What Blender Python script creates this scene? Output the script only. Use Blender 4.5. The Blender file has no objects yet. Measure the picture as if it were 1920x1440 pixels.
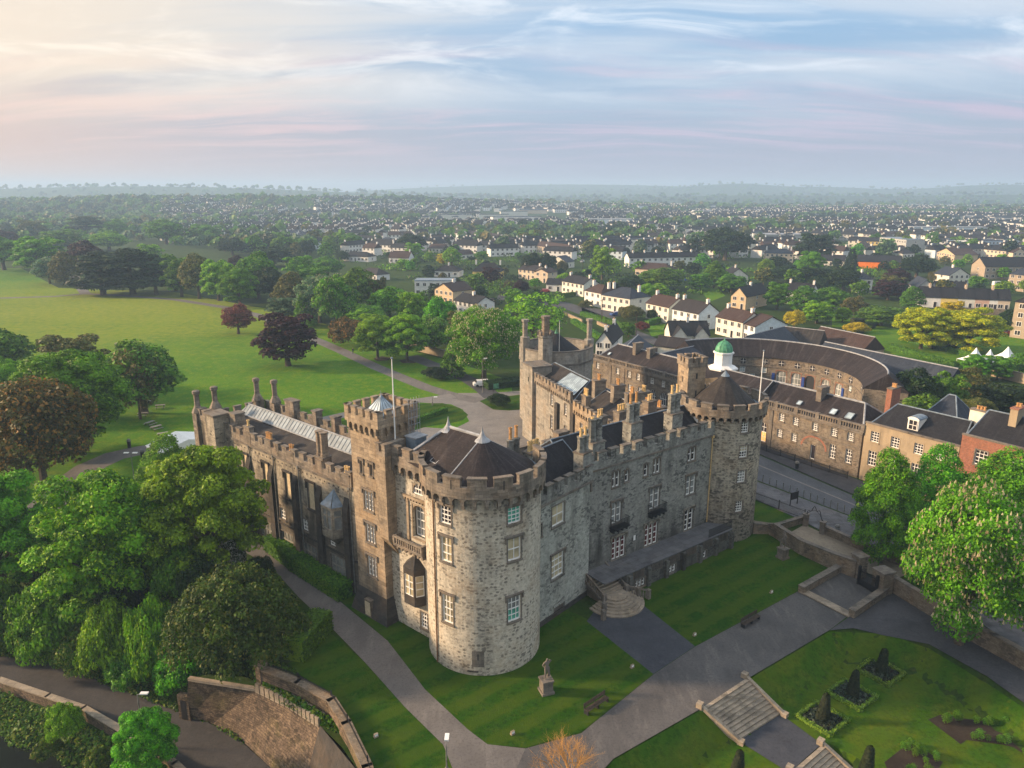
import bpy, math, random
import numpy as np
from mathutils import Vector
SC = bpy.context.scene
COL = SC.collection
R = math.radians
random.seed(7)
# ------------------------------------------------------------------ camera, sky, sun, exposure
CAM_H = 42.0
PITCH = R(14.8)
FPX = 1370.0
cd = bpy.data.cameras.new('camera')
cd.sensor_width = 36.0
cd.lens = 36.0 * FPX / 1920.0
cd.clip_start = 0.5
cd.clip_end = 30000
cam = bpy.data.objects.new('camera', cd)
COL.objects.link(cam)
cam.location = (0, 0, CAM_H)
cam.rotation_euler = (R(90) - PITCH, 0, 0)
SC.camera = cam
SUN_EL = R(19)
SUN_AZ = R(274)          # compass style: 0 = +y, 90 = +x ; the sun stands low on the left
SUN_DIR = Vector((math.sin(SUN_AZ) * math.cos(SUN_EL), math.cos(SUN_AZ) * math.cos(SUN_EL), math.sin(SUN_EL)))
class NT:
 """short node builder: nt(type, input=value_or_socket, ...)"""
 def __init__(self, tree):
  self.t = tree
  tree.nodes.clear()
 def __call__(self, typ, ins=None, **props):
  n = self.t.nodes.new('ShaderNode' + typ)
  for k, v in props.items():
   setattr(n, k, v)
  for k, v in (ins or {}).items():
   s = n.inputs[k]
   if isinstance(v, bpy.types.NodeSocket):
    self.t.links.new(v, s)
   else:
    if hasattr(s.default_value, '__len__') and not isinstance(v, str):
     v = tuple(v)
     if len(s.default_value) == 4 and len(v) == 3:
      v = v + (1,)
    s.default_value = v
  return n
 def math(self, op, a, b=0.0, c=None, clamp=False):
  ins = {0: a, 1: b}
  if c is not None:
   ins[2] = c
  return self('Math', ins, operation=op, use_clamp=clamp).outputs[0]
 def mix(self, f, a, b, mode='MIX'):
  n = self('Mix', {}, data_type='RGBA', blend_type=mode)
  for i, v in ((0, f), (6, a), (7, b)):
   s = n.inputs[i]
   if isinstance(v, bpy.types.NodeSocket):
    self.t.links.new(v, s)
   elif i == 0:
    s.default_value = v
   else:
    s.default_value = tuple(v) + ((1,) if len(v) == 3 else ())
  return n.outputs[2]
 def ramp(self, f, stops, interp='LINEAR'):
  n = self('ValToRGB', {0: f})
  cr = n.color_ramp
  cr.interpolation = interp
  while len(cr.elements) < len(stops):
   cr.elements.new(0.5)
  for e, (p, c) in zip(cr.elements, stops):
   e.position = p
   c = (c, c, c) if isinstance(c, (int, float)) else c
   e.color = tuple(c) + (1,)
  return n.outputs[0]
 def step(self, f, lo, hi):
  n = self('MapRange', {0: f, 1: lo, 2: hi, 3: 0.0, 4: 1.0}, interpolation_type='SMOOTHSTEP')
  return n.outputs[0]
 def noise(self, vec, scale, detail=4, rough=0.55, dist=0.0):
  n = self('TexNoise', {'Vector': vec, 'Scale': scale, 'Detail': detail, 'Roughness': rough, 'Distortion': dist})
  return n.outputs[0]
 def mapping(self, vec, scale=(1, 1, 1), loc=(0, 0, 0), rot=(0, 0, 0)):
  return self('Mapping', {'Vector': vec, 'Scale': scale, 'Location': loc, 'Rotation': rot}).outputs[0]
world = bpy.data.worlds.new('World')
SC.world = world
world.use_nodes = True
nt = NT(world.node_tree)
sky = nt('TexSky', sky_type='NISHITA', sun_disc=False, sun_elevation=SUN_EL, sun_rotation=SUN_AZ,
   altitude=60, air_density=1.3, dust_density=2.0, ozone_density=1.5)
dirv = nt('TexCoord').outputs['Generated']
sx = nt('SeparateXYZ', {0: dirv})
dz = nt.math('MAXIMUM', sx.outputs[2], 0.0)
den = nt.math('ADD', dz, 0.16)
cx_ = nt.math('DIVIDE', sx.outputs[0], den)
cy_ = nt.math('DIVIDE', sx.outputs[1], den)
pl = nt('CombineXYZ', {0: cx_, 1: cy_, 2: 0.0}).outputs[0]
# long cirrus streaks, layered sheets low down, fine wisps high up
wv = nt('TexNoise', {'Vector': nt.mapping(pl, (0.5, 0.5, 1)), 'Scale': 1.0, 'Detail': 3})
wv2 = nt('VectorMath', {0: wv.outputs['Color'], 1: (0.5, 0.5, 0.5)}, operation='SUBTRACT')
wv3 = nt('VectorMath', {0: wv2.outputs[0], 3: 0.7}, operation='SCALE')
plw = nt('VectorMath', {0: pl, 1: wv3.outputs[0]}, operation='ADD').outputs[0]
n1 = nt.noise(nt.mapping(plw, (0.26, 1.15, 1), (1.3, 0.2, 0), (0, 0, R(14))), 1.15, 7, 0.55, 0.2)
n2 = nt.noise(nt.mapping(plw, (0.5, 2.6, 1), (4.1, 2.2, 0), (0, 0, R(9))), 1.3, 6, 0.6, 0.25)
n3 = nt.noise(nt.mapping(plw, (0.9, 1.6, 1), (7.1, 5.2, 0), (0, 0, R(-35))), 1.6, 8, 0.62, 0.6)
lefty = nt.step(sx.outputs[0], 0.35, -0.55)
c1 = nt.step(nt.math('ADD', n1, nt.math('MULTIPLY', lefty, 0.10)), 0.38, 0.62)
c2 = nt.step(n2, 0.44, 0.66)
c3 = nt.math('MULTIPLY', nt.step(n3, 0.46, 0.68), nt.step(dz, 0.09, 0.17))
skyc = nt('VectorMath', {0: sky.outputs[0], 3: 0.05}, operation='SCALE').outputs[0]
warm = nt.step(sx.outputs[0], 0.10, -0.58)
# clear air: blue above, mauve grey veil along the horizon, peach towards the sun
blue = nt.mix(nt.step(dz, 0.04, 0.22), nt.mix(warm, (0.195, 0.245, 0.325), (0.29, 0.26, 0.285)), nt.mix(warm, (0.16, 0.265, 0.395), (0.25, 0.30, 0.355)))
skyc = nt.mix(0.86, skyc, blue)
veilc = nt.mix(warm, (0.215, 0.215, 0.275), (0.34, 0.26, 0.25))
veil = nt.math('MULTIPLY', nt.math('SUBTRACT', 1.0, nt.step(dz, 0.0, 0.11)), 0.9)
skyc = nt.mix(veil, skyc, veilc)
glow = nt.math('MULTIPLY', nt.step(sx.outputs[0], -0.34, -0.75), nt.math('SUBTRACT', 1.0, nt.step(dz, 0.14, 0.4)))
skyc = nt.mix(nt.math('MULTIPLY', glow, 0.75), skyc, (0.46, 0.29, 0.20))
# low mauve and peach sheets, cream and white cirrus above them
lowm = nt.math('MULTIPLY', c2, nt.math('MULTIPLY', nt.step(dz, 0.02, 0.07), nt.math('SUBTRACT', 1.0, nt.step(dz, 0.13, 0.2))))
skyc = nt.mix(nt.math('MULTIPLY', lowm, 0.75), skyc, nt.mix(warm, (0.315, 0.262, 0.335), (0.49, 0.335, 0.29)))
mid = nt.math('MULTIPLY', c1, nt.step(dz, 0.05, 0.15))
skyc = nt.mix(nt.math('MULTIPLY', mid, 0.85), skyc, nt.mix(warm, (0.325, 0.36, 0.41), (0.48, 0.405, 0.32)))
skyc = nt.mix(nt.math('MULTIPLY', c3, 0.7), skyc, nt.mix(warm, (0.43, 0.46, 0.50), (0.58, 0.51, 0.42)))
# unseen sky high overhead, made brighter to add ambient fill light
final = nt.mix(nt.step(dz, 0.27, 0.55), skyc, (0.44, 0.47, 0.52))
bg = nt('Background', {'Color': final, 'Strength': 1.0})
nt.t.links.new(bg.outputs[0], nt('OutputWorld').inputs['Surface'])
sl = bpy.data.lights.new('sun', 'SUN')
sl.energy = 4.4
sl.angle = R(5)
sl.color = (1.0, 0.72, 0.46)
sun = bpy.data.objects.new('sun', sl)
COL.objects.link(sun)
sun.rotation_euler = SUN_DIR.to_track_quat('Z', 'Y').to_euler()
sun.location = (-200, 0, 150)
SC.view_settings.view_transform = 'Standard'
SC.view_settings.look = 'None'
SC.view_settings.exposure = 1.12
SC.view_settings.gamma = 1.0
try:
 SC.cycles.use_denoising = True
 SC.cycles.denoiser = 'OPENIMAGEDENOISE'
 SC.cycles.max_bounces = 6
 SC.cycles.diffuse_bounces = 3
 SC.cycles.glossy_bounces = 2
 SC.cycles.transmission_bounces = 3
 SC.cycles.volume_bounces = 0
 SC.cycles.use_adaptive_sampling = True
 SC.cycles.adaptive_threshold = 0.02
except Exception:
 pass
# ------------------------------------------------------------------ ground measurement
_c, _s = math.cos(PITCH), math.sin(PITCH)
def G(px, py, z=0.0):
 """point of the plane z that was surveyed at this place of the 1920 x 1440 photograph"""
 a = (px - 960) / FPX
 b = (py - 720) / FPX
 t = (z - CAM_H) / (-_s - b * _c)
 return (a * t, (_c - b * _s) * t)
# ------------------------------------------------------------------ mesh builder
class Fr:
 """flat frame: u along e, n outward, z up"""
 def __init__(self, o, e, z=0.0, n=None):
  l = math.hypot(*e)
  self.o, self.e, self.z = o, (e[0] / l, e[1] / l), z
  self.n = n or (self.e[1], -self.e[0])
 def p(self, u, n, z):
  return (self.o[0] + self.e[0] * u + self.n[0] * n, self.o[1] + self.e[1] * u + self.n[1] * n, self.z + z)
 step = None
 def sub(self, u, n=0.0, z=0.0):
  q = self.p(u, n, z)
  return Fr((q[0], q[1]), self.e, q[2], self.n)
class Cy:
 """cylinder frame: u = arc length, measured from angle 0; n outward"""
 def __init__(self, c, r, step=0.4):
  self.c, self.r, self.step = c, r, step
 def p(self, u, n, z):
  a = u / self.r
  return (self.c[0] + (self.r + n) * math.cos(a), self.c[1] + (self.r + n) * math.sin(a), z)
 def u(self, deg):
  return R(deg) * self.r
class MB:
 def __init__(self):
  self.v, self.f, self.m, self.uv = [], [], [], []
 def poly(self, pts, mat=0, uv=None):
  b = len(self.v)
  self.v += [tuple(p) for p in pts]
  self.f.append(tuple(range(b, b + len(pts))))
  self.m.append(mat)
  if uv is None:
   p0, p1, p2 = Vector(pts[0]), Vector(pts[1]), Vector(pts[2])
   n = (p1 - p0).cross(p2 - p0)
   if n.length < 1e-9 and len(pts) > 3:
    n = (p2 - p0).cross(Vector(pts[3]) - p0)
   n = n.normalized() if n.length > 1e-12 else Vector((0, 0, 1))
   if abs(n.z) > 0.97:
    uv = [(p[0], p[1]) for p in pts]
   else:
    t = Vector((-n.y, n.x, 0)).normalized()
    s = n.cross(t)
    uv = [(Vector(p).dot(t), Vector(p).dot(s)) for p in pts]
  self.uv += list(uv)
 def us(self, fr, u0, u1):
  if not fr.step:
   return [u0, u1]
  k = max(1, int(math.ceil(abs(u1 - u0) / fr.step)))
  return [u0 + (u1 - u0) * i / k for i in range(k + 1)]
 def box(self, fr, u0, u1, n0, n1, z0, z1, mat=0, top=None, bottom=True, caps=True):
  U = self.us(fr, u0, u1)
  tm = mat if top is None else top
  for a, b in zip(U, U[1:]):
   self.poly([fr.p(a, n1, z0), fr.p(b, n1, z0), fr.p(b, n1, z1), fr.p(a, n1, z1)], mat, [(a, z0), (b, z0), (b, z1), (a, z1)])
   self.poly([fr.p(b, n0, z0), fr.p(a, n0, z0), fr.p(a, n0, z1), fr.p(b, n0, z1)], mat, [(b, z0), (a, z0), (a, z1), (b, z1)])
   self.poly([fr.p(a, n1, z1), fr.p(b, n1, z1), fr.p(b, n0, z1), fr.p(a, n0, z1)], tm, [(a, n1), (b, n1), (b, n0), (a, n0)])
   if bottom:
    self.poly([fr.p(a, n0, z0), fr.p(b, n0, z0), fr.p(b, n1, z0), fr.p(a, n1, z0)], mat, [(a, n0), (b, n0), (b, n1), (a, n1)])
  if caps:
   for u, s in ((u0, 1), (u1, -1)):
    q = [fr.p(u, n0, z0), fr.p(u, n1, z0), fr.p(u, n1, z1), fr.p(u, n0, z1)]
    w = [(n0, z0), (n1, z0), (n1, z1), (n0, z1)]
    if s < 0:
     q.reverse(), w.reverse()
    self.poly(q, mat, w)
 def wall(self, fr, u0, u1, z0, z1, ops=(), mat=0, n=0.0, rev=0.3, revmat=None):
  """a wall skin with real rectangular openings (ua, ub, za, zb) and their reveals"""
  U = set(round(x, 4) for x in self.us(fr, u0, u1))
  Zs = {z0, z1}
  for a, b, c, d in ops:
   U |= {round(x, 4) for x in (a, b) if u0 < x < u1}
   Zs |= {x for x in (c, d) if z0 < x < z1}
  U, Zs = sorted(U), sorted(Zs)
  for a, b in zip(U, U[1:]):
   if b - a < 1e-3:
    continue
   for c, d in zip(Zs, Zs[1:]):
    mu, mz = (a + b) / 2, (c + d) / 2
    if any(o[0] < mu < o[1] and o[2] < mz < o[3] for o in ops):
     continue
    self.poly([fr.p(a, n, c), fr.p(b, n, c), fr.p(b, n, d), fr.p(a, n, d)], mat, [(a, c), (b, c), (b, d), (a, d)])
  rm = mat if revmat is None else revmat
  for a, b, c, d in ops:
   i = n - rev
   self.poly([fr.p(a, n, c), fr.p(a, n, d), fr.p(a, i, d), fr.p(a, i, c)], rm)
   self.poly([fr.p(b, n, d), fr.p(b, n, c), fr.p(b, i, c), fr.p(b, i, d)], rm)
   self.poly([fr.p(a, n, d), fr.p(b, n, d), fr.p(b, i, d), fr.p(a, i, d)], rm)
   self.poly([fr.p(b, n, c), fr.p(a, n, c), fr.p(a, i, c), fr.p(b, i, c)], rm)
 def tube(self, pts, radii, sides=8, mat=0, cap=True):
  rings = []
  for i, p in enumerate(pts):
   p = Vector(p)
   a = Vector(pts[max(0, i - 1)])
   b = Vector(pts[min(len(pts) - 1, i + 1)])
   d = (b - a).normalized()
   x = d.orthogonal().normalized() if abs(d.z) < 0.95 else Vector((1, 0, 0)).cross(d).normalized()
   y = d.cross(x)
   rings.append([p + (x * math.cos(2 * math.pi * k / sides) + y * math.sin(2 * math.pi * k / sides)) * radii[i] for k in range(sides)])
  for r0, r1 in zip(rings, rings[1:]):
   for k in range(sides):
    j = (k + 1) % sides
    self.poly([r0[k], r0[j], r1[j], r1[k]], mat)
  if cap:
   self.poly(rings[-1], mat)
   self.poly(list(reversed(rings[0])), mat)
 def lathe(self, c, prof, sides=16, mat=0, a0=0.0):
  """prof = [(radius, z), ...] turned about the vertical through c"""
  for (r0, z0), (r1, z1) in zip(prof, prof[1:]):
   rm = max(r0, r1)
   for k in range(sides):
    a, b = a0 + 2 * math.pi * k / sides, a0 + 2 * math.pi * (k + 1) / sides
    q = [(c[0] + r0 * math.cos(a), c[1] + r0 * math.sin(a), z0), (c[0] + r0 * math.cos(b), c[1] + r0 * math.sin(b), z0),
      (c[0] + r1 * math.cos(b), c[1] + r1 * math.sin(b), z1), (c[0] + r1 * math.cos(a), c[1] + r1 * math.sin(a), z1)]
    s0, s1 = 0.0, math.hypot(r1 - r0, z1 - z0)
    w = [(a * rm, z0), (b * rm, z0), (b * rm, z0 + s1), (a * rm, z0 + s1)]
    if r0 < 1e-4:
     q, w = q[1:], w[1:]
    elif r1 < 1e-4:
     q, w = q[:3], w[:3]
    self.poly(q, mat, w)
 def prism(self, pts, z0, z1, mat=0, top=None):
  """closed outline (counter-clockwise) pulled up from z0 to z1"""
  n = len(pts)
  for i in range(n):
   a, b = pts[i], pts[(i + 1) % n]
   self.poly([(a[0], a[1], z0), (b[0], b[1], z0), (b[0], b[1], z1), (a[0], a[1], z1)], mat)
  self.poly([(p[0], p[1], z1) for p in pts], mat if top is None else top)
  self.poly([(p[0], p[1], z0) for p in reversed(pts)], mat)
 def build(self, name, mats, parent=None, smooth=False, origin=None):
  o0 = origin
  if o0 is None:
   o0 = (0, 0, 0)
   q = parent
   while q is not None:
    o0 = tuple(a + b for a, b in zip(o0, q.location))
    q = q.parent
  me = bpy.data.meshes.new(name)
  v = [(p[0] - o0[0], p[1] - o0[1], p[2] - o0[2]) for p in self.v]
  me.from_pydata(v, [], self.f)
  if not isinstance(mats, (list, tuple)):
   mats = [mats]
  for m in mats:
   me.materials.append(m)
  me.polygons.foreach_set('material_index', self.m)
  ul = me.uv_layers.new(name='UVMap')
  ul.data.foreach_set('uv', [c for q in self.uv for c in q])
  if smooth:
   me.polygons.foreach_set('use_smooth', [True] * len(self.f))
  me.update()
  ob = bpy.data.objects.new(name, me)
  COL.objects.link(ob)
  if parent is not None:
   ob.parent = parent
  elif origin is not None:
   ob.location = origin
  return ob
def tag(o, label=None, cat=None, group=None, kind=None):
 if label:
  o['label'] = label
 if cat:
  o['category'] = cat
 if group:
  o['group'] = group
 if kind:
  o['kind'] = kind
 return o
def thing(name, label, cat, loc=(0, 0, 0), rz=0.0, group=None):
 o = bpy.data.objects.new(name, None)
 o.empty_display_size = 0.5
 COL.objects.link(o)
 o.location = loc
 o.rotation_euler = (0, 0, rz)
 return tag(o, label, cat, group)
def copy_tree(o, parent=None):
 c = o.copy()
 COL.objects.link(c)
 if parent is not None:
  c.parent = parent
 for ch in KIDS.get(o.name, ()) or [x for x in o.children]:
  copy_tree(ch, c)
 return c
KIDS = {}
def np_mesh(name, V, F, mats, mi=None, uv=None):
 """V (n,3) float, F (m,4) int quads"""
 me = bpy.data.meshes.new(name)
 n, m, k = len(V), len(F), F.shape[1]
 me.vertices.add(n)
 me.vertices.foreach_set('co', np.asarray(V, np.float32).ravel())
 me.loops.add(m * k)
 me.loops.foreach_set('vertex_index', np.asarray(F, np.int32).ravel())
 me.polygons.add(m)
 me.polygons.foreach_set('loop_start', np.arange(0, m * k, k, dtype=np.int32))
 try:
  me.polygons.foreach_set('loop_total', np.full(m, k, np.int32))
 except Exception:
  pass
 for mt in mats:
  me.materials.append(mt)
 if mi is not None:
  me.polygons.foreach_set('material_index', np.asarray(mi, np.int32))
 if uv is not None:
  me.uv_layers.new(name='UVMap').data.foreach_set('uv', np.asarray(uv, np.float32).ravel())
 me.update(calc_edges=True)
 return me
def link_mesh(me, name, parent=None, loc=(0, 0, 0)):
 ob = bpy.data.objects.new(name, me)
 COL.objects.link(ob)
 ob.parent = parent
 ob.location = loc
 return ob
# ------------------------------------------------------------------ materials
def material(name):
 m = bpy.data.materials.new(name)
 m.use_nodes = True
 n = NT(m.node_tree)
 b = n('BsdfPrincipled')
 o = n('OutputMaterial')
 n.t.links.new(b.outputs[0], o.inputs[0])
 return m, n, b
def setin(n, b, key, val):
 s = b.inputs[key]
 if isinstance(val, bpy.types.NodeSocket):
  n.t.links.new(val, s)
 else:
  s.default_value = tuple(val) + (1,) if hasattr(val, '__len__') and len(val) == 3 and len(s.default_value) == 4 else val
def bump(n, b, h, strength=0.4, dist=0.05):
 k = n('Bump', {'Strength': strength, 'Distance': dist, 'Height': h})
 n.t.links.new(k.outputs[0], b.inputs['Normal'])
def plain(name, col, rough=0.7, metal=0.0, var=0.12, scale=3.0, spec=0.3):
 m, n, b = material(name)
 pos = n('NewGeometry').outputs['Position']
 f = n.noise(pos, scale, 5)
 c = n.mix(n.step(f, 0.3, 0.7), tuple(x * (1 - var) for x in col), tuple(min(1, x * (1 + var)) for x in col))
 setin(n, b, 'Base Color', c)
 setin(n, b, 'Roughness', rough)
 setin(n, b, 'Metallic', metal)
 setin(n, b, 'Specular IOR Level', spec)
 return m
def stone(name, c1, c2, dark, mortar, bw=0.55, bh=0.27, rubble=0.0, darkf=0.2, stain=0.5, staincol=(0.035, 0.032, 0.028),
   lich=0.25, lichcol=(0.30, 0.17, 0.06), bumps=0.5, stainscale=0.22, seed=0.0, dots=0.0, band=None):
 """coursed or rubble masonry with odd dark stones, run-off stains and lichen (all fixed to the wall)"""
 m, n, b = material(name)
 uv = n('UVMap').outputs[0]
 pos = n('NewGeometry').outputs['Position']
 pos = n.mapping(pos, (1, 1, 1), (seed * 7.3, seed * 3.1, seed))
 wob = n('TexNoise', {'Vector': uv, 'Scale': 1.7 if rubble < 0.5 else 2.6, 'Detail': 3})
 w2 = n('VectorMath', {0: wob.outputs['Color'], 1: (0.5, 0.5, 0.5)}, operation='SUBTRACT')
 w3 = n('VectorMath', {0: w2.outputs[0], 3: 0.10 + 0.22 * rubble}, operation='SCALE')
 uvw = n('VectorMath', {0: uv, 1: w3.outputs[0]}, operation='ADD').outputs[0]
 br = n('TexBrick', {'Vector': uvw, 'Color1': c1, 'Color2': c2, 'Mortar': mortar, 'Scale': 1.0, 'Mortar Size': 0.016,
      'Mortar Smooth': 0.3, 'Bias': 0.0, 'Brick Width': bw, 'Row Height': bh}, offset=0.5, squash=0.8, squash_frequency=3)
 vor = n('TexVoronoi', {'Vector': n.mapping(uvw, (1 / bw, 1 / bh, 1), (0.5, 0.5, seed)), 'Scale': 1.0, 'Randomness': 0.35 + 0.6 * rubble})
 rnd = n('SeparateColor', {0: vor.outputs['Color']}).outputs[0]
 dk = n.step(rnd, 1 - darkf - 0.06, 1 - darkf + 0.04)
 dkm = n.math('MULTIPLY', dk, n.step(n.noise(pos, 0.45, 3), 0.38, 0.6))
 base = n.mix(n.math('MULTIPLY', dkm, 0.8), br.outputs[0], dark)
 tone = n.math('ADD', n.math('MULTIPLY', rnd, 0.24), 0.88)
 base = n.mix(1.0, base, n('CombineColor', {0: tone, 1: tone, 2: tone}).outputs[0], 'MULTIPLY')
 if dots:
  vb = n('TexVoronoi', {'Vector': n.mapping(uvw, (1 / 0.42, 1 / 0.30, 1)), 'Scale': 1.0, 'Randomness': 0.55})
  r2 = n('SeparateColor', {0: vb.outputs['Color']})
  bl = n.math('MULTIPLY', n.step(vb.outputs['Distance'], 0.46, 0.30), n.step(r2.outputs[1], 0.12, 0.5))
  bl = n.math('MULTIPLY', bl, n.step(n.noise(n.mapping(pos, (1, 1, 1.8)), 0.28, 4, 0.6), 0.30, 0.52))
  base = n.mix(n.math('MULTIPLY', bl, dots), base, dark)
 big = n.noise(pos, 0.35, 5, 0.6)
 base = n.mix(n.math('MULTIPLY', n.step(big, 0.45, 0.72), lich), base, lichcol)
 fine = n.noise(pos, 5.0, 4, 0.7)
 base = n.mix(n.math('MULTIPLY', n.step(fine, 0.56, 0.72), 0.35), base, tuple(min(1, x * 1.35) for x in c2))
 base = n.mix(n.math('MULTIPLY', n.step(n.noise(pos, 2.6, 6, 0.85), 0.50, 0.62), 0.5 * bumps + 0.2), base, dark)
 st = n.noise(n.mapping(pos, (1, 1, 0.16)), stainscale * 5, 6, 0.62)
 sb = n.noise(pos, stainscale, 4, 0.6)
 sm = n.math('MULTIPLY', n.step(st, 0.42, 0.70), n.step(sb, 0.36, 0.62))
 base = n.mix(n.math('MULTIPLY', sm, stain), base, staincol)
 if band:
  zz = n('SeparateXYZ', {0: n('NewGeometry').outputs['Position']}).outputs[2]
  wz = n.math('ADD', zz, n.math('MULTIPLY', n.math('SUBTRACT', n.noise(n.mapping(pos, (1, 1, 0.12)), 0.9, 6, 0.7), 0.5), band[3]))
  base = n.mix(n.math('MULTIPLY', n.step(wz, band[0], band[1]), band[2]), base, staincol)
 setin(n, b, 'Base Color', base)
 setin(n, b, 'Roughness', 0.92)
 setin(n, b, 'Specular IOR Level', 0.2)
 hgt = n.math('ADD', n.math('MULTIPLY', br.outputs['Fac'], -0.8), n.math('MULTIPLY', fine, 0.9))
 bump(n, b, hgt, bumps, 0.06)
 return m
def slate(name, c1, c2, row=0.28, bw=0.4, rough=0.55, streak=0.5, pale=(0.22, 0.20, 0.19), palef=0.35):
 m, n, b = material(name)
 uv = n('UVMap').outputs[0]
 pos = n('NewGeometry').outputs['Position']
 br = n('TexBrick', {'Vector': uv, 'Color1': c1, 'Color2': c2, 'Mortar': tuple(x * 0.45 for x in c1), 'Scale': 1.0,
      'Mortar Size': 0.012, 'Brick Width': bw, 'Row Height': row}, offset=0.5)
 st = n.noise(n.mapping(uv, (1.6, 0.14, 1)), 1.0, 6, 0.65)
 col = n.mix(n.math('MULTIPLY', n.step(st, 0.48, 0.75), palef), br.outputs[0], pale)
 st2 = n.noise(pos, 0.5, 5, 0.6)
 col = n.mix(n.math('MULTIPLY', n.step(st2, 0.4, 0.75), streak), col, tuple(x * 0.4 for x in c1))
 sp = n.noise(pos, 6.0, 3, 0.6)
 col = n.mix(n.math('MULTIPLY', n.step(sp, 0.62, 0.74), 0.5), col, pale)
 setin(n, b, 'Base Color', col)
 setin(n, b, 'Roughness', rough)
 setin(n, b, 'Specular IOR Level', 0.2)
 bump(n, b, n.math('ADD', n.math('MULTIPLY', br.outputs['Fac'], -1.0), sp), 0.35, 0.03)
 return m
def glass(name, col, rough=0.12, spec=0.6):
 m, n, b = material(name)
 pos = n('NewGeometry').outputs['Position']
 c = n.mix(n.step(n.noise(pos, 0.9, 2), 0.35, 0.65), tuple(x * 0.6 for x in col), col)
 setin(n, b, 'Base Color', c)
 setin(n, b, 'Roughness', rough)
 setin(n, b, 'Specular IOR Level', spec)
 bump(n, b, n.noise(pos, 1.2, 2), 0.05, 0.05)
 return m
M = {}
M['tower'] = stone('tower_stone', (0.54, 0.485, 0.385), (0.43, 0.39, 0.315), (0.11, 0.10, 0.085), (0.52, 0.475, 0.385), 0.34, 0.18, 0.4, 0.08, 0.4, lich=0.3, seed=1, dots=0.75, band=(14.0, 18.5, 0.6, 9.0))
M['tower_low'] = M['tower']
M['ashlar'] = stone('warm_ashlar', (0.37, 0.29, 0.20), (0.26, 0.205, 0.145), (0.10, 0.08, 0.06), (0.18, 0.145, 0.11), 0.85, 0.36, 0.0, 0.12, 0.6, lich=0.35, seed=2, band=(6.0, 0.0, 0.4, 10.0))
M['grey'] = stone('grey_rubble', (0.40, 0.405, 0.35), (0.29, 0.295, 0.26), (0.075, 0.075, 0.07), (0.36, 0.355, 0.30), 0.36, 0.2, 0.9, 0.3, 0.55, lich=0.12, lichcol=(0.22, 0.18, 0.10), seed=3, stainscale=0.16)
M['facade'] = stone('facade_rubble', (0.30, 0.295, 0.26), (0.21, 0.207, 0.185), (0.05, 0.05, 0.048), (0.27, 0.265, 0.235), 0.36, 0.2, 0.9, 0.32, 0.9, lich=0.12, lichcol=(0.2, 0.17, 0.10), seed=4, stainscale=0.12, band=(7.0, 1.0, 0.65, 9.0))
M['rtower'] = stone('mottled_rubble', (0.44, 0.39, 0.30), (0.30, 0.265, 0.21), (0.05, 0.045, 0.038), (0.42, 0.375, 0.29), 0.44, 0.22, 0.8, 0.34, 0.55, lich=0.2, seed=5, dots=0.6, band=(10.0, 2.0, 0.45, 12.0))
M['wing'] = stone('wing_stone', (0.40, 0.35, 0.265), (0.28, 0.245, 0.19), (0.06, 0.053, 0.045), (0.26, 0.235, 0.19), 0.6, 0.28, 0.6, 0.2, 0.95, lich=0.16, seed=6, stainscale=0.13, band=(10.5, 4.0, 0.75, 12.0))
M['trim'] = stone('dressed_stone', (0.19, 0.165, 0.135), (0.15, 0.13, 0.11), (0.06, 0.055, 0.05), (0.11, 0.10, 0.085), 0.9, 0.4, 0.0, 0.1, 0.7, lich=0.2, seed=7)
M['parapet'] = stone('parapet_stone', (0.27, 0.225, 0.175), (0.185, 0.16, 0.13), (0.075, 0.065, 0.055), (0.14, 0.12, 0.10), 0.7, 0.3, 0.1, 0.2, 0.75, lich=0.28, lichcol=(0.27, 0.155, 0.07), seed=8)
M['dark'] = stone('black_crusted_stone', (0.065, 0.06, 0.054), (0.045, 0.042, 0.04), (0.025, 0.024, 0.022), (0.04, 0.038, 0.035), 0.7, 0.32, 0.2, 0.2, 0.4, lich=0.12, seed=9)
M['far'] = stone('far_tower_stone', (0.31, 0.285, 0.24), (0.24, 0.222, 0.19), (0.11, 0.10, 0.085), (0.21, 0.195, 0.17), 0.9, 0.38, 0.1, 0.1, 0.6, lich=0.25, seed=10)
M['stable'] = stone('stable_rubble', (0.225, 0.19, 0.145), (0.145, 0.122, 0.098), (0.07, 0.058, 0.048), (0.29, 0.24, 0.18), 0.6, 0.3, 0.9, 0.3, 0.5, lich=0.2, seed=11)
M['garden_wall'] = stone('garden_wall_stone', (0.25, 0.205, 0.15), (0.17, 0.14, 0.105), (0.07, 0.058, 0.045), (0.15, 0.12, 0.09), 0.4, 0.18, 0.7, 0.25, 0.6, lich=0.4, lichcol=(0.28, 0.16, 0.06), seed=12)
M['retaining'] = stone('retaining_stone', (0.23, 0.165, 0.11), (0.125, 0.09, 0.062), (0.04, 0.03, 0.022), (0.06, 0.044, 0.03), 0.5, 0.22, 0.8, 0.3, 0.8, lich=0.55, lichcol=(0.15, 0.13, 0.03), bumps=0.9, seed=13, dots=0.5)
M['brickred'] = stone('red_brick', (0.36, 0.115, 0.06), (0.27, 0.085, 0.048), (0.14, 0.06, 0.045), (0.26, 0.19, 0.15), 0.24, 0.085, 0.0, 0.15, 0.35, lich=0.1, seed=14)
M['render'] = stone('tan_render', (0.34, 0.27, 0.18), (0.31, 0.245, 0.165), (0.22, 0.18, 0.13), (0.32, 0.255, 0.17), 3.0, 2.0, 0.0, 0.05, 0.55, staincol=(0.12, 0.10, 0.075), lich=0.12, bumps=0.15, seed=15)
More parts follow.
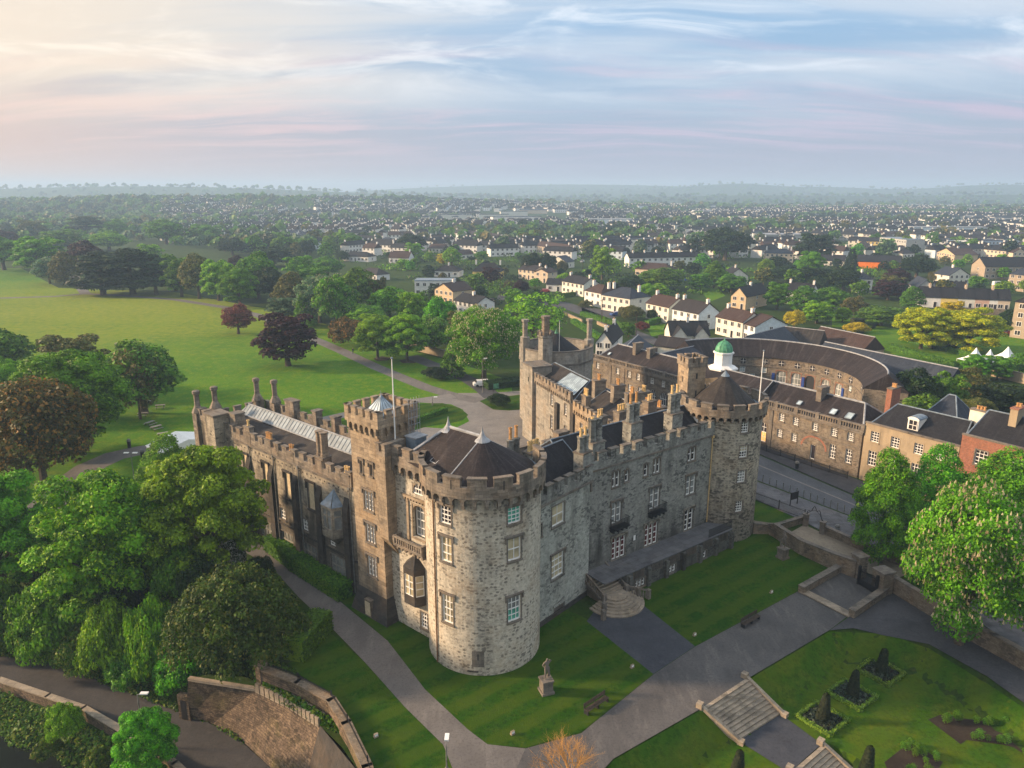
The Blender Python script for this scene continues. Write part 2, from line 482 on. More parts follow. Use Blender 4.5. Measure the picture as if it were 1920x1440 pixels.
M['paving'] = stone('flag_paving', (0.13, 0.13, 0.135), (0.10, 0.10, 0.108), (0.07, 0.07, 0.075), (0.06, 0.06, 0.062), 1.2, 0.8, 0.0, 0.2, 0.6, lich=0.05, bumps=0.15, seed=16)
M['steps'] = stone('worn_step_stone', (0.33, 0.27, 0.20), (0.26, 0.215, 0.16), (0.14, 0.118, 0.09), (0.15, 0.13, 0.11), 1.6, 0.5, 0.0, 0.1, 0.5, lich=0.12, bumps=0.2, seed=17)
M['slate_plum'] = slate('plum_slate', (0.017, 0.013, 0.014), (0.029, 0.022, 0.022), 0.26, 0.4, 0.75, 0.6, (0.115, 0.10, 0.10), 0.42)
M['slate_dark'] = slate('dark_slate', (0.012, 0.012, 0.015), (0.020, 0.020, 0.024), 0.28, 0.4, 0.8, 0.3, (0.09, 0.09, 0.09), 0.25)
M['slate_brown'] = slate('brown_slate', (0.026, 0.022, 0.021), (0.040, 0.034, 0.031), 0.26, 0.36, 0.7, 0.5, (0.12, 0.11, 0.09), 0.4)
M['slate_blue'] = slate('blue_slate', (0.020, 0.026, 0.040), (0.030, 0.038, 0.055), 0.28, 0.4, 0.65, 0.3, (0.12, 0.13, 0.14), 0.3)
M['tile_dark'] = slate('dark_tile', (0.022, 0.017, 0.017), (0.033, 0.026, 0.025), 0.3, 0.33, 0.65, 0.3, (0.12, 0.11, 0.09), 0.3)
M['tile_brown'] = slate('brown_tile', (0.042, 0.023, 0.018), (0.06, 0.034, 0.027), 0.3, 0.33, 0.7, 0.3, (0.13, 0.11, 0.085), 0.3)
M['lead'] = plain('lead_sheet', (0.26, 0.27, 0.28), 0.55, 0.0, 0.25, 2.0)
M['leadblue'] = plain('weathered_lead', (0.15, 0.19, 0.23), 0.5, 0.0, 0.25, 2.0)
M['white'] = plain('white_paint', (0.74, 0.73, 0.69), 0.5, 0, 0.06)
M['cream'] = plain('cream_paint', (0.62, 0.52, 0.30), 0.6, 0, 0.1)
M['boards'] = plain('cream_window_board', (0.52, 0.42, 0.27), 0.7, 0, 0.15)
M['glassdark'] = glass('dark_glass', (0.035, 0.03, 0.035))
M['glasswarm'] = glass('drawn_cream_blind', (0.52, 0.44, 0.28), 0.35, 0.4)
M['glassgrey'] = glass('grey_blind_behind_glass', (0.25, 0.26, 0.25), 0.25, 0.5)
M['glassgreen'] = glass('green_blind_behind_glass', (0.10, 0.42, 0.30), 0.3, 0.5)
M['glassred'] = glass('red_curtain_behind_glass', (0.12, 0.03, 0.03), 0.2, 0.5)
M['roofglass'] = glass('roof_glazing', (0.21, 0.25, 0.27), 0.3, 0.6)
M['skyglass'] = glass('pale_roof_glass', (0.45, 0.55, 0.6), 0.2, 0.6)
M['iron'] = plain('black_iron', (0.02, 0.02, 0.022), 0.5)
M['pot'] = plain('clay_pot', (0.42, 0.23, 0.09), 0.8, 0, 0.3, 5)
M['potbuff'] = plain('buff_pot', (0.55, 0.38, 0.17), 0.8, 0, 0.25, 5)
M['bark'] = plain('bark', (0.085, 0.065, 0.045), 0.95, 0, 0.35, 6)
M['barkpale'] = plain('pale_bark', (0.20, 0.16, 0.11), 0.95, 0, 0.3, 6)
M['copper'] = plain('green_copper', (0.07, 0.24, 0.13), 0.55, 0, 0.3, 2)
M['pipe'] = plain('rusty_downpipe', (0.14, 0.07, 0.035), 0.8, 0, 0.35, 4)
M['pipegrey'] = plain('grey_downpipe', (0.14, 0.14, 0.13), 0.7, 0, 0.3, 4)
M['wood'] = plain('weathered_timber', (0.05, 0.036, 0.026), 0.85, 0, 0.3, 6)
M['woodgrey'] = plain('grey_timber', (0.22, 0.21, 0.18), 0.85, 0, 0.25, 6)
# ------------------------------------------------------------------ the setting: ground, lawns, paths, road, river
def lawn_mat(name, c1, c2, c3, stripe=None, stripew=1.6, sf=0.25, yellow=None):
 m, n, b = material(name)
 pos = n('NewGeometry').outputs['Position']
 a = n.noise(pos, 0.045, 5, 0.6)
 col = n.mix(n.step(a, 0.35, 0.68), c1, c2)
 f = n.noise(pos, 0.5, 5, 0.65)
 col = n.mix(n.math('MULTIPLY', n.step(f, 0.42, 0.7), 0.75), col, c3)
 g = n.noise(pos, 2.2, 6, 0.8)
 col = n.mix(n.math('MULTIPLY', n.step(g, 0.44, 0.64), 0.6), col, tuple(x * 0.45 for x in c1))
 w_ = n.math('MULTIPLY', n.step(n.noise(pos, 0.9, 4, 0.6), 0.62, 0.74), 0.5)
 col = n.mix(w_, col, (c3[0] * 1.5, c3[1] * 1.1, c3[2]))
 if stripe is not None:
  w = n.mapping(pos, (1, 1, 1), (0, 0, 0), (0, 0, -stripe))
  sxx = n('SeparateXYZ', {0: w}).outputs[1]
  wob = n.noise(pos, 0.25, 2)
  s = n.math('SINE', n.math('ADD', n.math('MULTIPLY', sxx, math.pi / stripew), n.math('MULTIPLY', wob, 2.5)))
  col = n.mix(n.math('MULTIPLY', n.step(s, -0.6, 0.6), sf), col, c3)
 if yellow:  # oval patch of sunlight painted into the grass colour, with a ragged edge
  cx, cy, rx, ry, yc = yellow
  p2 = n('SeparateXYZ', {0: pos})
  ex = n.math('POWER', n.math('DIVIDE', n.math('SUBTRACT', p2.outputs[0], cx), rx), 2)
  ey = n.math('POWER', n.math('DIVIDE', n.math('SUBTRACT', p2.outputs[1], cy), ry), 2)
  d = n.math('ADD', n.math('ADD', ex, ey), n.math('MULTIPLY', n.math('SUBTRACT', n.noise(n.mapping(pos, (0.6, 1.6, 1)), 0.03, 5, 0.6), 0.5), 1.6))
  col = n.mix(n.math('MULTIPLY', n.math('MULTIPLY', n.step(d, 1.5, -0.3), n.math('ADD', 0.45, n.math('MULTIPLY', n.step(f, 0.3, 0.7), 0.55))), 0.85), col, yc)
 setin(n, b, 'Base Color', col)
 setin(n, b, 'Roughness', 0.95)
 setin(n, b, 'Specular IOR Level', 0.1)
 bump(n, b, n.math('ADD', g, n.noise(pos, 11.0, 3, 0.7)), 0.6, 0.08)
 return m
def gravel_mat(name, c1, c2, pale, streak=None, rough=0.9):
 m, n, b = material(name)
 pos = n('NewGeometry').outputs['Position']
 a = n.noise(pos, 0.25, 5, 0.6)
 col = n.mix(n.step(a, 0.35, 0.68), c1, c2)
 p = pos if streak is None else n.mapping(pos, (1, 0.25, 1), (0, 0, 0), (0, 0, -streak))
 f = n.noise(p, 0.9, 6, 0.7)
 col = n.mix(n.math('MULTIPLY', n.step(f, 0.48, 0.72), 0.5), col, pale)
 g = n.noise(pos, 4.5, 5, 0.8)
 col = n.mix(n.math('MULTIPLY', n.step(g, 0.47, 0.66), 0.5), col, tuple(x * 0.5 for x in c1))
 h2 = n.noise(p, 0.35, 6, 0.7)
 col = n.mix(n.math('MULTIPLY', n.step(h2, 0.5, 0.66), 0.4), col, tuple(x * 0.6 for x in c1))
 setin(n, b, 'Base Color', col)
 setin(n, b, 'Roughness', rough)
 setin(n, b, 'Specular IOR Level', 0.2)
 bump(n, b, g, 0.3, 0.03)
 return m
M['ground'] = lawn_mat('rough_grass', (0.018, 0.044, 0.004), (0.030, 0.062, 0.006), (0.05, 0.058, 0.014))
M['park'] = lawn_mat('park_grass', (0.048, 0.140, 0.003), (0.078, 0.175, 0.004), (0.14, 0.19, 0.007), yellow=(-150, 275, 120, 95, (0.22, 0.225, 0.016)))  # yellow: sunlit glow on the far left lawn, put into the colour
M['lawn'] = lawn_mat('mown_lawn', (0.014, 0.054, 0.001), (0.025, 0.076, 0.002), (0.050, 0.080, 0.004), R(38), 1.3, 0.5)
M['lawn_rose'] = lawn_mat('garden_lawn', (0.023, 0.072, 0.002), (0.042, 0.098, 0.003), (0.082, 0.104, 0.006), R(45), 2.4, 0.35)
M['gravel'] = gravel_mat('grey_gravel', (0.165, 0.155, 0.145), (0.20, 0.185, 0.17), (0.26, 0.24, 0.215))
M['walk'] = gravel_mat('brown_walk', (0.075, 0.071, 0.070), (0.10, 0.094, 0.091), (0.165, 0.152, 0.14), R(40))
M['path'] = gravel_mat('path_gravel', (0.115, 0.105, 0.098), (0.145, 0.132, 0.122), (0.205, 0.187, 0.17), R(-45))
M['tarmac'] = gravel_mat('tarmac', (0.055, 0.055, 0.060), (0.072, 0.07, 0.075), (0.10, 0.10, 0.10))
M['drive'] = gravel_mat('dark_drive', (0.042, 0.045, 0.055), (0.055, 0.058, 0.068), (0.075, 0.078, 0.088))
M['road'] = gravel_mat('asphalt_road', (0.075, 0.08, 0.088), (0.095, 0.10, 0.11), (0.13, 0.135, 0.145), R(120))
M['river_road'] = gravel_mat('riverside_tarmac', (0.050, 0.046, 0.044), (0.062, 0.057, 0.054), (0.085, 0.078, 0.07))
M['sandlane'] = gravel_mat('sandy_lane', (0.20, 0.165, 0.12), (0.25, 0.205, 0.15), (0.31, 0.26, 0.19))
M['soil'] = gravel_mat('dark_soil', (0.026, 0.018, 0.013), (0.04, 0.028, 0.02), (0.055, 0.045, 0.028))
m, n, b = material('river_water')
setin(n, b, 'Base Color', (0.012, 0.014, 0.013))
setin(n, b, 'Roughness', 0.12)
bump(n, b, n.noise(n('NewGeometry').outputs['Position'], 0.8, 3), 0.08, 0.1)
M['water'] = m
ZR, ZW, ZG = -6.7, -9.0, -1.8           # riverside road, water, rose garden
TOP = [G(*p) for p in ((-900, 900), (-300, 960), (0, 1010), (200, 1058), (330, 1105), (440, 1185), (492, 1256))] + \
  [G(*p) for p in ((560, 1270), (622, 1306), (650, 1352), (689, 1440), (715, 1540), (730, 1700))]
FOOT = [G(*p, ZR) for p in ((-900, 1150), (-300, 1195), (0, 1229), (60, 1234), (133, 1257), (213, 1287), (293, 1317), (380, 1350), (443, 1383), (500, 1433), (560, 1500), (640, 1620), (700, 1800))]
QUAY = [G(*p, ZR) for p in ((-900, 1190), (-300, 1235), (0, 1285), (93, 1317), (160, 1340), (247, 1390), (330, 1445), (420, 1530), (520, 1700))]
ROSE = [G(*p) for p in ((1080, 1500), (1150, 1423), (1316, 1328), (1403, 1272), (1556, 1181), (1600, 1178), (1650, 1190), (1742, 1208), (1850, 1268), (1930, 1325), (2100, 1440), (2500, 1700))]
PIT = [G(1480, 1446, ZG), G(1545, 1394, ZG), G(1640, 1470, ZG - 1.5), G(1560, 1540, ZG - 1.5)]
BAST = [G(*p, ZR) for p in ((338, 1362), (390, 1378), (438, 1402), (494, 1452), (545, 1540), (600, 1560))] + [TOP[10], TOP[9], TOP[8], TOP[7], TOP[6]] + [G(440, 1262, -1.5), G(400, 1262, -1.5)]
def inside(X, Y, poly):
 r = np.zeros(X.shape, bool)
 for (ax, ay), (bx, by) in zip(poly, poly[1:] + poly[:1]):
  k = (ay > Y) != (by > Y)
  xi = (bx - ax) * (Y - ay) / (by - ay + 1e-12) + ax
  r ^= k & (X < xi)
 return r
def sdist(X, Y, poly):
 """signed distance to a polyline, positive on its right-hand side"""
 best = np.full(X.shape, 1e12)
 sgn = np.ones(X.shape)
 for (ax, ay), (bx, by) in zip(poly, poly[1:]):
  dx, dy = bx - ax, by - ay
  t = np.clip(((X - ax) * dx + (Y - ay) * dy) / (dx * dx + dy * dy), 0, 1)
  ex, ey = X - ax - t * dx, Y - ay - t * dy
  d = ex * ex + ey * ey
  cr = dy * (X - ax) - dx * (Y - ay)
  k = d < best - 1e-9
  best = np.where(k, d, best)
  sgn = np.where(k, np.where(cr >= 0, 1.0, -1.0), sgn)
 return np.sqrt(best) * sgn
def smooth(t):
 t = np.clip(t, 0, 1)
 return t * t * (3 - 2 * t)
HILLS = [(-560, 1500, 420, 250, 15), (-1000, 1400, 500, 260, 12), (-250, 1750, 500, 250, 16), (-1500, 3000, 1200, 400, 60),
   (400, 4300, 700, 420, 40), (1250, 4200, 420, 380, 66), (1900, 4500, 500, 420, 56), (2500, 4000, 380, 420, 62), (3100, 4000, 420, 420, 60),
   (-600, 4800, 900, 300, 40), (1000, 3000, 700, 260, 24), (2000, 2900, 500, 300, 26), (700, 4900, 1200, 300, 70)]
def height(X, Y):
 X, Y = np.asarray(X, float), np.asarray(Y, float)
 z = np.zeros(X.shape)
 for cx, cy, rx, ry, h in HILLS:
  z = z + h * np.exp(-((X - cx) / rx) ** 2 - ((Y - cy) / ry) ** 2)
 z = np.where(Y < 420, 0.0, z)
 near = (Y < 130) & (X < 30)
 dt, df, dq = sdist(X, Y, TOP), sdist(X, Y, FOOT), sdist(X, Y, QUAY)
 out = near & (dt > 0)
 t = np.clip(dt / (dt + np.maximum(-df - 1.1, 0) + 1e-6), 0, 1)
 t = np.where(df > -1.1, 1.0, t)
 z = np.where(out, ZR * t ** 0.8, z)
 z = np.where((Y < 70) & (X > -19.4) & (X < 20) & (dt > -1.2), np.minimum(z, ZR * np.clip((dt + 1.1) / 0.8, 0, 1)), z)
 z = np.where(inside(X, Y, BAST), ZR - 0.4, z)
 z = np.where(near & (dq > 0.3), ZR + (ZW - 0.8 - ZR) * smooth((dq - 0.3) / 4.2), z)
 dr = sdist(X, Y, ROSE)
 g = (X > 3) & (Y < 75) & (dr > 0)
 z = np.where(g, ZG * np.clip(dr / 2.7, 0, 1), z)
 z = np.where(inside(X, Y, PIT), ZG - 1.7, z)
 return z
def hz(x, y):
 return float(height(np.array([x]), np.array([y]))[0])
def grid_axis(parts):
 out = []
 for a, b, s in parts:
  k = max(1, int(round((b - a) / s)))
  out += [a + (b - a) * i / k for i in range(k)]
 return np.array(out + [parts[-1][1]])
xs = grid_axis([(-6500, -1500, 120), (-1500, -300, 50), (-300, -90, 12), (-90, 62, 0.75), (62, 200, 8), (200, 1500, 50), (1500, 6500, 120)])
ys = grid_axis([(-300, 30, 30), (30, 110, 0.75), (110, 400, 12), (400, 2000, 40), (2000, 6500, 110)])
XX, YY = np.meshgrid(xs, ys, indexing='ij')
ZZ = height(XX, YY)
# sunk flights of the two garden stairs
V = np.stack([XX, YY, ZZ], -1).reshape(-1, 3)
ny = len(ys)
ii, jj = np.meshgrid(np.arange(len(xs) - 1), np.arange(ny - 1), indexing='ij')
a = (ii * ny + jj).ravel()
F = np.stack([a, a + ny, a + ny + 1, a + 1], -1)
tag(link_mesh(np_mesh('ground', V, F, [M['ground']]), 'ground'), kind='structure')
def sheet(name, pts, z, mat, thick=0.0):
 mb = MB()
 A = sum(p[0] * q[1] - q[0] * p[1] for p, q in zip(pts, pts[1:] + pts[:1]))
 if A < 0:
  pts = list(reversed(pts))
 if thick:
  mb.prism(pts, z - thick, z)
 else:
  mb.poly([(x, y, z) for x, y in pts], 0, [(x, y) for x, y in pts])
 o = mb.build(name, mat)
 return tag(o, kind='structure')
def px(L, z=0.0):
 return [G(x, y, z) for x, y in L]
def drape(name, pts, off, mat, cell=0.75):
 """a sheet laid over the ground's own relief, cut to the outline pts"""
 P = np.array(pts)
 x0, y0, x1, y1 = P[:, 0].min(), P[:, 1].min(), P[:, 0].max(), P[:, 1].max()
 gx, gy = np.arange(x0, x1 + cell, cell), np.arange(y0, y1 + cell, cell)
 mb = MB()
 import mathutils
 bm_ = None
 import bmesh
 bm_ = bmesh.new()
 bm_.faces.new([bm_.verts.new((p[0], p[1], 0)) for p in pts])
 for x in gx:
  bmesh.ops.bisect_plane(bm_, geom=bm_.verts[:] + bm_.edges[:] + bm_.faces[:], plane_co=(x, 0, 0), plane_no=(1, 0, 0))
 for y in gy:
  bmesh.ops.bisect_plane(bm_, geom=bm_.verts[:] + bm_.edges[:] + bm_.faces[:], plane_co=(0, y, 0), plane_no=(0, 1, 0))
 bmesh.ops.triangulate(bm_, faces=bm_.faces[:])
 bm_.normal_update()
 for f in bm_.faces:
  if f.normal.z < 0:
   f.normal_flip()
 vs = np.array([v.co[:2] for v in bm_.verts])
 hh = height(vs[:, 0], vs[:, 1])
 for v, h in zip(bm_.verts, hh):
  v.co.z = h + off
 me = bpy.data.meshes.new(name)
 bm_.to_mesh(me)
 bm_.free()
 me.materials.append(mat)
 return tag(link_mesh(me, name), kind='structure')
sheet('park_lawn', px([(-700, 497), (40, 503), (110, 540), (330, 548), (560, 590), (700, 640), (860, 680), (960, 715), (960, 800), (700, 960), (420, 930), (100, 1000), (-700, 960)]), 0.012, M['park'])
sheet('castle_lawn', px([(640, 1128), (727, 1202), (797, 1293), (877, 1368), (914, 1396), (985, 1402), (1090, 1372), (1225, 1264), (1100, 1160), (1010, 1120), (800, 1090), (690, 1090)]), 0.016, M['lawn'])
sheet('terrace_lawn', px([(1187, 1112), (1197, 1128), (1303, 1212), (1500, 1106), (1578, 1062), (1450, 1000), (1360, 1000)]), 0.016, M['lawn'])
sheet('riverside_lawn', px([(540, 1245), (560, 1225), (620, 1187), (685, 1243), (760, 1327), (831, 1397), (848, 1440), (835, 1560), (745, 1600), (694, 1440), (655, 1352), (627, 1306), (565, 1268)]), 0.014, M['lawn'])
sheet('railing_lawn', px([(1414, 935), (1500, 975), (1450, 992), (1410, 988)]), 0.014, M['lawn'])
drape('rose_garden_lawn', px([(1110, 1475), (1150, 1425), (1316, 1330), (1403, 1274), (1556, 1183)]) + px([(1600, 1182), (1660, 1190), (1742, 1212), (1850, 1275), (1930, 1330), (2100, 1450), (2000, 1800), (1400, 1800)]), 0.02, M['lawn_rose'])
sheet('garden_walk', px([(940, 1405), (985, 1404), (1090, 1375), (1225, 1265), (1303, 1213), (1500, 1107), (1594, 1152), (1556, 1181), (1403, 1272), (1316, 1328), (1150, 1423), (1080, 1500), (900, 1600), (870, 1480)]), 0.024, M['walk'])
sheet('castle_path', px([(470, 1010), (520, 1040), (640, 1130), (727, 1202), (797, 1293), (877, 1368), (914, 1396), (985, 1404), (900, 1600), (845, 1560), (848, 1440), (831, 1397), (760, 1327), (685, 1243), (625, 1181), (560, 1120), (510, 1065), (450, 1030)]), 0.028, M['path'])
sheet('stair_drive', px([(1100, 1165), (1225, 1264), (1303, 1212), (1197, 1128), (1187, 1112), (1150, 1100)]), 0.020, M['drive'])
sheet('chestnut_path', px([(1556, 1182), (1600, 1178), (1650, 1190), (1742, 1208), (1850, 1268), (1930, 1325), (2100, 1440), (2200, 1420), (1960, 1270), (1800, 1180), (1700, 1120), (1668, 1103), (1596, 1154)]), 0.022, M['tarmac'])
sheet('gate_court', px([(1504, 1107), (1577, 1062), (1608, 1070), (1645, 1090), (1667, 1102), (1594, 1152)]), 0.030, M['walk'])
# courtyard and park paths
sheet('courtyard', px([(650, 850), (780, 800), (850, 805), (880, 790), (868, 768), (845, 758), (790, 755), (782, 752), (842, 744), (860, 737), (912, 737), (975, 733), (1100, 735), (1100, 860), (1000, 1000), (760, 960)]), 0.020, M['gravel'])
sheet('gate_island_lawn', px([(897, 751), (915, 746), (960, 742), (975, 740), (975, 768), (955, 770), (925, 768)]), 0.026, M['lawn'])
sheet('oval_lawn', px([(610, 800), (700, 772), (780, 757), (830, 756), (862, 765), (878, 778), (868, 788), (845, 794), (800, 800), (700, 830), (640, 830)]), 0.026, M['lawn'])
def strip(name, L, w, z, mat):
 P = [Vector(p) for p in L]
 lft, rgt = [], []
 for i, p in enumerate(P):
  d = (P[min(i + 1, len(P) - 1)] - P[max(i - 1, 0)]).normalized()
  nn = Vector((-d.y, d.x)) * w * 0.5
  lft.append(tuple(p + nn))
  rgt.append(tuple(p - nn))
 mb = MB()
 for i in range(len(P) - 1):
  mb.poly([(*rgt[i], z), (*rgt[i + 1], z), (*lft[i + 1], z), (*lft[i], z)], 0, [rgt[i], rgt[i + 1], lft[i + 1], lft[i]])
 return tag(mb.build(name, mat), kind='structure')
strip('park_path', px([(-300, 566), (0, 559), (100, 556), (160, 551), (230, 554), (330, 562), (420, 576), (480, 590), (520, 606), (580, 632), (640, 658), (700, 686), (760, 711), (800, 727), (850, 742), (900, 752)]), 3.6, 0.030, M['path'])
strip('park_spur_path', px([(160, 551), (152, 540), (146, 528), (138, 515)]), 4.0, 0.034, M['path'])
strip('courtyard_path', px([(560, 800), (610, 786), (700, 766), (780, 752), (850, 742)]), 3.2, 0.034, M['gravel'])
strip('gate_path', px([(925, 745), (905, 728), (880, 712), (862, 705), (845, 697), (800, 680), (770, 668)]), 4.2, 0.032, M['tarmac'])
strip('river_gate_path', px([(300, 840), (262, 845), (215, 855), (170, 875), (130, 905), (95, 940), (60, 975)]), 5.0, 0.034, M['path'])
sheet('tree_ring_soil', px([(700, 672), (716, 668), (733, 671), (728, 676), (706, 677)]), 0.026, M['soil'])
sheet('lime_ring_soil', px([(748, 676), (765, 672), (785, 675), (778, 681), (755, 681)]), 0.026, M['soil'])
# the street past the stables
sheet('street', px([(1050, 700), (1250, 770), (1422, 853), (1600, 930), (2000, 1105), (2400, 1290), (2200, 1300), (1900, 1135), (1600, 969), (1418, 900), (1230, 820), (1040, 740)]), 0.022, M['road'])
sheet('stable_pavement', px([(1050, 690), (1250, 757), (1419, 829), (1620, 905), (2000, 1050), (2400, 1200), (2400, 1288), (2000, 1103), (1600, 928), (1422, 851)]), 0.12, M['tarmac'], 0.3)
sheet('road_line', px([(1250, 795), (1424, 872), (1600, 945), (1700, 989), (1700, 991.5), (1600, 947), (1424, 874), (1250, 796.5)]), 0.027, M['gravel'])
sheet('castle_pavement', px([(1040, 742), (1230, 823), (1418, 903), (1600, 972), (1900, 1138), (2200, 1303), (2100, 1330), (1900, 1215), (1690, 1055), (1542, 997), (1500, 975), (1413, 935), (1230, 850), (1040, 770)]), 0.10, M['paving'], 0.3)
sheet('sandy_lane', px([(1483, 999), (1508, 985), (1540, 1000), (1685, 1060), (1700, 1080), (1660, 1090), (1608, 1068)]), 0.106, M['sandlane'])
sheet('far_street', px([(930, 562), (1000, 566), (1060, 580), (1120, 602), (1190, 632), (1262, 662), (1300, 690), (1330, 690), (1290, 660), (1215, 628), (1140, 596), (1075, 570), (1010, 556), (935, 553)]), 0.03, M['tarmac'])
# garden stairs lower court, river road, water
sheet('riverside_road', [G(*p, ZR) for p in ((-900, 1150), (-300, 1195), (0, 1229), (60, 1234), (133, 1257), (213, 1287), (293, 1317), (380, 1350), (443, 1383), (500, 1433), (560, 1500), (640, 1620), (700, 1800), (520, 1800), (420, 1540), (330, 1445), (247, 1390), (160, 1340), (93, 1317), (0, 1285), (-300, 1235), (-900, 1190))], ZR + 0.03, M['river_road'])
mb = MB()
mb.poly([(-200, 20, ZW), (20, 20, ZW), (20, 70, ZW), (-200, 110, ZW)])
tag(mb.build('river', M['water']), kind='structure')
# the hazy morning air
m = bpy.data.materials.new('morning_haze')
m.use_nodes = True
n = NT(m.node_tree)
vol = n('VolumePrincipled', {'Color': (0.50, 0.72, 0.97), 'Density': 0.00032, 'Anisotropy': 0.1})
n.t.links.new(vol.outputs[0], n('OutputMaterial').inputs['Volume'])
mb = MB()
mb.prism([(-6600, -320), (6600, -320), (6600, 6600), (-6600, 6600)], -14, 112)
hz_ = mb.build('haze', m)
tag(hz_, kind='stuff')
# ------------------------------------------------------------------ windows, parapets, chimneys
def arch_h(s, kind):
 s = min(1.0, abs(s))
 if kind == 'round':
  return math.sqrt(max(0.0, 1 - s * s))
 if kind == 'point':
  return math.sqrt(max(0.0, 1 - (s * 0.5 + 0.5) ** 2)) / 0.866
 return 1.0
def window(fr, op, parent, gl='glassdark', nx=2, ny=3, arch=None, ah=0.0, lights=1, trim='label', tm='trim', wall='trim',
   rec=0.2, fm='white', bar=0.06, name='window', curtain=None):
 ua, ub, za, zb = op
 mb = MB()
 mats = [M[gl], M[fm], M[tm], M[wall], M[curtain or gl]]
 lw = (ub - ua) / lights
 for k in range(lights):
  a, b = ua + lw * k, ua + lw * (k + 1)
  if lights > 1:
   a, b = a + (0.05 if k else 0), b - (0.05 if k < lights - 1 else 0)
  zt = zb - ah
  if curtain:
   zc = za + (zb - za) * 0.5
   mb.poly([fr.p(a, -rec, za), fr.p(b, -rec, za), fr.p(b, -rec, zc), fr.p(a, -rec, zc)], 0)
   mb.poly([fr.p(a, -rec, zc), fr.p(b, -rec, zc), fr.p(b, -rec, zb), fr.p(a, -rec, zb)], 4)
  else:
   mb.poly([fr.p(a, -rec, za), fr.p(b, -rec, za), fr.p(b, -rec, zb), fr.p(a, -rec, zb)], 0)
  f0, f1 = -rec + 0.005, -rec + 0.08
  e = 0.09
  mb.box(fr, a, a + e, f0, f1, za, zb, 1, bottom=False)
  mb.box(fr, b - e, b, f0, f1, za, zb, 1, bottom=False)
  mb.box(fr, a + e, b - e, f0, f1, za, za + e * 1.2, 1)
  mb.box(fr, a + e, b - e, f0, f1, zb - e, zb, 1)
  for i in range(1, nx):
   u = a + (b - a) * i / nx
   mb.box(fr, u - bar / 2, u + bar / 2, f0, f1 - 0.02, za + e, zb - e, 1, bottom=False, caps=True)
  for j in range(1, ny):
   z = za + (zb - za) * j / ny
   w = bar * (1.5 if j == ny // 2 or ny == 2 else 1)
   mb.box(fr, a + e, b - e, f0, f1 - 0.01, z - w / 2, z + w / 2, 1, bottom=False, caps=False)
  if arch:
   S = 10
   for i in range(S):
    s0, s1 = -1 + 2 * i / S, -1 + 2 * (i + 1) / S
    u0, u1 = (a + b) / 2 + s0 * (b - a) / 2, (a + b) / 2 + s1 * (b - a) / 2
    z0, z1 = zt + ah * arch_h(s0, arch), zt + ah * arch_h(s1, arch)
    mb.poly([fr.p(u0, -0.03, z0), fr.p(u1, -0.03, z1), fr.p(u1, -0.03, zb + 0.002), fr.p(u0, -0.03, zb + 0.002)], 3)
    mb.poly([fr.p(u0, -0.03, z0), fr.p(u0, f1, z0), fr.p(u1, f1, z1), fr.p(u1, -0.03, z1)], 3)
  if k:
   mb.box(fr, a - 0.1, a, -rec, -0.05, za, zb, 2, bottom=False)
 if trim:
  mb.box(fr, ua - 0.12, ub + 0.12, 0.002, 0.13, za - 0.18, za - 0.005, 2)
 if trim == 'label':
  mb.box(fr, ua - 0.28, ub + 0.28, 0.002, 0.15, zb + 0.14, zb + 0.30, 2)
  mb.box(fr, ua - 0.28, ua - 0.14, 0.002, 0.12, zb - 0.35, zb + 0.14, 2)
  mb.box(fr, ub + 0.14, ub + 0.28, 0.002, 0.12, zb - 0.35, zb + 0.14, 2)
 if trim in ('label', 'frame', 'hood'):
  mb.box(fr, ua - 0.12, ua - 0.001, 0.002, 0.04, za, zb, 2)
  mb.box(fr, ub + 0.001, ub + 0.12, 0.002, 0.04, za, zb, 2)
  if trim != 'hood':
   mb.box(fr, ua - 0.12, ub + 0.12, 0.002, 0.04, zb + 0.001, zb + 0.12, 2)
 if trim == 'hood' and arch:
  for k in range(lights):
   a, b = ua + lw * k, ua + lw * (k + 1)
   S = 8
   for i in range(S):
    s0, s1 = -1 + 2 * i / S, -1 + 2 * (i + 1) / S
    u0, u1 = (a + b) / 2 + s0 * (b - a) / 2, (a + b) / 2 + s1 * (b - a) / 2
    z0, z1 = zb - ah + ah * arch_h(s0, arch), zb - ah + ah * arch_h(s1, arch)
    o = 0.16
    mb.poly([fr.p(u0, 0.10, z0), fr.p(u1, 0.10, z1), fr.p(u1, 0.10, z1 + o), fr.p(u0, 0.10, z0 + o)], 2)
    mb.poly([fr.p(u0, 0.10, z0 + o), fr.p(u1, 0.10, z1 + o), fr.p(u1, 0.0, z1 + o), fr.p(u0, 0.0, z0 + o)], 2)
    mb.poly([fr.p(u0, 0.0, z0), fr.p(u1, 0.0, z1), fr.p(u1, 0.10, z1), fr.p(u0, 0.10, z0)], 2)
 return mb.build(name, mats, parent)
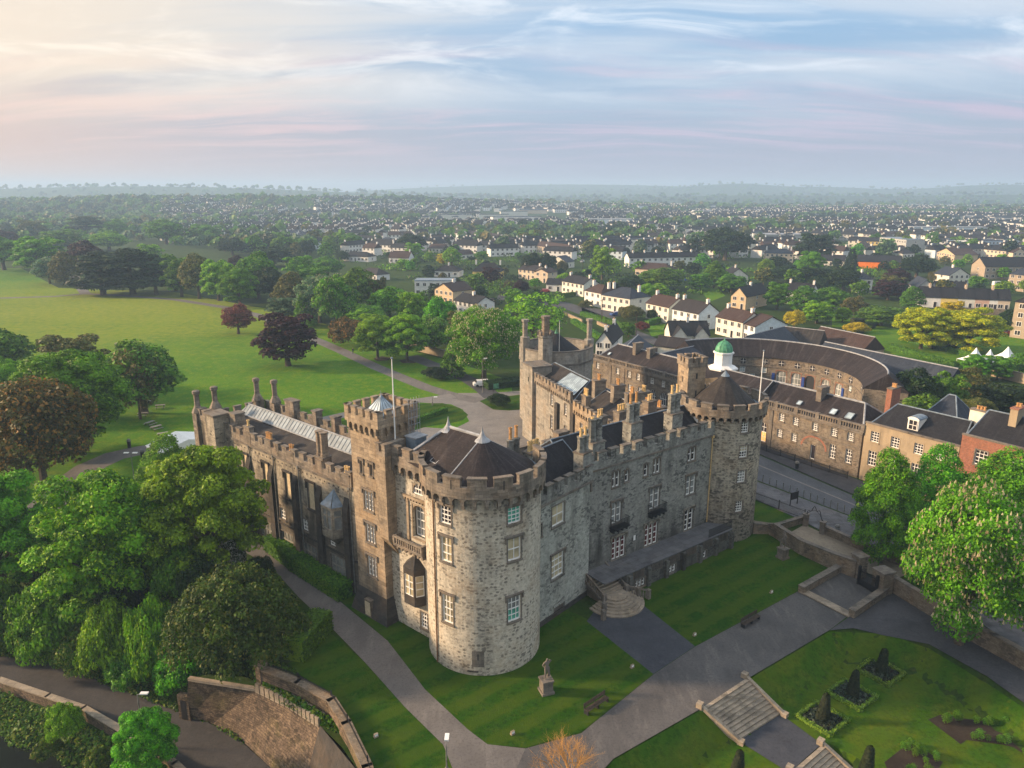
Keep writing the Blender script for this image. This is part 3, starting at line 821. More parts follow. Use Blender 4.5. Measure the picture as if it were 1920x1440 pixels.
def blind_panel(fr, op, parent, mat='boards', rec=0.25, name='blind_window', trim='label'):
 ua, ub, za, zb = op
 mb = MB()
 mb.poly([fr.p(ua, -rec, za), fr.p(ub, -rec, za), fr.p(ub, -rec, zb), fr.p(ua, -rec, zb)], 0)
 if trim:
  mb.box(fr, ua - 0.2, ub + 0.2, 0.002, 0.16, za - 0.22, za - 0.005, 1)
  mb.box(fr, ua - 0.35, ub + 0.35, 0.002, 0.18, zb + 0.15, zb + 0.36, 1)
  mb.box(fr, ua - 0.35, ua - 0.16, 0.002, 0.14, zb - 0.7, zb + 0.15, 1)
  mb.box(fr, ub + 0.16, ub + 0.35, 0.002, 0.14, zb - 0.7, zb + 0.15, 1)
  mb.box(fr, ua - 0.13, ua - 0.001, 0.002, 0.05, za, zb + 0.1, 1)
  mb.box(fr, ub + 0.001, ub + 0.13, 0.002, 0.05, za, zb + 0.1, 1)
 return mb.build(name, [M[mat], M['dark']], parent)
def parapet(fr, u0, u1, z0, z1, zm, n0, n1, mw=1.0, gw=0.6, mat=0, mb=None, cap=1, slit=False, first=True):
 """base wall, merlons and their copings in one mesh"""
 mb.box(fr, u0, u1, n0, n1, z0, z1, mat, bottom=True)
 k = max(1, int(round((u1 - u0 + gw) / (mw + gw))))
 sc = (u1 - u0) / (k * mw + (k - 1) * gw) if first else (u1 - u0) / (k * (mw + gw))
 u = u0 if first else u0 + gw * sc / 2
 for i in range(k):
  a, b = u, u + mw * sc
  mb.box(fr, a, b, n0 + 0.002, n1 - 0.002, z1, zm, mat, bottom=False)
  mb.box(fr, a - 0.05, b + 0.05, n0 - 0.05, n1 + 0.06, zm, zm + 0.12, cap)
  if slit and i % 2 == 0:
   c = (a + b) / 2
   mb.box(fr, c - 0.05, c + 0.05, n1 - 0.01, n1 + 0.005, z1 - 0.25, zm - 0.2, 2)
  u = b + gw * sc
 return mb
def machicolation(mb, fr, u0, u1, pitch, zc, zt, proj, mat=0, cw=0.26):
 k = max(1, int(round((u1 - u0) / pitch)))
 d = (u1 - u0) / k
 zs = zt - min(0.34, (zt - zc) * 0.4)
 zm = (zc + zs) / 2
 for i in range(k + 1):
  u = u0 + d * i
  mb.box(fr, u - cw / 2, u + cw / 2, 0.0, proj * 0.55, zc, zm, mat)
  mb.box(fr, u - cw / 2, u + cw / 2, 0.0, proj, zm, zt, mat)
  if i < k:
   a, b = u + cw / 2, u + d - cw / 2
   S = 8
   for j in range(S):
    s0, s1 = -1 + 2 * j / S, -1 + 2 * (j + 1) / S
    v0, v1 = (a + b) / 2 + s0 * (b - a) / 2, (a + b) / 2 + s1 * (b - a) / 2
    z0, z1 = zs + (zt - zs - 0.03) * arch_h(s0, 'round'), zs + (zt - zs - 0.03) * arch_h(s1, 'round')
    mb.poly([fr.p(v0, proj - 0.01, z0), fr.p(v1, proj - 0.01, z1), fr.p(v1, proj - 0.01, zt), fr.p(v0, proj - 0.01, zt)], mat)
    mb.poly([fr.p(v0, 0.02, z0), fr.p(v1, 0.02, z1), fr.p(v1, proj - 0.01, z1), fr.p(v0, proj - 0.01, z0)], mat)
def chimney(fr, u, n, z0, zb, zt, parent, bw=1.3, bd=0.8, shafts=2, pots=2, pot='pot', ph=0.9, shaft_r=0.36, square=False, name='chimney', mats=None):
 """square plinth, tall shafts side by side and clay pots"""
 mb = MB()
 mb.box(fr, u - bw / 2, u + bw / 2, n - bd / 2, n + bd / 2, z0, zb, 0)
 mb.box(fr, u - bw / 2 - 0.08, u + bw / 2 + 0.08, n - bd / 2 - 0.08, n + bd / 2 + 0.08, zb, zb + 0.16, 1)
 tops = []
 if shafts:
  for i in range(shafts):
   us = u + (i - (shafts - 1) / 2) * (bw / shafts)
   if square:
    mb.box(fr, us - shaft_r, us + shaft_r, n - shaft_r, n + shaft_r, zb + 0.16, zt, 0)
   else:
    q = fr.p(us, n, 0)
    mb.lathe(q, [(shaft_r * 1.15, zb + 0.16), (shaft_r * 1.15, zb + 0.4), (shaft_r, zb + 0.5), (shaft_r, zt - 0.25), (shaft_r * 1.2, zt - 0.12), (shaft_r * 1.2, zt), (0.0, zt)], 8, 0, R(22.5))
   tops.append(us)
 else:
  tops = [u]
 for us in tops if shafts else [u]:
  k = pots // max(1, len(tops)) if shafts else pots
  for j in range(k):
   q = fr.p(us + (j - (k - 1) / 2) * min(0.42, (bw - 0.2) / max(1, k)), n, 0)
   z = zt if shafts else zb + 0.16
   mb.lathe(q, [(0.17, z), (0.20, z + 0.05), (0.15, z + 0.15), (0.145, z + ph - 0.12), (0.19, z + ph - 0.1), (0.19, z + ph), (0.12, z + ph), (0.12, z + ph - 0.3), (0, z + ph - 0.3)], 8, 2)
 return mb.build(name, mats or [M['parapet'], M['trim'], M[pot]], parent)
def pipe(fr, u, z0, z1, parent, mat='pipe', r=0.07, n=0.12):
 mb = MB()
 mb.tube([fr.p(u, n, z0), fr.p(u, n, z1)], [r, r], 6, 0)
 q0, q1 = u - 0.16, u + 0.16
 mb.box(fr, q0, q1, 0.02, 0.28, z1, z1 + 0.3, 0)
 return mb.build('downpipe', M[mat], parent)
def flagpole(x, y, z0, z1, parent, r=0.09):
 mb = MB()
 mb.tube([(x, y, z0), (x, y, (z0 + z1) / 2), (x, y, z1)], [r, r * 0.85, r * 0.55], 8, 0)
 mb.lathe((x, y), [(0.0, z1 - 0.02), (0.12, z1 + 0.05), (0.12, z1 + 0.14), (0.0, z1 + 0.22)], 8, 1)
 mb.lathe((x, y), [(r * 2.2, z0), (r * 2.2, z0 + 0.3), (r, z0 + 0.35)], 8, 1)
 return mb.build('flagpole', [M['white'], M['leadblue']], parent)
def hip(mb, fr, u0, u1, n0, n1, z0, z1, hip0, hip1, mat=0, ridge=1, rn=None, rw=0.16):
 """hipped or gabled roof over u0..u1, n0..n1; hip0/hip1 = how far the ridge ends are drawn in"""
 rn = (n0 + n1) / 2 if rn is None else rn
 A, B, Cc, D = fr.p(u0, n1, z0), fr.p(u1, n1, z0), fr.p(u1, n0, z0), fr.p(u0, n0, z0)
 P, Q = fr.p(u0 + hip0, rn, z1), fr.p(u1 - hip1, rn, z1)
 mb.poly([A, B, Q, P], mat)
 mb.poly([Cc, D, P, Q], mat)
 mb.poly([D, A, P], mat)
 mb.poly([B, Cc, Q], mat)
 mb.poly([D, Cc, B, A], mat)
 if ridge is not None:
  r = rw / 2
  mb.tube([fr.p(u0 + hip0, rn, z1 + 0.02), fr.p(u1 - hip1, rn, z1 + 0.02)], [r, r], 5, ridge)
  if hip0 > 0.2:
   mb.tube([A, P], [r, r], 5, ridge), mb.tube([D, P], [r, r], 5, ridge)
  if hip1 > 0.2:
   mb.tube([B, Q], [r, r], 5, ridge), mb.tube([Cc, Q], [r, r], 5, ridge)
e1, e2 = (0.755, -0.656), (0.656, 0.755)
castle = thing('castle', 'large grey stone castle with round towers, battlements and slate roofs beside the lawns', 'castle', (0, 80, 0))
# ------------------------------------------------------------------ great round tower with its rounded slate roof
C1, R1 = (-2.65, 61.9), 5.3
cf = Cy(C1, R1, 0.35)
U = cf.u
lw = [(U(-125.6) - 0.62, U(-125.6) + 0.62, z0, z1) for z0, z1 in ((14.35, 16.0), (10.75, 13.1), (4.75, 7.5))]
rw_ = [(U(-57.0) - 0.68, U(-57.0) + 0.68, z0, z1) for z0, z1 in ((14.5, 16.0), (11.0, 13.1), (5.05, 7.45))]
mb = MB()
mb.wall(cf, U(-210), U(15), -0.4, 17.1, lw + rw_, 0)
for u_, z_ in ((U(-94), 1.6),):
 mb.box(cf, u_ - 0.55, u_ + 0.55, 0.002, 0.02, z_ - 0.7, z_ + 0.9, 1)
 mb.box(cf, u_ - 0.06, u_ + 0.06, 0.01, 0.03, z_, z_ + 0.6, 2)
mb.box(cf, U(-96) - 0.8, U(-96) + 0.2, 0.002, 0.06, 0.35, 0.5, 2)
rt = mb.build('round_tower', [M['tower'], M['trim'], M['dark']], castle)
for op, g, cu, nx, ny in ((lw[0], 'glassdark', None, 3, 4), (lw[1], 'glasswarm', None, 2, 3), (lw[2], 'glasswarm', None, 3, 4)):
 window(cf, op, rt, g, nx, ny, trim='label', wall='tower', curtain=cu)
for op, g, cu, nx, ny in ((rw_[0], 'glassgreen', None, 3, 4), (rw_[1], 'glasswarm', None, 2, 2), (rw_[2], 'glassgreen', 'glassgrey', 3, 4)):
 window(cf, op, rt, g, nx, ny, trim='label', wall='tower', curtain=cu)
mb = MB()
machicolation(mb, cf, U(-212), U(12), 1.0, 16.15, 17.15, 0.4, 0)
parapet(Cy(C1, R1, 0.35), U(-215), U(30), 17.15, 18.15, 18.95, 0.0, 0.42, 1.55, 0.6, 0, mb, 1, True)
mb.build('parapet', [M['parapet'], M['trim'], M['dark']], rt)
mb = MB()
for sgn, dx in ((1, 0),):
 mb.tube([cf.p(U(-141), 0.10, 0.1), cf.p(U(-141), 0.10, 16.2)], [0.07, 0.07], 6)
mb.build('downpipe', M['pipe'], rt)
# roof: half cone, ridge, hip at the far end
rfr = Fr(C1, (-e1[0], -e1[1]), 0.0, e2)          # u runs back from the cone along the ridge
mb = MB()
za, zr = 17.9, 20.75
apx = (C1[0], C1[1], zr)
K = 40
a_back = math.degrees(math.atan2(e2[1], e2[0]))
for k in range(K):
 d0, d1 = a_back - 180 * k / K, a_back - 180 * (k + 1) / K
 p0 = (C1[0] + 4.75 * math.cos(R(d0)), C1[1] + 4.75 * math.sin(R(d0)), za)
 p1 = (C1[0] + 4.75 * math.cos(R(d1)), C1[1] + 4.75 * math.sin(R(d1)), za)
 mb.poly([p1, p0, apx], 0, [(R(d1) * 4.75, 0), (R(d0) * 4.75, 0), (R((d0 + d1) / 2) * 4.75, 5.5)])
L_ = 4.35
lf, rg = rfr.p(0, -4.75, za), rfr.p(0, 4.75, za)
lb, rb = rfr.p(7.0, -3.5, za), rfr.p(7.0, 4.75, za)
far = rfr.p(L_, 0, zr)
mb.poly([lf, apx, far, lb], 0)
mb.poly([apx, rg, rb, far], 0)
mb.poly([lb, far, rb], 0)
for a, b in ((apx, far), (far, lb), (far, rb)):
 mb.tube([(a[0], a[1], a[2] + 0.05), (b[0], b[1], b[2] + 0.05)], [0.16, 0.16], 6, 1)
for a in (lf, rg):
 mb.tube([apx, a], [0.06, 0.06], 5, 1)
mb.build('slate_roof', [M['slate_plum'], M['lead']], rt)
for q in (apx, far):
 mb = MB()
 mb.lathe(q, [(0.75, q[2] - 0.36), (0.42, q[2] - 0.08), (0.22, q[2] + 0.2), (0.11, q[2] + 0.5), (0.05, q[2] + 0.8), (0.0, q[2] + 1.1)], 12, 0)
 mb.build('lead_finial', M['lead'], rt, smooth=True)
mb = MB()
sk = rfr.p(3.9, -2.55, 18.82)
s1_, s2_ = Vector(lb) - Vector(lf), Vector(apx) - Vector(lf)
nn = s1_.cross(s2_).normalized()
nn = nn if nn.z > 0 else -nn
s1_.normalize()
s2_ = nn.cross(s1_)
ctr = Vector(lf) + s1_ * 3.2 + s2_ * 1.7 * (1 if s2_.z > 0 else -1)
s2_ = s2_ if s2_.z > 0 else -s2_
q = [ctr + s1_ * a * 0.45 + s2_ * b * 0.6 + nn * 0.08 for a, b in ((-1, -1), (1, -1), (1, 1), (-1, 1))]
mb.poly(q, 0)
for i in range(4):
 mb.tube([q[i], q[(i + 1) % 4]], [0.06, 0.06], 4, 1)
mb.build('skylight', [M['skyglass'], M['lead']], rt)
mb = MB()
fl = rfr.p
mb.prism([fl(0, -4.4, 0)[:2], fl(0, 4.9, 0)[:2], fl(9, 4.9, 0)[:2], fl(9, -2.8, 0)[:2]][::-1], 17.3, 17.55)
mb.lathe(C1, [(5.2, 17.3), (5.2, 17.6), (0, 17.6)], 32)
mb.build('wall_walk', M['leadblue'], rt)
# ------------------------------------------------------------------ flat bay between the round and the square tower
m2 = (-e2[0], -e2[1])
dfr = Fr((-11.91, 65.68), e1, 0.0, m2)
lun, tall, ori, sml = (3.45, 4.85, 14.7, 15.75), (3.35, 5.05, 10.3, 13.6), (2.3, 4.9, 3.5, 7.6), (4.0, 5.0, 0.8, 2.5)
mb = MB()
mb.wall(dfr, -0.6, 6.4, -0.4, 17.1, [lun, tall, sml], 0)
mb.box(dfr, 2.2, 5.8, 0.002, 0.22, 14.15, 14.4, 1)
for i in range(9):
 mb.box(dfr, 2.3 + i * 0.4, 2.5 + i * 0.4, 0.002, 0.18, 13.9, 14.15, 1)
mb.box(dfr, 2.6, 2.9, 0.002, 0.12, 9.4, 13.9, 1)
mb.box(dfr, 5.3, 5.6, 0.002, 0.12, 9.4, 13.9, 1)
fb = mb.build('window_bay_wall', [M['tower'], M['ashlar'], M['dark']], castle)
window(dfr, lun, fb, 'glassdark', 4, 2, 'round', 1.0, trim=None, wall='ashlar')
window(dfr, tall, fb, 'glassgrey', 3, 4, 'round', 0.7, trim='frame', tm='ashlar', wall='ashlar', rec=0.55)
window(dfr, sml, fb, 'glassdark', 3, 4, trim='frame', wall='tower')
mb = MB()   # stone balcony
mb.box(dfr, 1.5, 5.6, 0.002, 1.0, 9.15, 9.42, 0)
for i in range(7):
 mb.box(dfr, 1.7 + i * 0.58, 1.95 + i * 0.58, 0.002, 0.75, 8.7, 9.15, 0)
for i in range(13):
 mb.box(dfr, 1.6 + i * 0.31, 1.74 + i * 0.31, 0.84, 0.96, 9.42, 10.0, 0)
mb.box(dfr, 1.5, 5.6, 0.80, 1.02, 10.0, 10.16, 0)
for u_ in (1.5, 5.35):
 mb.box(dfr, u_, u_ + 0.25, 0.1, 1.03, 9.42, 10.18, 0)
mb.build('balcony', M['parapet'], fb)
mb = MB()   # canted stone oriel
c0, c1, dpt = ori[0], ori[1], 1.0
prof = [(c0, 0.0), (c0 + 0.55, dpt), (c1 - 0.55, dpt), (c1, 0.0)]
P_ = lambda u, n, z: dfr.p(u, n, z)
for (ua, na), (ub, nb) in zip(prof, prof[1:]):
 l_ = math.hypot(ub - ua, nb - na)
 pa, pb = P_(ua, na, 0), P_(ub, nb, 0)
 fr_ = Fr(pa[:2], (pb[0] - pa[0], pb[1] - pa[1]))
 if fr_.n[0] * m2[0] + fr_.n[1] * m2[1] < -0.2:
  fr_.n = (-fr_.n[0], -fr_.n[1])
 op = (0.16, l_ - 0.16, 4.5, 6.7)
 mb.wall(fr_, 0, l_, 3.5, 7.4, [op], 0, rev=0.12)
 a, b = op[0], op[1]
 mb.poly([fr_.p(a, -0.1, op[2]), fr_.p(b, -0.1, op[2]), fr_.p(b, -0.1, op[3]), fr_.p(a, -0.1, op[3])], 1)
 k = 2 if l_ > 1.3 else 1
 for i in range(k + 1):
  u_ = a + (b - a) * i / k
  mb.box(fr_, u_ - 0.05, u_ + 0.05, -0.1, -0.03, op[2], op[3], 2)
 for z_ in (4.5, 5.25, 5.95, 6.65):
  mb.box(fr_, a, b, -0.095, -0.04, z_, z_ + 0.07, 2)
 mb.poly([fr_.p(0, 0, 7.4), fr_.p(l_, 0, 7.4), P_((c0 + c1) / 2, 0.02, 8.5)], 0)
 mb.poly([fr_.p(l_, 0, 3.5), fr_.p(0, 0, 3.5), P_((c0 + c1) / 2, 0.02, 2.7)], 0)
mb.build('oriel_window', [M['dark'], M['glasswarm'], M['white']], fb)
mb = MB()   # clasping pier with its own battlements, and the parapet over the bay
mb.box(dfr, -0.2, 1.05, 0.0, 1.15, 9.5, 18.0, 0)
mb.poly([dfr.p(-0.2, 1.15, 9.5), dfr.p(-0.2, 0.0, 7.6), dfr.p(1.05, 0.0, 7.6), dfr.p(1.05, 1.15, 9.5)], 0)
mb.poly([dfr.p(1.05, 1.15, 9.5), dfr.p(1.05, 0.0, 7.6), dfr.p(1.05, 0.0, 9.5)], 0)
parapet(dfr, -0.2, 1.15, 18.0, 18.4, 19.1, -1.2, 1.2, 0.5, 0.4, 1, mb, 1)
mb.build('corner_pier', [M['ashlar'], M['parapet'], M['dark']], fb)
mb = MB()
machicolation(mb, dfr, 1.2, 5.2, 1.0, 16.15, 17.15, 0.4, 0)
parapet(dfr, 1.1, 5.3, 17.15, 18.15, 18.95, 0.0, 0.42, 1.1, 0.55, 0, mb, 1)
mb.build('parapet', [M['parapet'], M['trim'], M['dark']], fb)
mb = MB()
mb.box(dfr, 0.9, 2.3, -3.0, -1.6, 17.5, 19.3, 0, top=1)
mb.box(dfr, 0.8, 2.4, -3.1, -1.5, 19.3, 19.42, 1)
mb.build('roof_hatch', [M['leadblue'], M['lead']], fb)
q = dfr.p(0.55, -0.6, 0)
flagpole(q[0], q[1], 18.0, 27.0, fb, 0.075)
# ------------------------------------------------------------------ square tower
sfr = Fr((-12.5, 65.0), e1, 0.0, m2)          # u from -4.4 (left) to 0 (front corner)
srf = Fr((-12.5, 65.0), e2, 0.0, e1)          # right-hand face
SW = 4.4
ws = [(-2.75, -1.35, 11.6, 13.6), (-2.75, -1.35, 8.1, 10.1), (-2.75, -1.35, 4.4, 6.6)]
sl_ = [(-3.1, -2.75, 15.3, 16.6), (-1.6, -1.2, 15.4, 16.6)]
mb = MB()
mb.wall(sfr, -SW, 0, 1.8, 20.0, ws + sl_, 0)
mb.wall(srf, 0, SW, -0.3, 20.0, [], 0)
bfr = Fr(sfr.p(-SW, -SW, 0)[:2], (-e1[0], -e1[1]), 0.0, e2)
mb.wall(Fr(sfr.p(-SW, -SW, 0)[:2], m2, 0.0, (-e1[0], -e1[1])), 0, SW, -0.3, 20.0, [], 0)
mb.wall(Fr(sfr.p(0, -SW, 0)[:2], (-e1[0], -e1[1]), 0.0, e2), 0, SW, -0.3, 20.0, [], 0)
mb.box(sfr, -SW, 0, -SW, 0, 20.0, 20.3, 0, top=2)
# battered plinth
o = 0.75
B = [sfr.p(-SW - o, o, -0.3), sfr.p(o, o, -0.3), sfr.p(o, -1.4, -0.3), sfr.p(-SW - o, -1.4, -0.3)]
T = [sfr.p(-SW - 0.03, 0.03, 2.6), sfr.p(0.03, 0.03, 2.6), sfr.p(0.03, -1.4, 2.6), sfr.p(-SW - 0.03, -1.4, 2.6)]
for i, j in ((0, 1), (1, 2), (3, 0)):
 mb.poly([B[i], B[j], T[j], T[i]], 1)
mb.poly(T, 1)
sq = mb.build('square_tower', [M['ashlar'], M['dark'], M['leadblue']], castle)
for op in ws:
 window(sfr, op, sq, 'glassgrey', 1, 4, None, 0, 3, 'label', wall='ashlar')
for op in sl_:
 window(sfr, op, sq, 'glassdark', 1, 1, None, 0, 1, 'label', wall='ashlar', fm='trim')
mb = MB()
fq = sfr.sub(-2.3, 0.36, 0.0)
mb.box(fq, -0.5, 0.5, -0.3, 0.3, 0.0, 1.9, 0)
mb.box(fq, -0.4, 0.4, 0.302, 0.32, 0.2, 1.7, 1)
mb.build('basement_window', [M['ashlar'], M['boards']], sq)
mb = MB()
for fr_, a, b in ((sfr, -SW, 0), (srf, 0, SW), (Fr(sfr.p(-SW, -SW, 0)[:2], m2, 0.0, (-e1[0], -e1[1])), 0, SW), (Fr(sfr.p(0, -SW, 0)[:2], (-e1[0], -e1[1]), 0.0, e2), 0, SW)):
 machicolation(mb, fr_, a + 0.15, b - 0.15, 0.86, 19.55, 20.5, 0.32, 0, 0.26)
 parapet(fr_, a - 0.32, b + 0.30, 20.5, 21.3, 22.05, -0.05, 0.32, 0.72, 0.45, 0, mb, 1)
mb.build('parapet', [M['ashlar'], M['parapet'], M['dark']], sq)
mb = MB()      # pyramid skylight of glass and lead bars
g0, g1 = -3.35, -0.95
cn = (sfr.p((g0 + g1) / 2, -SW / 2, 22.9))
cs = [sfr.p(g0, -SW / 2 + 1.25, 21.2), sfr.p(g1, -SW / 2 + 1.25, 21.2), sfr.p(g1, -SW / 2 - 1.25, 21.2), sfr.p(g0, -SW / 2 - 1.25, 21.2)]
for i in range(4):
 p0, p1 = Vector(cs[i]), Vector(cs[(i + 1) % 4])
 mb.poly([p0, p1, cn], 0)
 for t in (0, 0.25, 0.5, 0.75):
  mb.tube([p0.lerp(p1, t), Vector(cn)], [0.05, 0.035], 5, 1)
mb.box(sfr, g0 - 0.1, g1 + 0.1, -SW / 2 - 1.35, -SW / 2 + 1.35, 20.3, 21.2, 1)
mb.tube([cn, (cn[0], cn[1], cn[2] + 0.45)], [0.05, 0.02], 6, 1)
mb.build('pyramid_skylight', [M['skyglass'], M['leadblue']], sq)
mb = MB()      # steel ladder and guard rail on the far corner
for i in range(5):
 q = srf.p(3.1 + i * 0.35, 0.75, 0)
 mb.tube([(q[0], q[1], 18.6), (q[0], q[1], 22.9)], [0.03, 0.03], 5)
for z_ in np.arange(18.8, 23.0, 0.7):
 mb.tube([srf.p(3.1, 0.75, z_), srf.p(4.5, 0.75, z_)], [0.025, 0.025], 5)
mb.build('roof_ladder', M['lead'], sq)
# ------------------------------------------------------------------ gallery wing
wfr = Fr((-16.7, 70.3), (-0.755, 0.656), 0.0, (-0.656, -0.755))
WL = 30.5
blind = [(16.0, 17.1, 7.7, 10.8), (11.35, 12.45, 7.7, 10.8), (6.7, 7.9, 7.7, 10.8), (20.6, 21.7, 7.7, 10.8)]
midw = [(13.0, 14.2, 4.6, 6.0), (8.4, 9.5, 4.6, 6.0), (3.3, 4.4, 4.4, 5.6), (17.6, 18.7, 4.6, 6.0)]
loww = [(11.8, 14.4, 0.9, 3.0), (7.0, 9.8, 0.9, 3.0), (1.6, 4.4, 0.9, 3.4), (16.3, 19.0, 0.9, 3.0)]
mb = MB()
mb.wall(wfr, -0.6, WL, -0.4, 12.5, blind + midw + loww, 0)
mb.wall(Fr(wfr.p(WL, 0, 0)[:2], (0.656, 0.755), 0.0, (-0.755, 0.656)), 0, 8.9, -0.4, 12.5, [], 0)
mb.wall(Fr(wfr.p(WL, -8.9, 0)[:2], (0.755, -0.656), 0.0, (0.656, 0.755)), 0, WL + 2, -0.4, 12.5, [], 0)
mb.box(wfr, -0.4, WL - 1.0, 0.002, 0.2, 12.25, 12.5, 1)
for i in range(34):     # putlog holes under the cornice
 mb.box(wfr, 0.4 + i * 0.82, 0.58 + i * 0.82, 0.001, 0.02, 11.7, 11.88, 2)
for u_ in (15.3, 10.3, 5.7, 0.75, 20.2):        # buttresses with pointed recess heads
 mb.box(wfr, u_ - 0.45, u_ + 0.45, 0.002, 0.4, -0.4, 9.6, 2)
 mb.poly([wfr.p(u_ - 0.45, 0.4, 9.6), wfr.p(u_ + 0.45, 0.4, 9.6), wfr.p(u_ + 0.45, 0.0, 11.0), wfr.p(u_ - 0.45, 0.0, 11.0)], 2)
 mb.poly([wfr.p(u_ - 0.45, 0.0, 9.6), wfr.p(u_ - 0.45, 0.4, 9.6), wfr.p(u_ - 0.45, 0.0, 11.0)], 2)
 mb.poly([wfr.p(u_ + 0.45, 0.4, 9.6), wfr.p(u_ + 0.45, 0.0, 9.6), wfr.p(u_ + 0.45, 0.0, 11.0)], 2)
mb.box(wfr, -0.5, 22, 0.002, 0.12, 3.9, 4.1, 2)
wing = mb.build('gallery_wing', [M['wing'], M['trim'], M['dark']], castle)
for op in blind:
 blind_panel(wfr, op, wing, rec=0.12)
for op in midw:
 window(wfr, op, wing, 'glassgrey', 2, 3, trim='frame', wall='wing')
for op in loww:
 window(wfr, op, wing, 'glassgrey', 4, 2, trim='frame', wall='wing', fm='woodgrey', bar=0.12)
mb = MB()       # canted oriel with a stone cap
prof = [(1.5, 0.0), (2.0, 1.15), (3.9, 1.15), (4.4, 0.0)]
for (ua, na), (ub, nb) in zip(prof, prof[1:]):
 pa, pb = wfr.p(ua, na, 0), wfr.p(ub, nb, 0)
 l_ = math.hypot(pb[0] - pa[0], pb[1] - pa[1])
 fr_ = Fr(pa[:2], (pb[0] - pa[0], pb[1] - pa[1]))
 if fr_.n[0] * wfr.n[0] + fr_.n[1] * wfr.n[1] < 0:
  fr_.n = (-fr_.n[0], -fr_.n[1])
 op = (0.18, l_ - 0.18, 7.2, 9.4)
 mb.wall(fr_, 0, l_, 6.2, 9.8, [op], 0, rev=0.15)
 mb.poly([fr_.p(op[0], -0.12, op[2]), fr_.p(op[1], -0.12, op[2]), fr_.p(op[1], -0.12, op[3]), fr_.p(op[0], -0.12, op[3])], 1)
 for u_ in ((l_ / 2,) if l_ > 1.5 else ()) + (0.2, l_ - 0.2):
  mb.box(fr_, u_ - 0.06, u_ + 0.06, -0.12, -0.02, op[2], op[3], 0)
 mb.box(fr_, op[0], op[1], -0.12, -0.03, 8.6, 8.72, 0)
 mb.poly([fr_.p(0, 0.1, 9.8), fr_.p(l_, 0.1, 9.8), wfr.p(2.95, 0.02, 11.4)], 2)
 mb.poly([fr_.p(l_, 0, 6.2), fr_.p(0, 0, 6.2), wfr.p(2.95, 0.02, 4.9)], 0)
mb.build('oriel_window', [M['wing'], M['glassgrey'], M['leadblue']], wing)
mb = MB()
parapet(wfr, -0.3, WL - 4.6, 12.5, 13.3, 14.0, -0.3, 0.12, 0.95, 0.75, 0, mb, 1, True)
parapet(Fr(wfr.p(WL, -8.9, 0)[:2], (0.755, -0.656), 0.0, (0.656, 0.755)), 0, WL + 1, 12.5, 13.3, 14.0, -0.3, 0.12, 0.95, 0.75, 0, mb, 1)
parapet(Fr(wfr.p(WL, 0, 0)[:2], (0.656, 0.755), 0.0, (-0.755, 0.656)), 0.5, 8.4, 12.5, 13.5, 14.2, -0.3, 0.12, 0.95, 0.75, 0, mb, 1)
mb.build('parapet', [M['parapet'], M['trim'], M['dark']], wing)
mb = MB()       # slate slopes with a raised strip of glazing and white gutters
a, b = 0.6, WL - 1.2
sec = [(-0.5, 12.55), (-3.5, 13.95)]
mb.poly([wfr.p(a, -0.5, 12.55), wfr.p(b, -0.5, 12.55), wfr.p(b - 1.2, -3.5, 13.95), wfr.p(a, -3.5, 13.95)][::-1], 0)
mb.poly([wfr.p(a, -8.4, 12.55), wfr.p(b, -8.4, 12.55), wfr.p(b - 1.2, -5.4, 13.95), wfr.p(a, -5.4, 13.95)], 0)
mb.poly([wfr.p(b, -0.5, 12.55), wfr.p(b, -8.4, 12.55), wfr.p(b - 1.2, -5.4, 13.95), wfr.p(b - 1.2, -3.5, 13.95)], 0)
for u_, nn_ in ((a, -0.5),):
 mb.tube([wfr.p(a, -3.45, 14.0), wfr.p(b - 1.2, -3.45, 14.0)], [0.10, 0.10], 5, 1)
mb.box(wfr, -0.2, WL - 0.4, -0.9, -0.35, 12.42, 12.56, 1)
roof = mb.build('slate_roof', [M['slate_brown'], M['lead']], wing)
mb = MB()
mb.poly([wfr.p(a, -3.5, 14.02), wfr.p(b - 1.2, -3.5, 14.02), wfr.p(b - 1.9, -4.5, 15.1), wfr.p(a, -4.5, 15.1)][::-1], 0)
mb.poly([wfr.p(a, -5.5, 14.02), wfr.p(b - 1.2, -5.5, 14.02), wfr.p(b - 1.9, -4.5, 15.1), wfr.p(a, -4.5, 15.1)], 0)
mb.poly([wfr.p(b - 1.2, -3.5, 14.02), wfr.p(b - 1.2, -5.5, 14.02), wfr.p(b - 1.9, -4.5, 15.1)], 0)
k = 38
for i in range(k + 1):
 u_ = a + (b - 1.9 - a) * i / k
 mb.tube([wfr.p(u_, -3.5, 14.05), wfr.p(u_, -4.5, 15.13)], [0.035, 0.035], 4, 1)
mb.tube([wfr.p(a, -4.5, 15.13), wfr.p(b - 1.9, -4.5, 15.13)], [0.09, 0.09], 5, 1)
mb.build('roof_glazing', [M['roofglass'], M['lead']], wing)
# chimneys standing in the wing's parapet
chimney(wfr, 5.3, -0.5, 12.5, 14.3, 17.2, wing, 1.5, 1.1, 2, 0, shaft_r=0.42)
for u_, z_, k, p_ in ((10.8, 13.6, 2, 'pot'), (15.4, 14.0, 4, 'pot'), (19.9, 14.6, 1, 'potbuff'), (0.6, 13.6, 2, 'potbuff')):
 chimney(wfr, u_, -0.15, 12.5, z_, z_, wing, 1.3, 0.6, 0, k, p_, 0.75)
chimney(wfr, 24.0, -1.0, 12.5, 15.3, 15.3, wing, 1.3, 1.3, 0, 0)
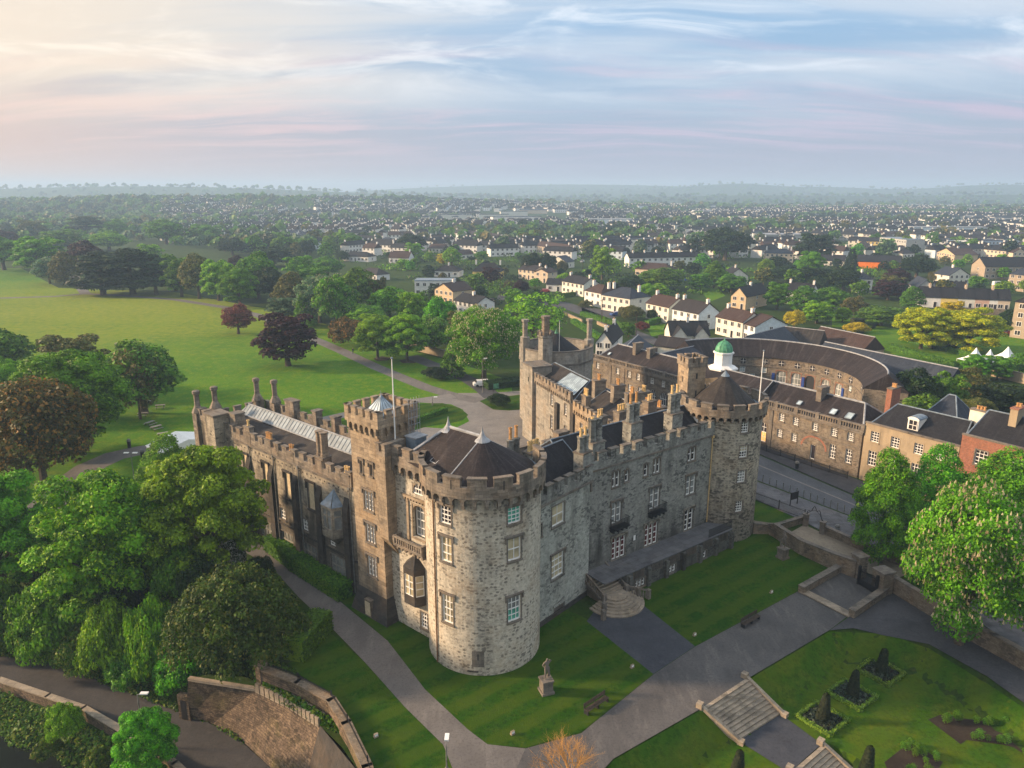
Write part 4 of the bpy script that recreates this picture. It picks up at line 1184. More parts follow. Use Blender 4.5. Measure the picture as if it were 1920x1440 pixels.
# end pavilion: broad flat-topped turret, angle shafts
mb = MB()
mb.box(wfr, 25.4, 27.6, -0.6, 1.4, -0.4, 15.0, 0)
mb.box(wfr, 25.2, 27.8, -0.8, 1.55, 15.0, 15.25, 1)
mb.box(wfr, 27.6, 30.9, -1.4, 0.7, -0.4, 13.6, 0)
parapet(wfr, 27.7, 30.9, 13.6, 14.2, 14.9, -0.2, 0.75, 0.7, 0.5, 2, mb, 1)
mb.build('end_turret', [M['wing'], M['trim'], M['parapet']], wing)
for u_, n_, z_, zt_ in ((31.2, 0.5, -0.4, 17.2), (31.4, -2.0, 11.5, 17.2), (30.6, -7.6, 12.0, 17.4), (27.8, -8.6, 12.0, 17.4)):
 mb = MB()
 q = wfr.p(u_, n_, 0)
 mb.box(wfr, u_ - 0.55, u_ + 0.55, n_ - 0.55, n_ + 0.55, z_, 14.4, 0)
 mb.lathe(q, [(0.8, 14.4), (0.4, 15.2), (0.34, 15.3), (0.34, zt_ - 0.5), (0.48, zt_ - 0.4), (0.48, zt_), (0.25, zt_ + 0.1), (0, zt_ + 0.1)], 8, 0, R(22.5))
 mb.build('angle_shaft', [M['parapet']], wing)
for u_, w_, z_ in ((23.0, 2.0, 15.2), (18.0, 0.8, 14.9), (14.0, 0.8, 14.9), (9.0, 0.8, 14.9)):
 mb = MB()
 mb.box(wfr, u_, u_ + w_, -9.3, -8.3, 12.3, z_, 0)
 mb.box(wfr, u_ - 0.1, u_ + w_ + 0.1, -9.4, -8.2, z_, z_ + 0.2, 1)
 mb.build('parapet_pier', [M['parapet'], M['trim']], wing)
for u_ in (9.4, 14.5, 19.8, 0.1):
 pipe(wfr, u_, 0.2, 12.1, wing, 'pipegrey')
# ------------------------------------------------------------------ bay block right of the great tower
kfr = Fr((2.93, 64.34), e2, 0.0, e1)
KL = 7.95
bw = [(1.45, 3.45, 10.15, 12.3), (1.5, 3.5, 4.4, 7.0)]
sl2 = (-0.45, -0.1, 9.9, 11.2)
dr_ = (2.0, 3.9, -0.4, 1.2)
mb = MB()
mb.wall(kfr, -1.6, KL, -0.6, 13.2, bw + [sl2, dr_], 0)
mb.wall(Fr(kfr.p(KL, 0, 0)[:2], (-e1[0], -e1[1]), 0.0, e2), 0, 2.5, -0.6, 13.2, [], 0)
mb.box(kfr, -1.5, KL, 0.002, 0.10, -0.6, 0.55, 2)
mb.box(kfr, -1.5, KL + 0.15, 0.002, 0.22, 12.95, 13.2, 1)
mb.box(kfr, KL - 0.12, KL + 0.14, 0.003, 0.14, 11.9, 12.95, 1)
bay = mb.build('linking_block', [M['grey'], M['trim'], M['dark']], castle)
window(kfr, bw[0], bay, 'glasswarm', 2, 2, trim='frame', wall='grey')
window(kfr, bw[1], bay, 'glasswarm', 3, 4, trim='label', wall='grey')
window(kfr, sl2, bay, 'glassdark', 1, 1, trim='frame', wall='grey', fm='trim')
mb = MB()
mb.wall(kfr, dr_[0], dr_[1], dr_[2], dr_[3], [], 0, n=-0.25)
mb.box(kfr, dr_[0] - 0.2, dr_[1] + 0.2, 0.10, 0.18, 1.2, 1.42, 1)
mb.build('blocked_door', [M['trim'], M['grey']], bay)
mb = MB()
parapet(kfr, -1.2, KL + 0.1, 13.2, 14.0, 14.8, -0.35, 0.15, 1.0, 0.55, 0, mb, 1, True)
mb.build('parapet', [M['facade'], M['trim'], M['dark']], bay)
mb = MB()
hip(mb, kfr, -2.0, KL + 1.0, -7.6, -0.6, 13.3, 16.5, 0.5, 0.5, 0, 1)
mb.build('slate_roof', [M['slate_dark'], M['leadblue']], bay)
chimney(kfr, KL - 0.6, -0.7, 13.0, 16.2, 18.0, bay, 1.5, 1.2, 2, 2, 'potbuff', 0.9, mats=[M['facade'], M['trim'], M['potbuff']])
chimney(kfr, 1.3, -2.3, 13.0, 17.6, 17.6, bay, 1.9, 1.0, 0, 4, 'potbuff', 1.0, mats=[M['facade'], M['trim'], M['potbuff']])
chimney(kfr, 0.1, -3.8, 13.0, 16.6, 18.9, bay, 1.7, 1.1, 2, 2, 'pot', 1.2, mats=[M['facade'], M['trim'], M['pot']])
# ------------------------------------------------------------------ main range, terrace and entrance stair
ffr = Fr((7.6, 70.4), (0.8, 0.6), 0.0, (0.6, -0.8))
FL = 21.2
top = [((3.85, 4.95, 11.3, 13.2), 2), ((5.75, 6.35, 11.5, 12.95), 1), ((8.7, 9.35, 11.4, 12.95), 1), ((10.25, 11.35, 11.35, 13.2), 2), ((16.1, 17.4, 11.45, 13.2), 2)]
mid = [(3.95, 5.4, 7.0, 9.5), (9.9, 11.5, 7.05, 9.6), (16.1, 17.75, 7.2, 9.6)]
gnd = [((4.2, 6.25, 2.6, 5.2), 3), ((9.4, 11.5, 2.6, 5.3), 3), ((16.2, 17.75, 2.6, 5.25), 2)]
mb = MB()
mb.wall(ffr, -0.5, FL, -0.4, 14.0, [o_ for o_, k in top] + mid + [o_ for o_, k in gnd], 0)
mb.box(ffr, -0.4, FL, 0.002, 0.2, 13.8, 14.0, 1)
mb.box(ffr, 7.55, 7.85, 0.002, 0.03, 4.0, 4.6, 2)
fac = mb.build('main_range', [M['facade'], M['trim'], M['white']], castle)
for (op, k) in top:
 window(ffr, op, fac, 'glassdark', 1, 2, 'point', 0.55, k, 'hood', wall='facade')
for op, g in zip(mid, ('glassgreen', 'glassgrey', 'glassgreen')):
 window(ffr, op, fac, 'glassgrey', 1, 3, 'point', 0.5, 2, 'label', wall='facade')
for (op, k), g in zip(gnd, ('glassred', 'glassred', 'glassdark')):
 window(ffr, op, fac, g, 1, 4, 'point', 0.5, k, 'label', tm='rtower', wall='facade', bar=0.07)
for ua, ub, z_ in ((3.7, 6.0, 6.75), (9.7, 12.0, 6.8)):
 mb = MB()
 mb.box(ffr, ua, ub, 0.002, 0.85, z_ - 0.2, z_, 0)
 for i in range(4):
  mb.box(ffr, ua + 0.1 + i * 0.66, ua + 0.25 + i * 0.66, 0.002, 0.6, z_ - 0.6, z_ - 0.2, 0)
 k = 16
 for i in range(k + 1):
  q0 = ffr.p(ua + 0.04 + (ub - ua - 0.08) * i / k, 0.80, 0)
  mb.tube([(q0[0], q0[1], z_), (q0[0], q0[1], z_ + 0.95)], [0.022, 0.022], 4)
 for u_ in (ua + 0.04, ub - 0.04):
  for n_ in (0.1, 0.3, 0.5, 0.65):
   q0 = ffr.p(u_, n_, 0)
   mb.tube([(q0[0], q0[1], z_), (q0[0], q0[1], z_ + 0.95)], [0.022, 0.022], 4)
  mb.tube([ffr.p(u_, 0.0, z_ + 0.95), ffr.p(u_, 0.8, z_ + 0.95)], [0.03, 0.03], 4)
 mb.tube([ffr.p(ua, 0.8, z_ + 0.95), ffr.p(ub, 0.8, z_ + 0.95)], [0.03, 0.03], 4)
 mb.build('iron_balcony', M['iron'], fac)
mb = MB()
parapet(ffr, -0.2, FL - 0.2, 14.0, 14.9, 15.7, -0.4, 0.12, 1.15, 0.6, 0, mb, 1, True)
mb.build('parapet', [M['facade'], M['trim'], M['dark']], fac)
mb = MB()
hip(mb, ffr, -1.5, FL + 1, -8.0, -0.7, 13.9, 16.6, 0.3, 0.3, 0, 1, rn=-4.3)
mb.build('slate_roof', [M['slate_dark'], M['leadblue']], fac)
mb = MB()       # courtyard side of the range
mb.wall(Fr(ffr.p(FL, -8.3, 0)[:2], (-0.8, -0.6), 0.0, (-0.6, 0.8)), 0, FL + 6, -0.4, 13.6, [], 0)
parapet(Fr(ffr.p(FL, -8.3, 0)[:2], (-0.8, -0.6), 0.0, (-0.6, 0.8)), 0, FL + 6, 13.6, 14.1, 14.8, -0.3, 0.1, 1.1, 0.6, 0, mb, 1)
mb.build('courtyard_wall', [M['parapet'], M['trim']], fac)
for u_, n_, zb_, zt_, k, p_, ph_ in ((2.1, -1.0, 16.6, 19.2, 2, 'potbuff', 0.2), (8.3, -1.6, 17.4, 19.6, 2, 'pot', 1.2), (15.0, -1.6, 17.2, 19.6, 2, 'potbuff', 1.0)):
 chimney(ffr, u_, n_, 13.5, zb_, zt_, fac, 1.75, 1.3, 2, k, p_, ph_, 0.42, mats=[M['facade'], M['trim'], M[p_]])
for u_, zb_, k in ((3.5, 15.5, 0), (9.5, 16.2, 2), (13.0, 16.2, 3), (18.0, 16.6, 2)):
 chimney(ffr, u_, -8.0, 13.4, zb_, zb_, fac, 1.6, 1.0, 0, k, 'potbuff', 0.8)
for u_ in (20.3,):
 pipe(ffr, u_, 2.7, 13.6, fac, 'potbuff')
# terrace with area windows and iron grilles under the edge
tfr = Fr(ffr.p(0, 2.95, 0)[:2], (0.8, 0.6), 0.0, (0.6, -0.8))
T0, T1, TZ = 3.6, 21.6, 2.55
tw = [(u_, u_ + 1.5, 0.25, 1.15) for u_ in (5.0, 10.0, 15.4)]
mb = MB()
mb.wall(tfr, T0, T1, -0.4, TZ - 0.12, tw, 0, rev=0.25)
mb.box(ffr, 0.2, T1, -0.3, 3.08, TZ - 0.12, TZ, 1)
mb.wall(Fr(tfr.p(T0, 0, 0)[:2], (-0.6, 0.8), 0, (-0.8, -0.6)), 0, 3.0, -0.4, TZ - 0.12, [], 0)
for i in range(7):
 u_ = T0 + 0.2 + i * 2.9
 mb.box(tfr, u_, u_ + 0.45, 0.002, 0.35, -0.4, TZ - 0.4, 0)
ter = mb.build('terrace', [M['facade'], M['paving']], castle)
for op in tw:
 window(tfr, op, ter, 'glassdark', 1, 2, None, 0, 3, 'frame', wall='facade')
for i in range(6):
 mb = MB()
 a = T0 + 0.95 + i * 2.9
 mb.box(tfr, a, a + 1.7, 0.01, 0.03, 1.45, TZ - 0.2, 1)
 for j in range(9):
  mb.box(tfr, a + j * 0.2, a + j * 0.2 + 0.06, 0.03, 0.10, 1.45, TZ - 0.2, 0)
 mb.build('area_grille', [M['trim'], M['iron']], ter)
mb = MB()
k = 30
for i in range(k + 1):
 q = tfr.p(T1 - 4.3 + 4.3 * i / k, -0.1, 0)
 mb.tube([(q[0], q[1], TZ), (q[0], q[1], TZ + 1.0)], [0.025, 0.025], 4)
mb.tube([tfr.p(T1 - 4.3, -0.1, TZ + 1.0), tfr.p(T1, -0.1, TZ + 1.0)], [0.03, 0.03], 4)
mb.tube([tfr.p(T1 - 4.3, -0.1, TZ + 0.1), tfr.p(T1, -0.1, TZ + 0.1)], [0.03, 0.03], 4)
mb.build('railing', M['iron'], ter)
# entrance stair: straight flight that opens into half-round steps
stc = G(1152, 1128, 0.0)
std = Vector((8.9 - stc[0], 71.4 - stc[1])).normalized()
efr = Fr(stc, (std.y, -std.x), 0.0, (-std.x, -std.y))      # n towards the lawn
mb = MB()
NR = 6
for i in range(NR):
 rr, z_ = 3.15 - i * 0.36, 0.16 * (i + 1)
 pts = [efr.p(rr * math.cos(R(a)), rr * math.sin(R(a)), 0)[:2] for a in range(-10, 191, 8)]
 A_ = sum(p[0] * q[1] - q[0] * p[1] for p, q in zip(pts, pts[1:] + pts[:1]))
 mb.prism(pts if A_ > 0 else pts[::-1], -0.3, z_, 0)
for i in range(10):
 z_ = 0.96 + 0.159 * (i + 1)
 mb.box(efr, -1.45, 1.45, -4.6 - 0.3, -0.2 - i * 0.36, -0.3, z_, 0)
stp = mb.build('entrance_steps', [M['steps']], castle)
for s_ in (-1, 1):
 mb = MB()
 for i in range(11):
  t = i / 10
  n_, z_ = -0.2 - 4.0 * t, 0.75 + 1.75 * t
  q = efr.p(s_ * 1.62, n_, 0)
  mb.lathe(q, [(0.09, z_), (0.13, z_ + 0.2), (0.06, z_ + 0.5), (0.1, z_ + 0.62)], 6, 0)
 a, b = efr.p(s_ * 1.62, 0.0, 1.42), efr.p(s_ * 1.62, -4.3, 3.2)
 mb.tube([a, b], [0.13, 0.13], 4, 0)
 a, b = efr.p(s_ * 1.62, 0.0, 0.55), efr.p(s_ * 1.62, -4.3, 2.35)
 mb.tube([a, b], [0.24, 0.24], 4, 0)
 for k, (u_, n_) in enumerate(((1.62, 0.1), (2.5, 1.0), (3.3, 1.75))):
  mb.box(efr.sub(s_ * u_, n_), -0.2, 0.2, -0.2, 0.2, -0.2, 1.5 - 0.2 * k, 0)
  if k < 2:
   u2, n2 = ((2.5, 1.0), (3.3, 1.75))[k]
   mb.tube([efr.p(s_ * u_, n_, 1.35 - 0.2 * k), efr.p(s_ * u2, n2, 1.15 - 0.2 * k)], [0.11, 0.11], 4, 0)
   for j in range(1, 4):
    q = efr.p(s_ * (u_ + (u2 - u_) * j / 4), n_ + (n2 - n_) * j / 4, 0)
    mb.lathe(q, [(0.09, 0.1), (0.12, 0.5), (0.06, 0.8), (0.08, 1.2)], 6, 0)
 mb.build('stair_balustrade', [M['trim']], stp)
# ------------------------------------------------------------------ mottled round tower at the far end of the range
C2, R2 = (26.2, 87.0), 4.8
gf = Cy(C2, R2, 0.35)
U = gf.u
rws = [(U(-72.5) - 0.5, U(-72.5) + 0.5, 14.25, 15.6), (U(-71.5) - 0.56, U(-71.5) + 0.56, 11.1, 12.6), (U(-71.5) - 0.58, U(-71.5) + 0.58, 7.9, 9.4), (U(-71.5) - 0.5, U(-71.5) + 0.5, 4.05, 5.45)]
dor = (U(-146) - 0.35, U(-146) + 0.35, 14.5, 16.0)
mb = MB()
mb.wall(gf, U(-200), U(20), -0.4, 15.7, [(a, b, c, min(d, 15.6)) for a, b, c, d in rws], 0)
mb.wall(gf, U(20), U(160), -0.4, 15.7, [], 0)
rt2 = mb.build('round_tower', [M['rtower']], castle)
for op, g, cu in zip(rws, ('glassdark', 'glassdark', 'glassgrey', 'glassdark'), (None, 'glasswarm', None, None)):
 window(gf, op, rt2, g, 3, 4, trim='frame', wall='rtower', curtain=cu)
mb = MB()
mb.box(gf, dor[0], dor[1], 0.003, 0.06, 14.1, 15.6, 0)
mb.build('roof_door', [M['white']], rt2)
mb = MB()
machicolation(mb, gf, U(-200), U(160), 0.82, 14.95 + 0.55, 16.2, 0.42, 0)
parapet(gf, U(-200), U(160), 16.2, 17.0, 17.65, 0.02, 0.44, 1.2, 0.6, 0, mb, 1)
mb.lathe(C2, [(4.8, 16.3), (4.8, 16.5), (0, 16.5)], 32, 2)
mb.build('parapet', [M['parapet'], M['trim'], M['leadblue']], rt2)
mb = MB()
K = 14
for k in range(K):
 a, b = 2 * math.pi * k / K, 2 * math.pi * (k + 1) / K
 p0, p1 = (C2[0] + 3.9 * math.cos(a), C2[1] + 3.9 * math.sin(a), 16.8), (C2[0] + 3.9 * math.cos(b), C2[1] + 3.9 * math.sin(b), 16.8)
 mb.poly([p0, p1, (C2[0], C2[1], 20.5)], 0)
 mb.poly([p1, p0, (C2[0], C2[1], 16.6)], 0)
mb.lathe(C2, [(0.55, 20.05), (0.2, 20.5), (0, 20.8)], 10, 1)
mb.build('slate_roof', [M['slate_brown'], M['leadblue']], rt2)
q = gf.p(U(-32), -0.5, 0)
flagpole(q[0], q[1], 16.5, 23.6, rt2, 0.075)
mb = MB()     # stair turret
tq = (22.6, 89.3)
tf = Fr(tq, (0.96, 0.28), 0.0, (0.28, -0.96))
mb.box(tf, -1.2, 1.2, -1.3, 1.3, 12.0, 20.9, 0)
parapet(tf, -1.35, 1.35, 20.9, 21.4, 22.0, 1.0, 1.4, 0.55, 0.4, 1, mb, 1)
parapet(tf, -1.35, 1.35, 20.9, 21.4, 22.0, -1.4, -1.0, 0.55, 0.4, 1, mb, 1)
t2 = Fr(tf.p(-1.35, 0, 0)[:2], tf.n, 0.0, (-tf.e[0], -tf.e[1]))
parapet(t2, -1.0, 1.0, 20.9, 21.4, 22.0, -0.4, 0.0, 0.55, 0.4, 1, mb, 1)
t3 = Fr(tf.p(1.35, 0, 0)[:2], tf.n, 0.0, tf.e)
parapet(t3, -1.0, 1.0, 20.9, 21.4, 22.0, -0.4, 0.0, 0.55, 0.4, 1, mb, 1)
for z_ in (14.8, 17.2, 19.4):
 mb.box(tf, -0.12, 0.12, 1.302, 1.32, z_, z_ + 0.7, 2)
 mb.box(Fr(tf.p(-1.2, 0, 0)[:2], tf.n, 0, (-tf.e[0], -tf.e[1])), -0.12, 0.12, 0.002, 0.02, z_ - 0.6, z_ + 0.1, 2)
mb.build('stair_turret', [M['ashlar'], M['parapet'], M['dark']], rt2)
# ------------------------------------------------------------------ courtyard range and the far round tower
rfr2 = Fr((5.56, 115.25), (0.37, -0.929), 0.0, (-0.929, -0.37))
r1w = [(1.9, 2.7, 8.6, 10.4), (1.9, 2.7, 4.6, 6.8), (1.9, 2.7, 1.0, 3.2), (7.0, 7.8, 8.4, 10.2), (7.0, 7.8, 4.4, 6.6)]
mb = MB()
mb.wall(rfr2, -8, 9.5, -0.4, 11.2, r1w, 0)
mb.wall(Fr(rfr2.p(9.5, 0, 0)[:2], (0.929, 0.37), 0.0, (0.37, -0.929)), 0, 9, -0.4, 11.2, [], 0)
mb.box(rfr2, 4.2, 5.2, 0.002, 0.45, -0.4, 9.6, 2)
mb.box(rfr2, 9.5, 10.6, -4, 0.3, -0.4, 11.0, 2)
mb.box(rfr2, -8, 9.5, 0.002, 0.15, 10.9, 11.15, 1)
r1 = mb.build('courtyard_range', [M['far'], M['trim'], M['dark']], castle)
for op in r1w:
 window(rfr2, op, r1, 'glassdark', 2, 4, trim='frame', wall='far')
r2w = [(12.4, 13.2, 6.6, 8.6), (12.4, 13.2, 3.0, 4.6), (15.5, 16.3, 6.6, 8.6)]
mb = MB()
mb.wall(rfr2, 10.6, 24, -0.4, 10.2, r2w, 0)
w2 = mb.build('courtyard_wing', [M['ashlar'], M['trim'], M['dark']], castle)
for op in r2w:
 window(rfr2, op, w2, 'glassdark', 2, 3, trim='frame', wall='ashlar')
mb = MB()
machicolation(mb, rfr2, -8, 9.5, 0.8, 10.6, 11.3, 0.3, 0)
parapet(rfr2, -8, 9.6, 11.3, 11.9, 12.5, -0.1, 0.32, 0.8, 0.5, 0, mb, 1)
mb.build('parapet', [M['parapet'], M['trim'], M['dark']], r1)
mb = MB()
machicolation(mb, rfr2, 10.7, 24, 0.8, 9.5, 10.3, 0.35, 0)
parapet(rfr2, 10.6, 24, 10.3, 10.9, 11.6, -0.1, 0.37, 0.8, 0.5, 0, mb, 1)
mb.build('parapet', [M['ashlar'], M['trim'], M['dark']], w2)
mb = MB()
hip(mb, rfr2, -7, 9.0, -8.8, -0.5, 11.0, 13.3, 0.3, 2.5, 0, 1)
a, b = 1.0, 8.0
q = [rfr2.p(a, -1.1, 11.5), rfr2.p(b, -1.1, 11.5), rfr2.p(b - 1, -4.0, 13.2), rfr2.p(a, -4.0, 13.2)]
mb.poly([(p[0], p[1], p[2] + 0.12) for p in q], 2)
for t in np.linspace(0, 1, 16):
 p0 = Vector(q[0]).lerp(Vector(q[1]), t)
 p1 = Vector(q[3]).lerp(Vector(q[2]), t)
 mb.tube([p0 + Vector((0, 0, 0.15)), p1 + Vector((0, 0, 0.15))], [0.04, 0.04], 4, 1)
mb.build('slate_roof', [M['slate_brown'], M['leadblue'], M['skyglass']], r1)
mb = MB()
hip(mb, rfr2, 10.0, 30.0, -9.0, -1.5, 10.2, 12.6, 0.3, 0.3, 0, 1)
mb.build('slate_roof', [M['slate_brown'], M['lead']], w2)
for u_, n_, zt_, k in ((9.6, -4.5, 14.0, 2), (14.5, -5.0, 14.4, 2), (18.0, -5.3, 14.0, 2), (22.5, -5.0, 13.6, 2), (16.0, -8.5, 13.4, 3), (25.5, -5.0, 14.0, 2)):
 chimney(rfr2, u_, n_, 10.0, zt_, zt_, w2, 1.0, 1.9, 0, k, 'potbuff' if k == 3 else 'pot', 0.9)
chimney(rfr2, 13.5, -0.3, 9.8, 13.0, 13.0, w2, 1.4, 0.8, 0, 3, 'potbuff', 1.0)
# far tower
C3, R3 = (8.3, 135.0), 6.8
hf = Cy(C3, R3, 0.5)
U = hf.u
fw = [(U(-137) - 0.55, U(-137) + 0.55, 9.5, 11.5 - 0.4), (U(-137) - 0.55, U(-137) + 0.55, 6.2, 8.3), (U(-137) - 0.55, U(-137) + 0.55, 3.7, 5.5), (U(-74.5) - 0.55, U(-74.5) + 0.55, 9.6, 11.0)]
mb = MB()
mb.wall(hf, U(-220), U(40), -0.4, 11.8, fw, 0)
mb.wall(hf, U(40), U(140), -0.4, 11.8, [], 0)
mb.box(hf, U(-220), U(140), 0.002, 0.22, 11.5, 11.8, 1, caps=False)
mb.box(hf, U(-220), U(140), -0.35, 0.1, 11.8, 13.9, 0)
mb.box(hf, U(-220), U(140), -0.4, 0.16, 13.9, 14.1, 1)
mb.lathe(C3, [(6.7, 11.9), (0, 12.0)], 24, 2)
ft = mb.build('round_tower', [M['far'], M['trim'], M['leadblue']], castle)
for op in fw:
 window(hf, op, ft, 'glassdark', 3, 4, trim='frame', wall='far')
mb = MB()
dk = U(-138)
mb.box(hf, dk - 0.6, dk + 0.6, 0.004, 0.05, 0.2, 2.3, 0)
for i in range(8):
 s0 = -1 + 2 * i / 8
 s1 = s0 + 0.25
 mb.poly([hf.p(dk + s0 * 0.6, 0.05, 2.3), hf.p(dk + s1 * 0.6, 0.05, 2.3), hf.p(dk + s1 * 0.6, 0.05, 2.3 + 0.9 * arch_h(s1, 'point')), hf.p(dk + s0 * 0.6, 0.05, 2.3 + 0.9 * arch_h(s0, 'point'))], 0)
mb.build('pointed_door', [M['boards']], ft)
mb = MB()
mb.lathe(C3, [(5.6, 12.2), (0.3, 16.2), (0.0, 16.2)], 20, 0)
mb.lathe(C3, [(0.6, 15.8), (0.25, 16.3), (0.08, 16.9), (0, 17.1)], 10, 1)
mb.build('slate_roof', [M['slate_dark'], M['copper']], ft)
for dg, r_, z0_, z1_, z2_ in ((-109, 1.35, -0.4, 17.2, 20.6), (-155, 0.75, 10.0, 16.0, 19.3), (12, 0.75, 10.0, 14.8, 18.7)):
 mb = MB()
 q = (C3[0] + (R3 + (0.3 if r_ > 1 else -0.3)) * math.cos(R(dg)), C3[1] + (R3 + (0.3 if r_ > 1 else -0.3)) * math.sin(R(dg)))
 if r_ > 1:
  mb.lathe(q, [(r_ + 0.25, 11.4), (r_ + 0.25, 11.75), (r_, 11.9)], 8, 1, R(22.5))
  mb.lathe(q, [(r_, z0_), (r_, z1_ - 0.5), (r_ + 0.2, z1_ - 0.3), (r_ + 0.2, z1_), (0, z1_)], 8, 0, R(22.5))
  for k in range(8):
   a = R(45 * k)
   f_ = Fr((q[0] + (r_ + 0.05) * math.cos(a), q[1] + (r_ + 0.05) * math.sin(a)), (-math.sin(a), math.cos(a)), 0, (math.cos(a), math.sin(a)))
   mb.box(f_, -0.28, 0.28, -0.3, 0.1, z1_, z1_ + 0.7, 1)
  mb.lathe(q, [(0.75, z1_), (0.75, z2_ - 0.5), (0.9, z2_ - 0.4), (0.9, z2_), (0, z2_)], 8, 2, R(22.5))
 else:
  mb.lathe(q, [(r_ + 0.2, z0_), (r_ + 0.2, z1_), (r_ * 0.7, z1_ + 0.2), (r_ * 0.7, z2_ - 0.5), (r_ * 0.95, z2_ - 0.4), (r_ * 0.95, z2_), (0, z2_)], 8, 0, R(22.5))
 mb.build('octagonal_turret' if r_ > 1 else 'tower_chimney', [M['far'], M['trim'], M['parapet']], ft)
q = (C3[0] + 0.2, C3[1] - 6.0)
flagpole(q[0], q[1], 12.0, 19.5, ft, 0.06)
mb = MB()
f_ = Fr(rfr2.p(-7.5, 0.4, 0)[:2], (0.37, -0.929), 0, (-0.929, -0.37))
mb.box(f_, -1.0, 3.2, -3.4, 0.2, -0.4, 13.2, 0)
mb.box(f_, -1.1, 3.3, -3.5, 0.3, 13.2, 13.5, 1)
mb.box(f_, 1.3, 1.7, 0.202, 0.22, 10.6, 11.4, 2)
mb.build('stair_block', [M['far'], M['trim'], M['glassdark']], ft)
# ------------------------------------------------------------------ the stables across the street
class Ci(Cy):
 """the hollow side of a cylinder: n points to the centre"""
 def p(self, u, n, z):
  a = u / self.r
  return (self.c[0] + (self.r - n) * math.cos(a), self.c[1] + (self.r - n) * math.sin(a), z)
stable = thing('stable_building', 'long two storey rubble stable range with balustrade, plum slate roof and white domed cupola', 'building', (34, 128, 0))
afr = Fr((17.3, 152.8), (0.575, -0.818), 0.0, (-0.818, -0.575))
AL = 60.6
upw = [u_ for u_ in (1.7, 7.8, 11.2, 13.8, 17.6, 20.6, 23.5, 46.85, 49.45, 52.9, 56.15, 58.85)]
ops = [(u_ - 0.5, u_ + 0.5, 5.45, 6.75) for u_ in upw]
ops += [(u_ - 0.48, u_ + 0.48, 2.7, 4.0) for u_ in (2.2, 11.5, 14.4, 46.76, 49.46)]
arches = [(16.9, 18.8, 0.6, 4.3), (19.8, 21.7, 0.6, 4.3), (42.4, 44.2, 1.0, 4.4), (22.8, 24.7, 0.6, 4.3)]
tallw = [(55.75, 56.75, 1.85, 4.1), (58.4, 59.4, 1.9, 4.1)]
dors = [(52.55, 53.35, 0.7, 3.1), (7.3, 9.0, 0.8, 3.9)]
mb = MB()
mb.wall(afr, 0, AL, -0.4, 7.2, ops + arches + tallw + dors, 0)
mb.wall(Fr(afr.p(0, -9.5, 0)[:2], (0.818, 0.575), 0, (-0.575, 0.818)), -0.0, 0.001, -0.4, 7.2, [], 0)
for u_, d_ in ((0, (-0.575, 0.818)), (AL, (0.575, -0.818))):
 mb.wall(Fr(afr.p(u_, 0, 0)[:2], (0.818, 0.575), 0, d_), 0, 9.5, -0.4, 7.2, [], 0)
mb.wall(Fr(afr.p(0, -9.5, 0)[:2], afr.e, 0, (0.818, 0.575)), 0, AL, -0.4, 7.2, [], 0)
mb.box(afr, -0.2, AL + 0.2, 0.002, 0.3, 7.0, 7.3, 1)
mb.box(afr, 0, AL, 0.002, 0.08, 4.55, 4.75, 1)
for u_ in (5.6, 9.6, 15.9, 26.0, 44.9):
 mb.box(afr, u_ - 0.35, u_ + 0.35, 0.003, 0.12, -0.3, 7.0, 1)
for i in range(12):       # rough brick arch over the small door
 a_, b_ = math.pi * i / 12, math.pi * (i + 1) / 12
 c_ = 53.0
 mb.poly([afr.p(c_ + 2.0 * math.cos(a_), 0.03, 2.6 + 1.7 * math.sin(a_)), afr.p(c_ + 2.3 * math.cos(a_), 0.03, 2.6 + 2.0 * math.sin(a_)),
    afr.p(c_ + 2.3 * math.cos(b_), 0.03, 2.6 + 2.0 * math.sin(b_)), afr.p(c_ + 2.0 * math.cos(b_), 0.03, 2.6 + 1.7 * math.sin(b_))], 2)
sw_ = mb.build('wall', [M['stable'], M['trim'], M['brickred']], stable)
for op in ops:
 window(afr, op, stable, 'glassdark', 3, 4, trim='frame', wall='stable')
m, n, b = material('lit_shop_window')
setin(n, b, 'Base Color', (0.5, 0.25, 0.08))
setin(n, b, 'Emission Color', (1.0, 0.45, 0.12))
setin(n, b, 'Emission Strength', 0.5)
M['lit'] = m
for k, op in enumerate(arches):
 if k == 2:
  window(afr, op, stable, 'lit', 3, 4, 'round', 0.9, trim='frame', wall='stable', curtain='glassdark')
 else:
  window(afr, op, stable, 'glassdark', 4, 3, 'round', 0.95, trim='frame', wall='stable')
for op in tallw:
 window(afr, op, stable, 'glassdark', 3, 4, trim='frame', wall='stable')
for op in dors:
 window(afr, op, stable, 'glassdark' if op[0] > 20 else 'glasswarm', 1, 1, 'round' if op[0] < 20 else None, 0.8 if op[0] < 20 else 0, trim='frame', wall='stable', name='door')
for a_, b_ in ((0, 26), (42, AL)):
 mb = MB()
 mb.box(afr, a_, b_, -0.25, 0.15, 7.3, 7.55, 0)
 mb.box(afr, a_, b_, -0.25, 0.18, 8.2, 8.4, 0)
 k = int((b_ - a_) / 0.42)
 for i in range(k):
  u_ = a_ + (i + 0.5) * (b_ - a_) / k
  mb.box(afr, u_ - 0.09, u_ + 0.09, -0.13, 0.03, 7.55, 8.2, 0, bottom=False)
 for i in range(6):
  u_ = a_ + (b_ - a_) * i / 5
  mb.box(afr, u_ - 0.3, u_ + 0.3, -0.28, 0.2, 7.3, 8.5, 0)
 mb.build('balustrade', [M['trim']], stable)
mb = MB()
hip(mb, afr, 0.2, AL - 0.2, -9.4, -0.5, 7.35, 10.3, 2.2, 2.6, 0, 1, rw=0.3)
mb.build('slate_roof', [M['slate_plum'], M['lead']], stable)
mb = MB()
mb.box(afr, 26.0, 42.0, -9.0, 0.6, -0.4, 8.0, 0)
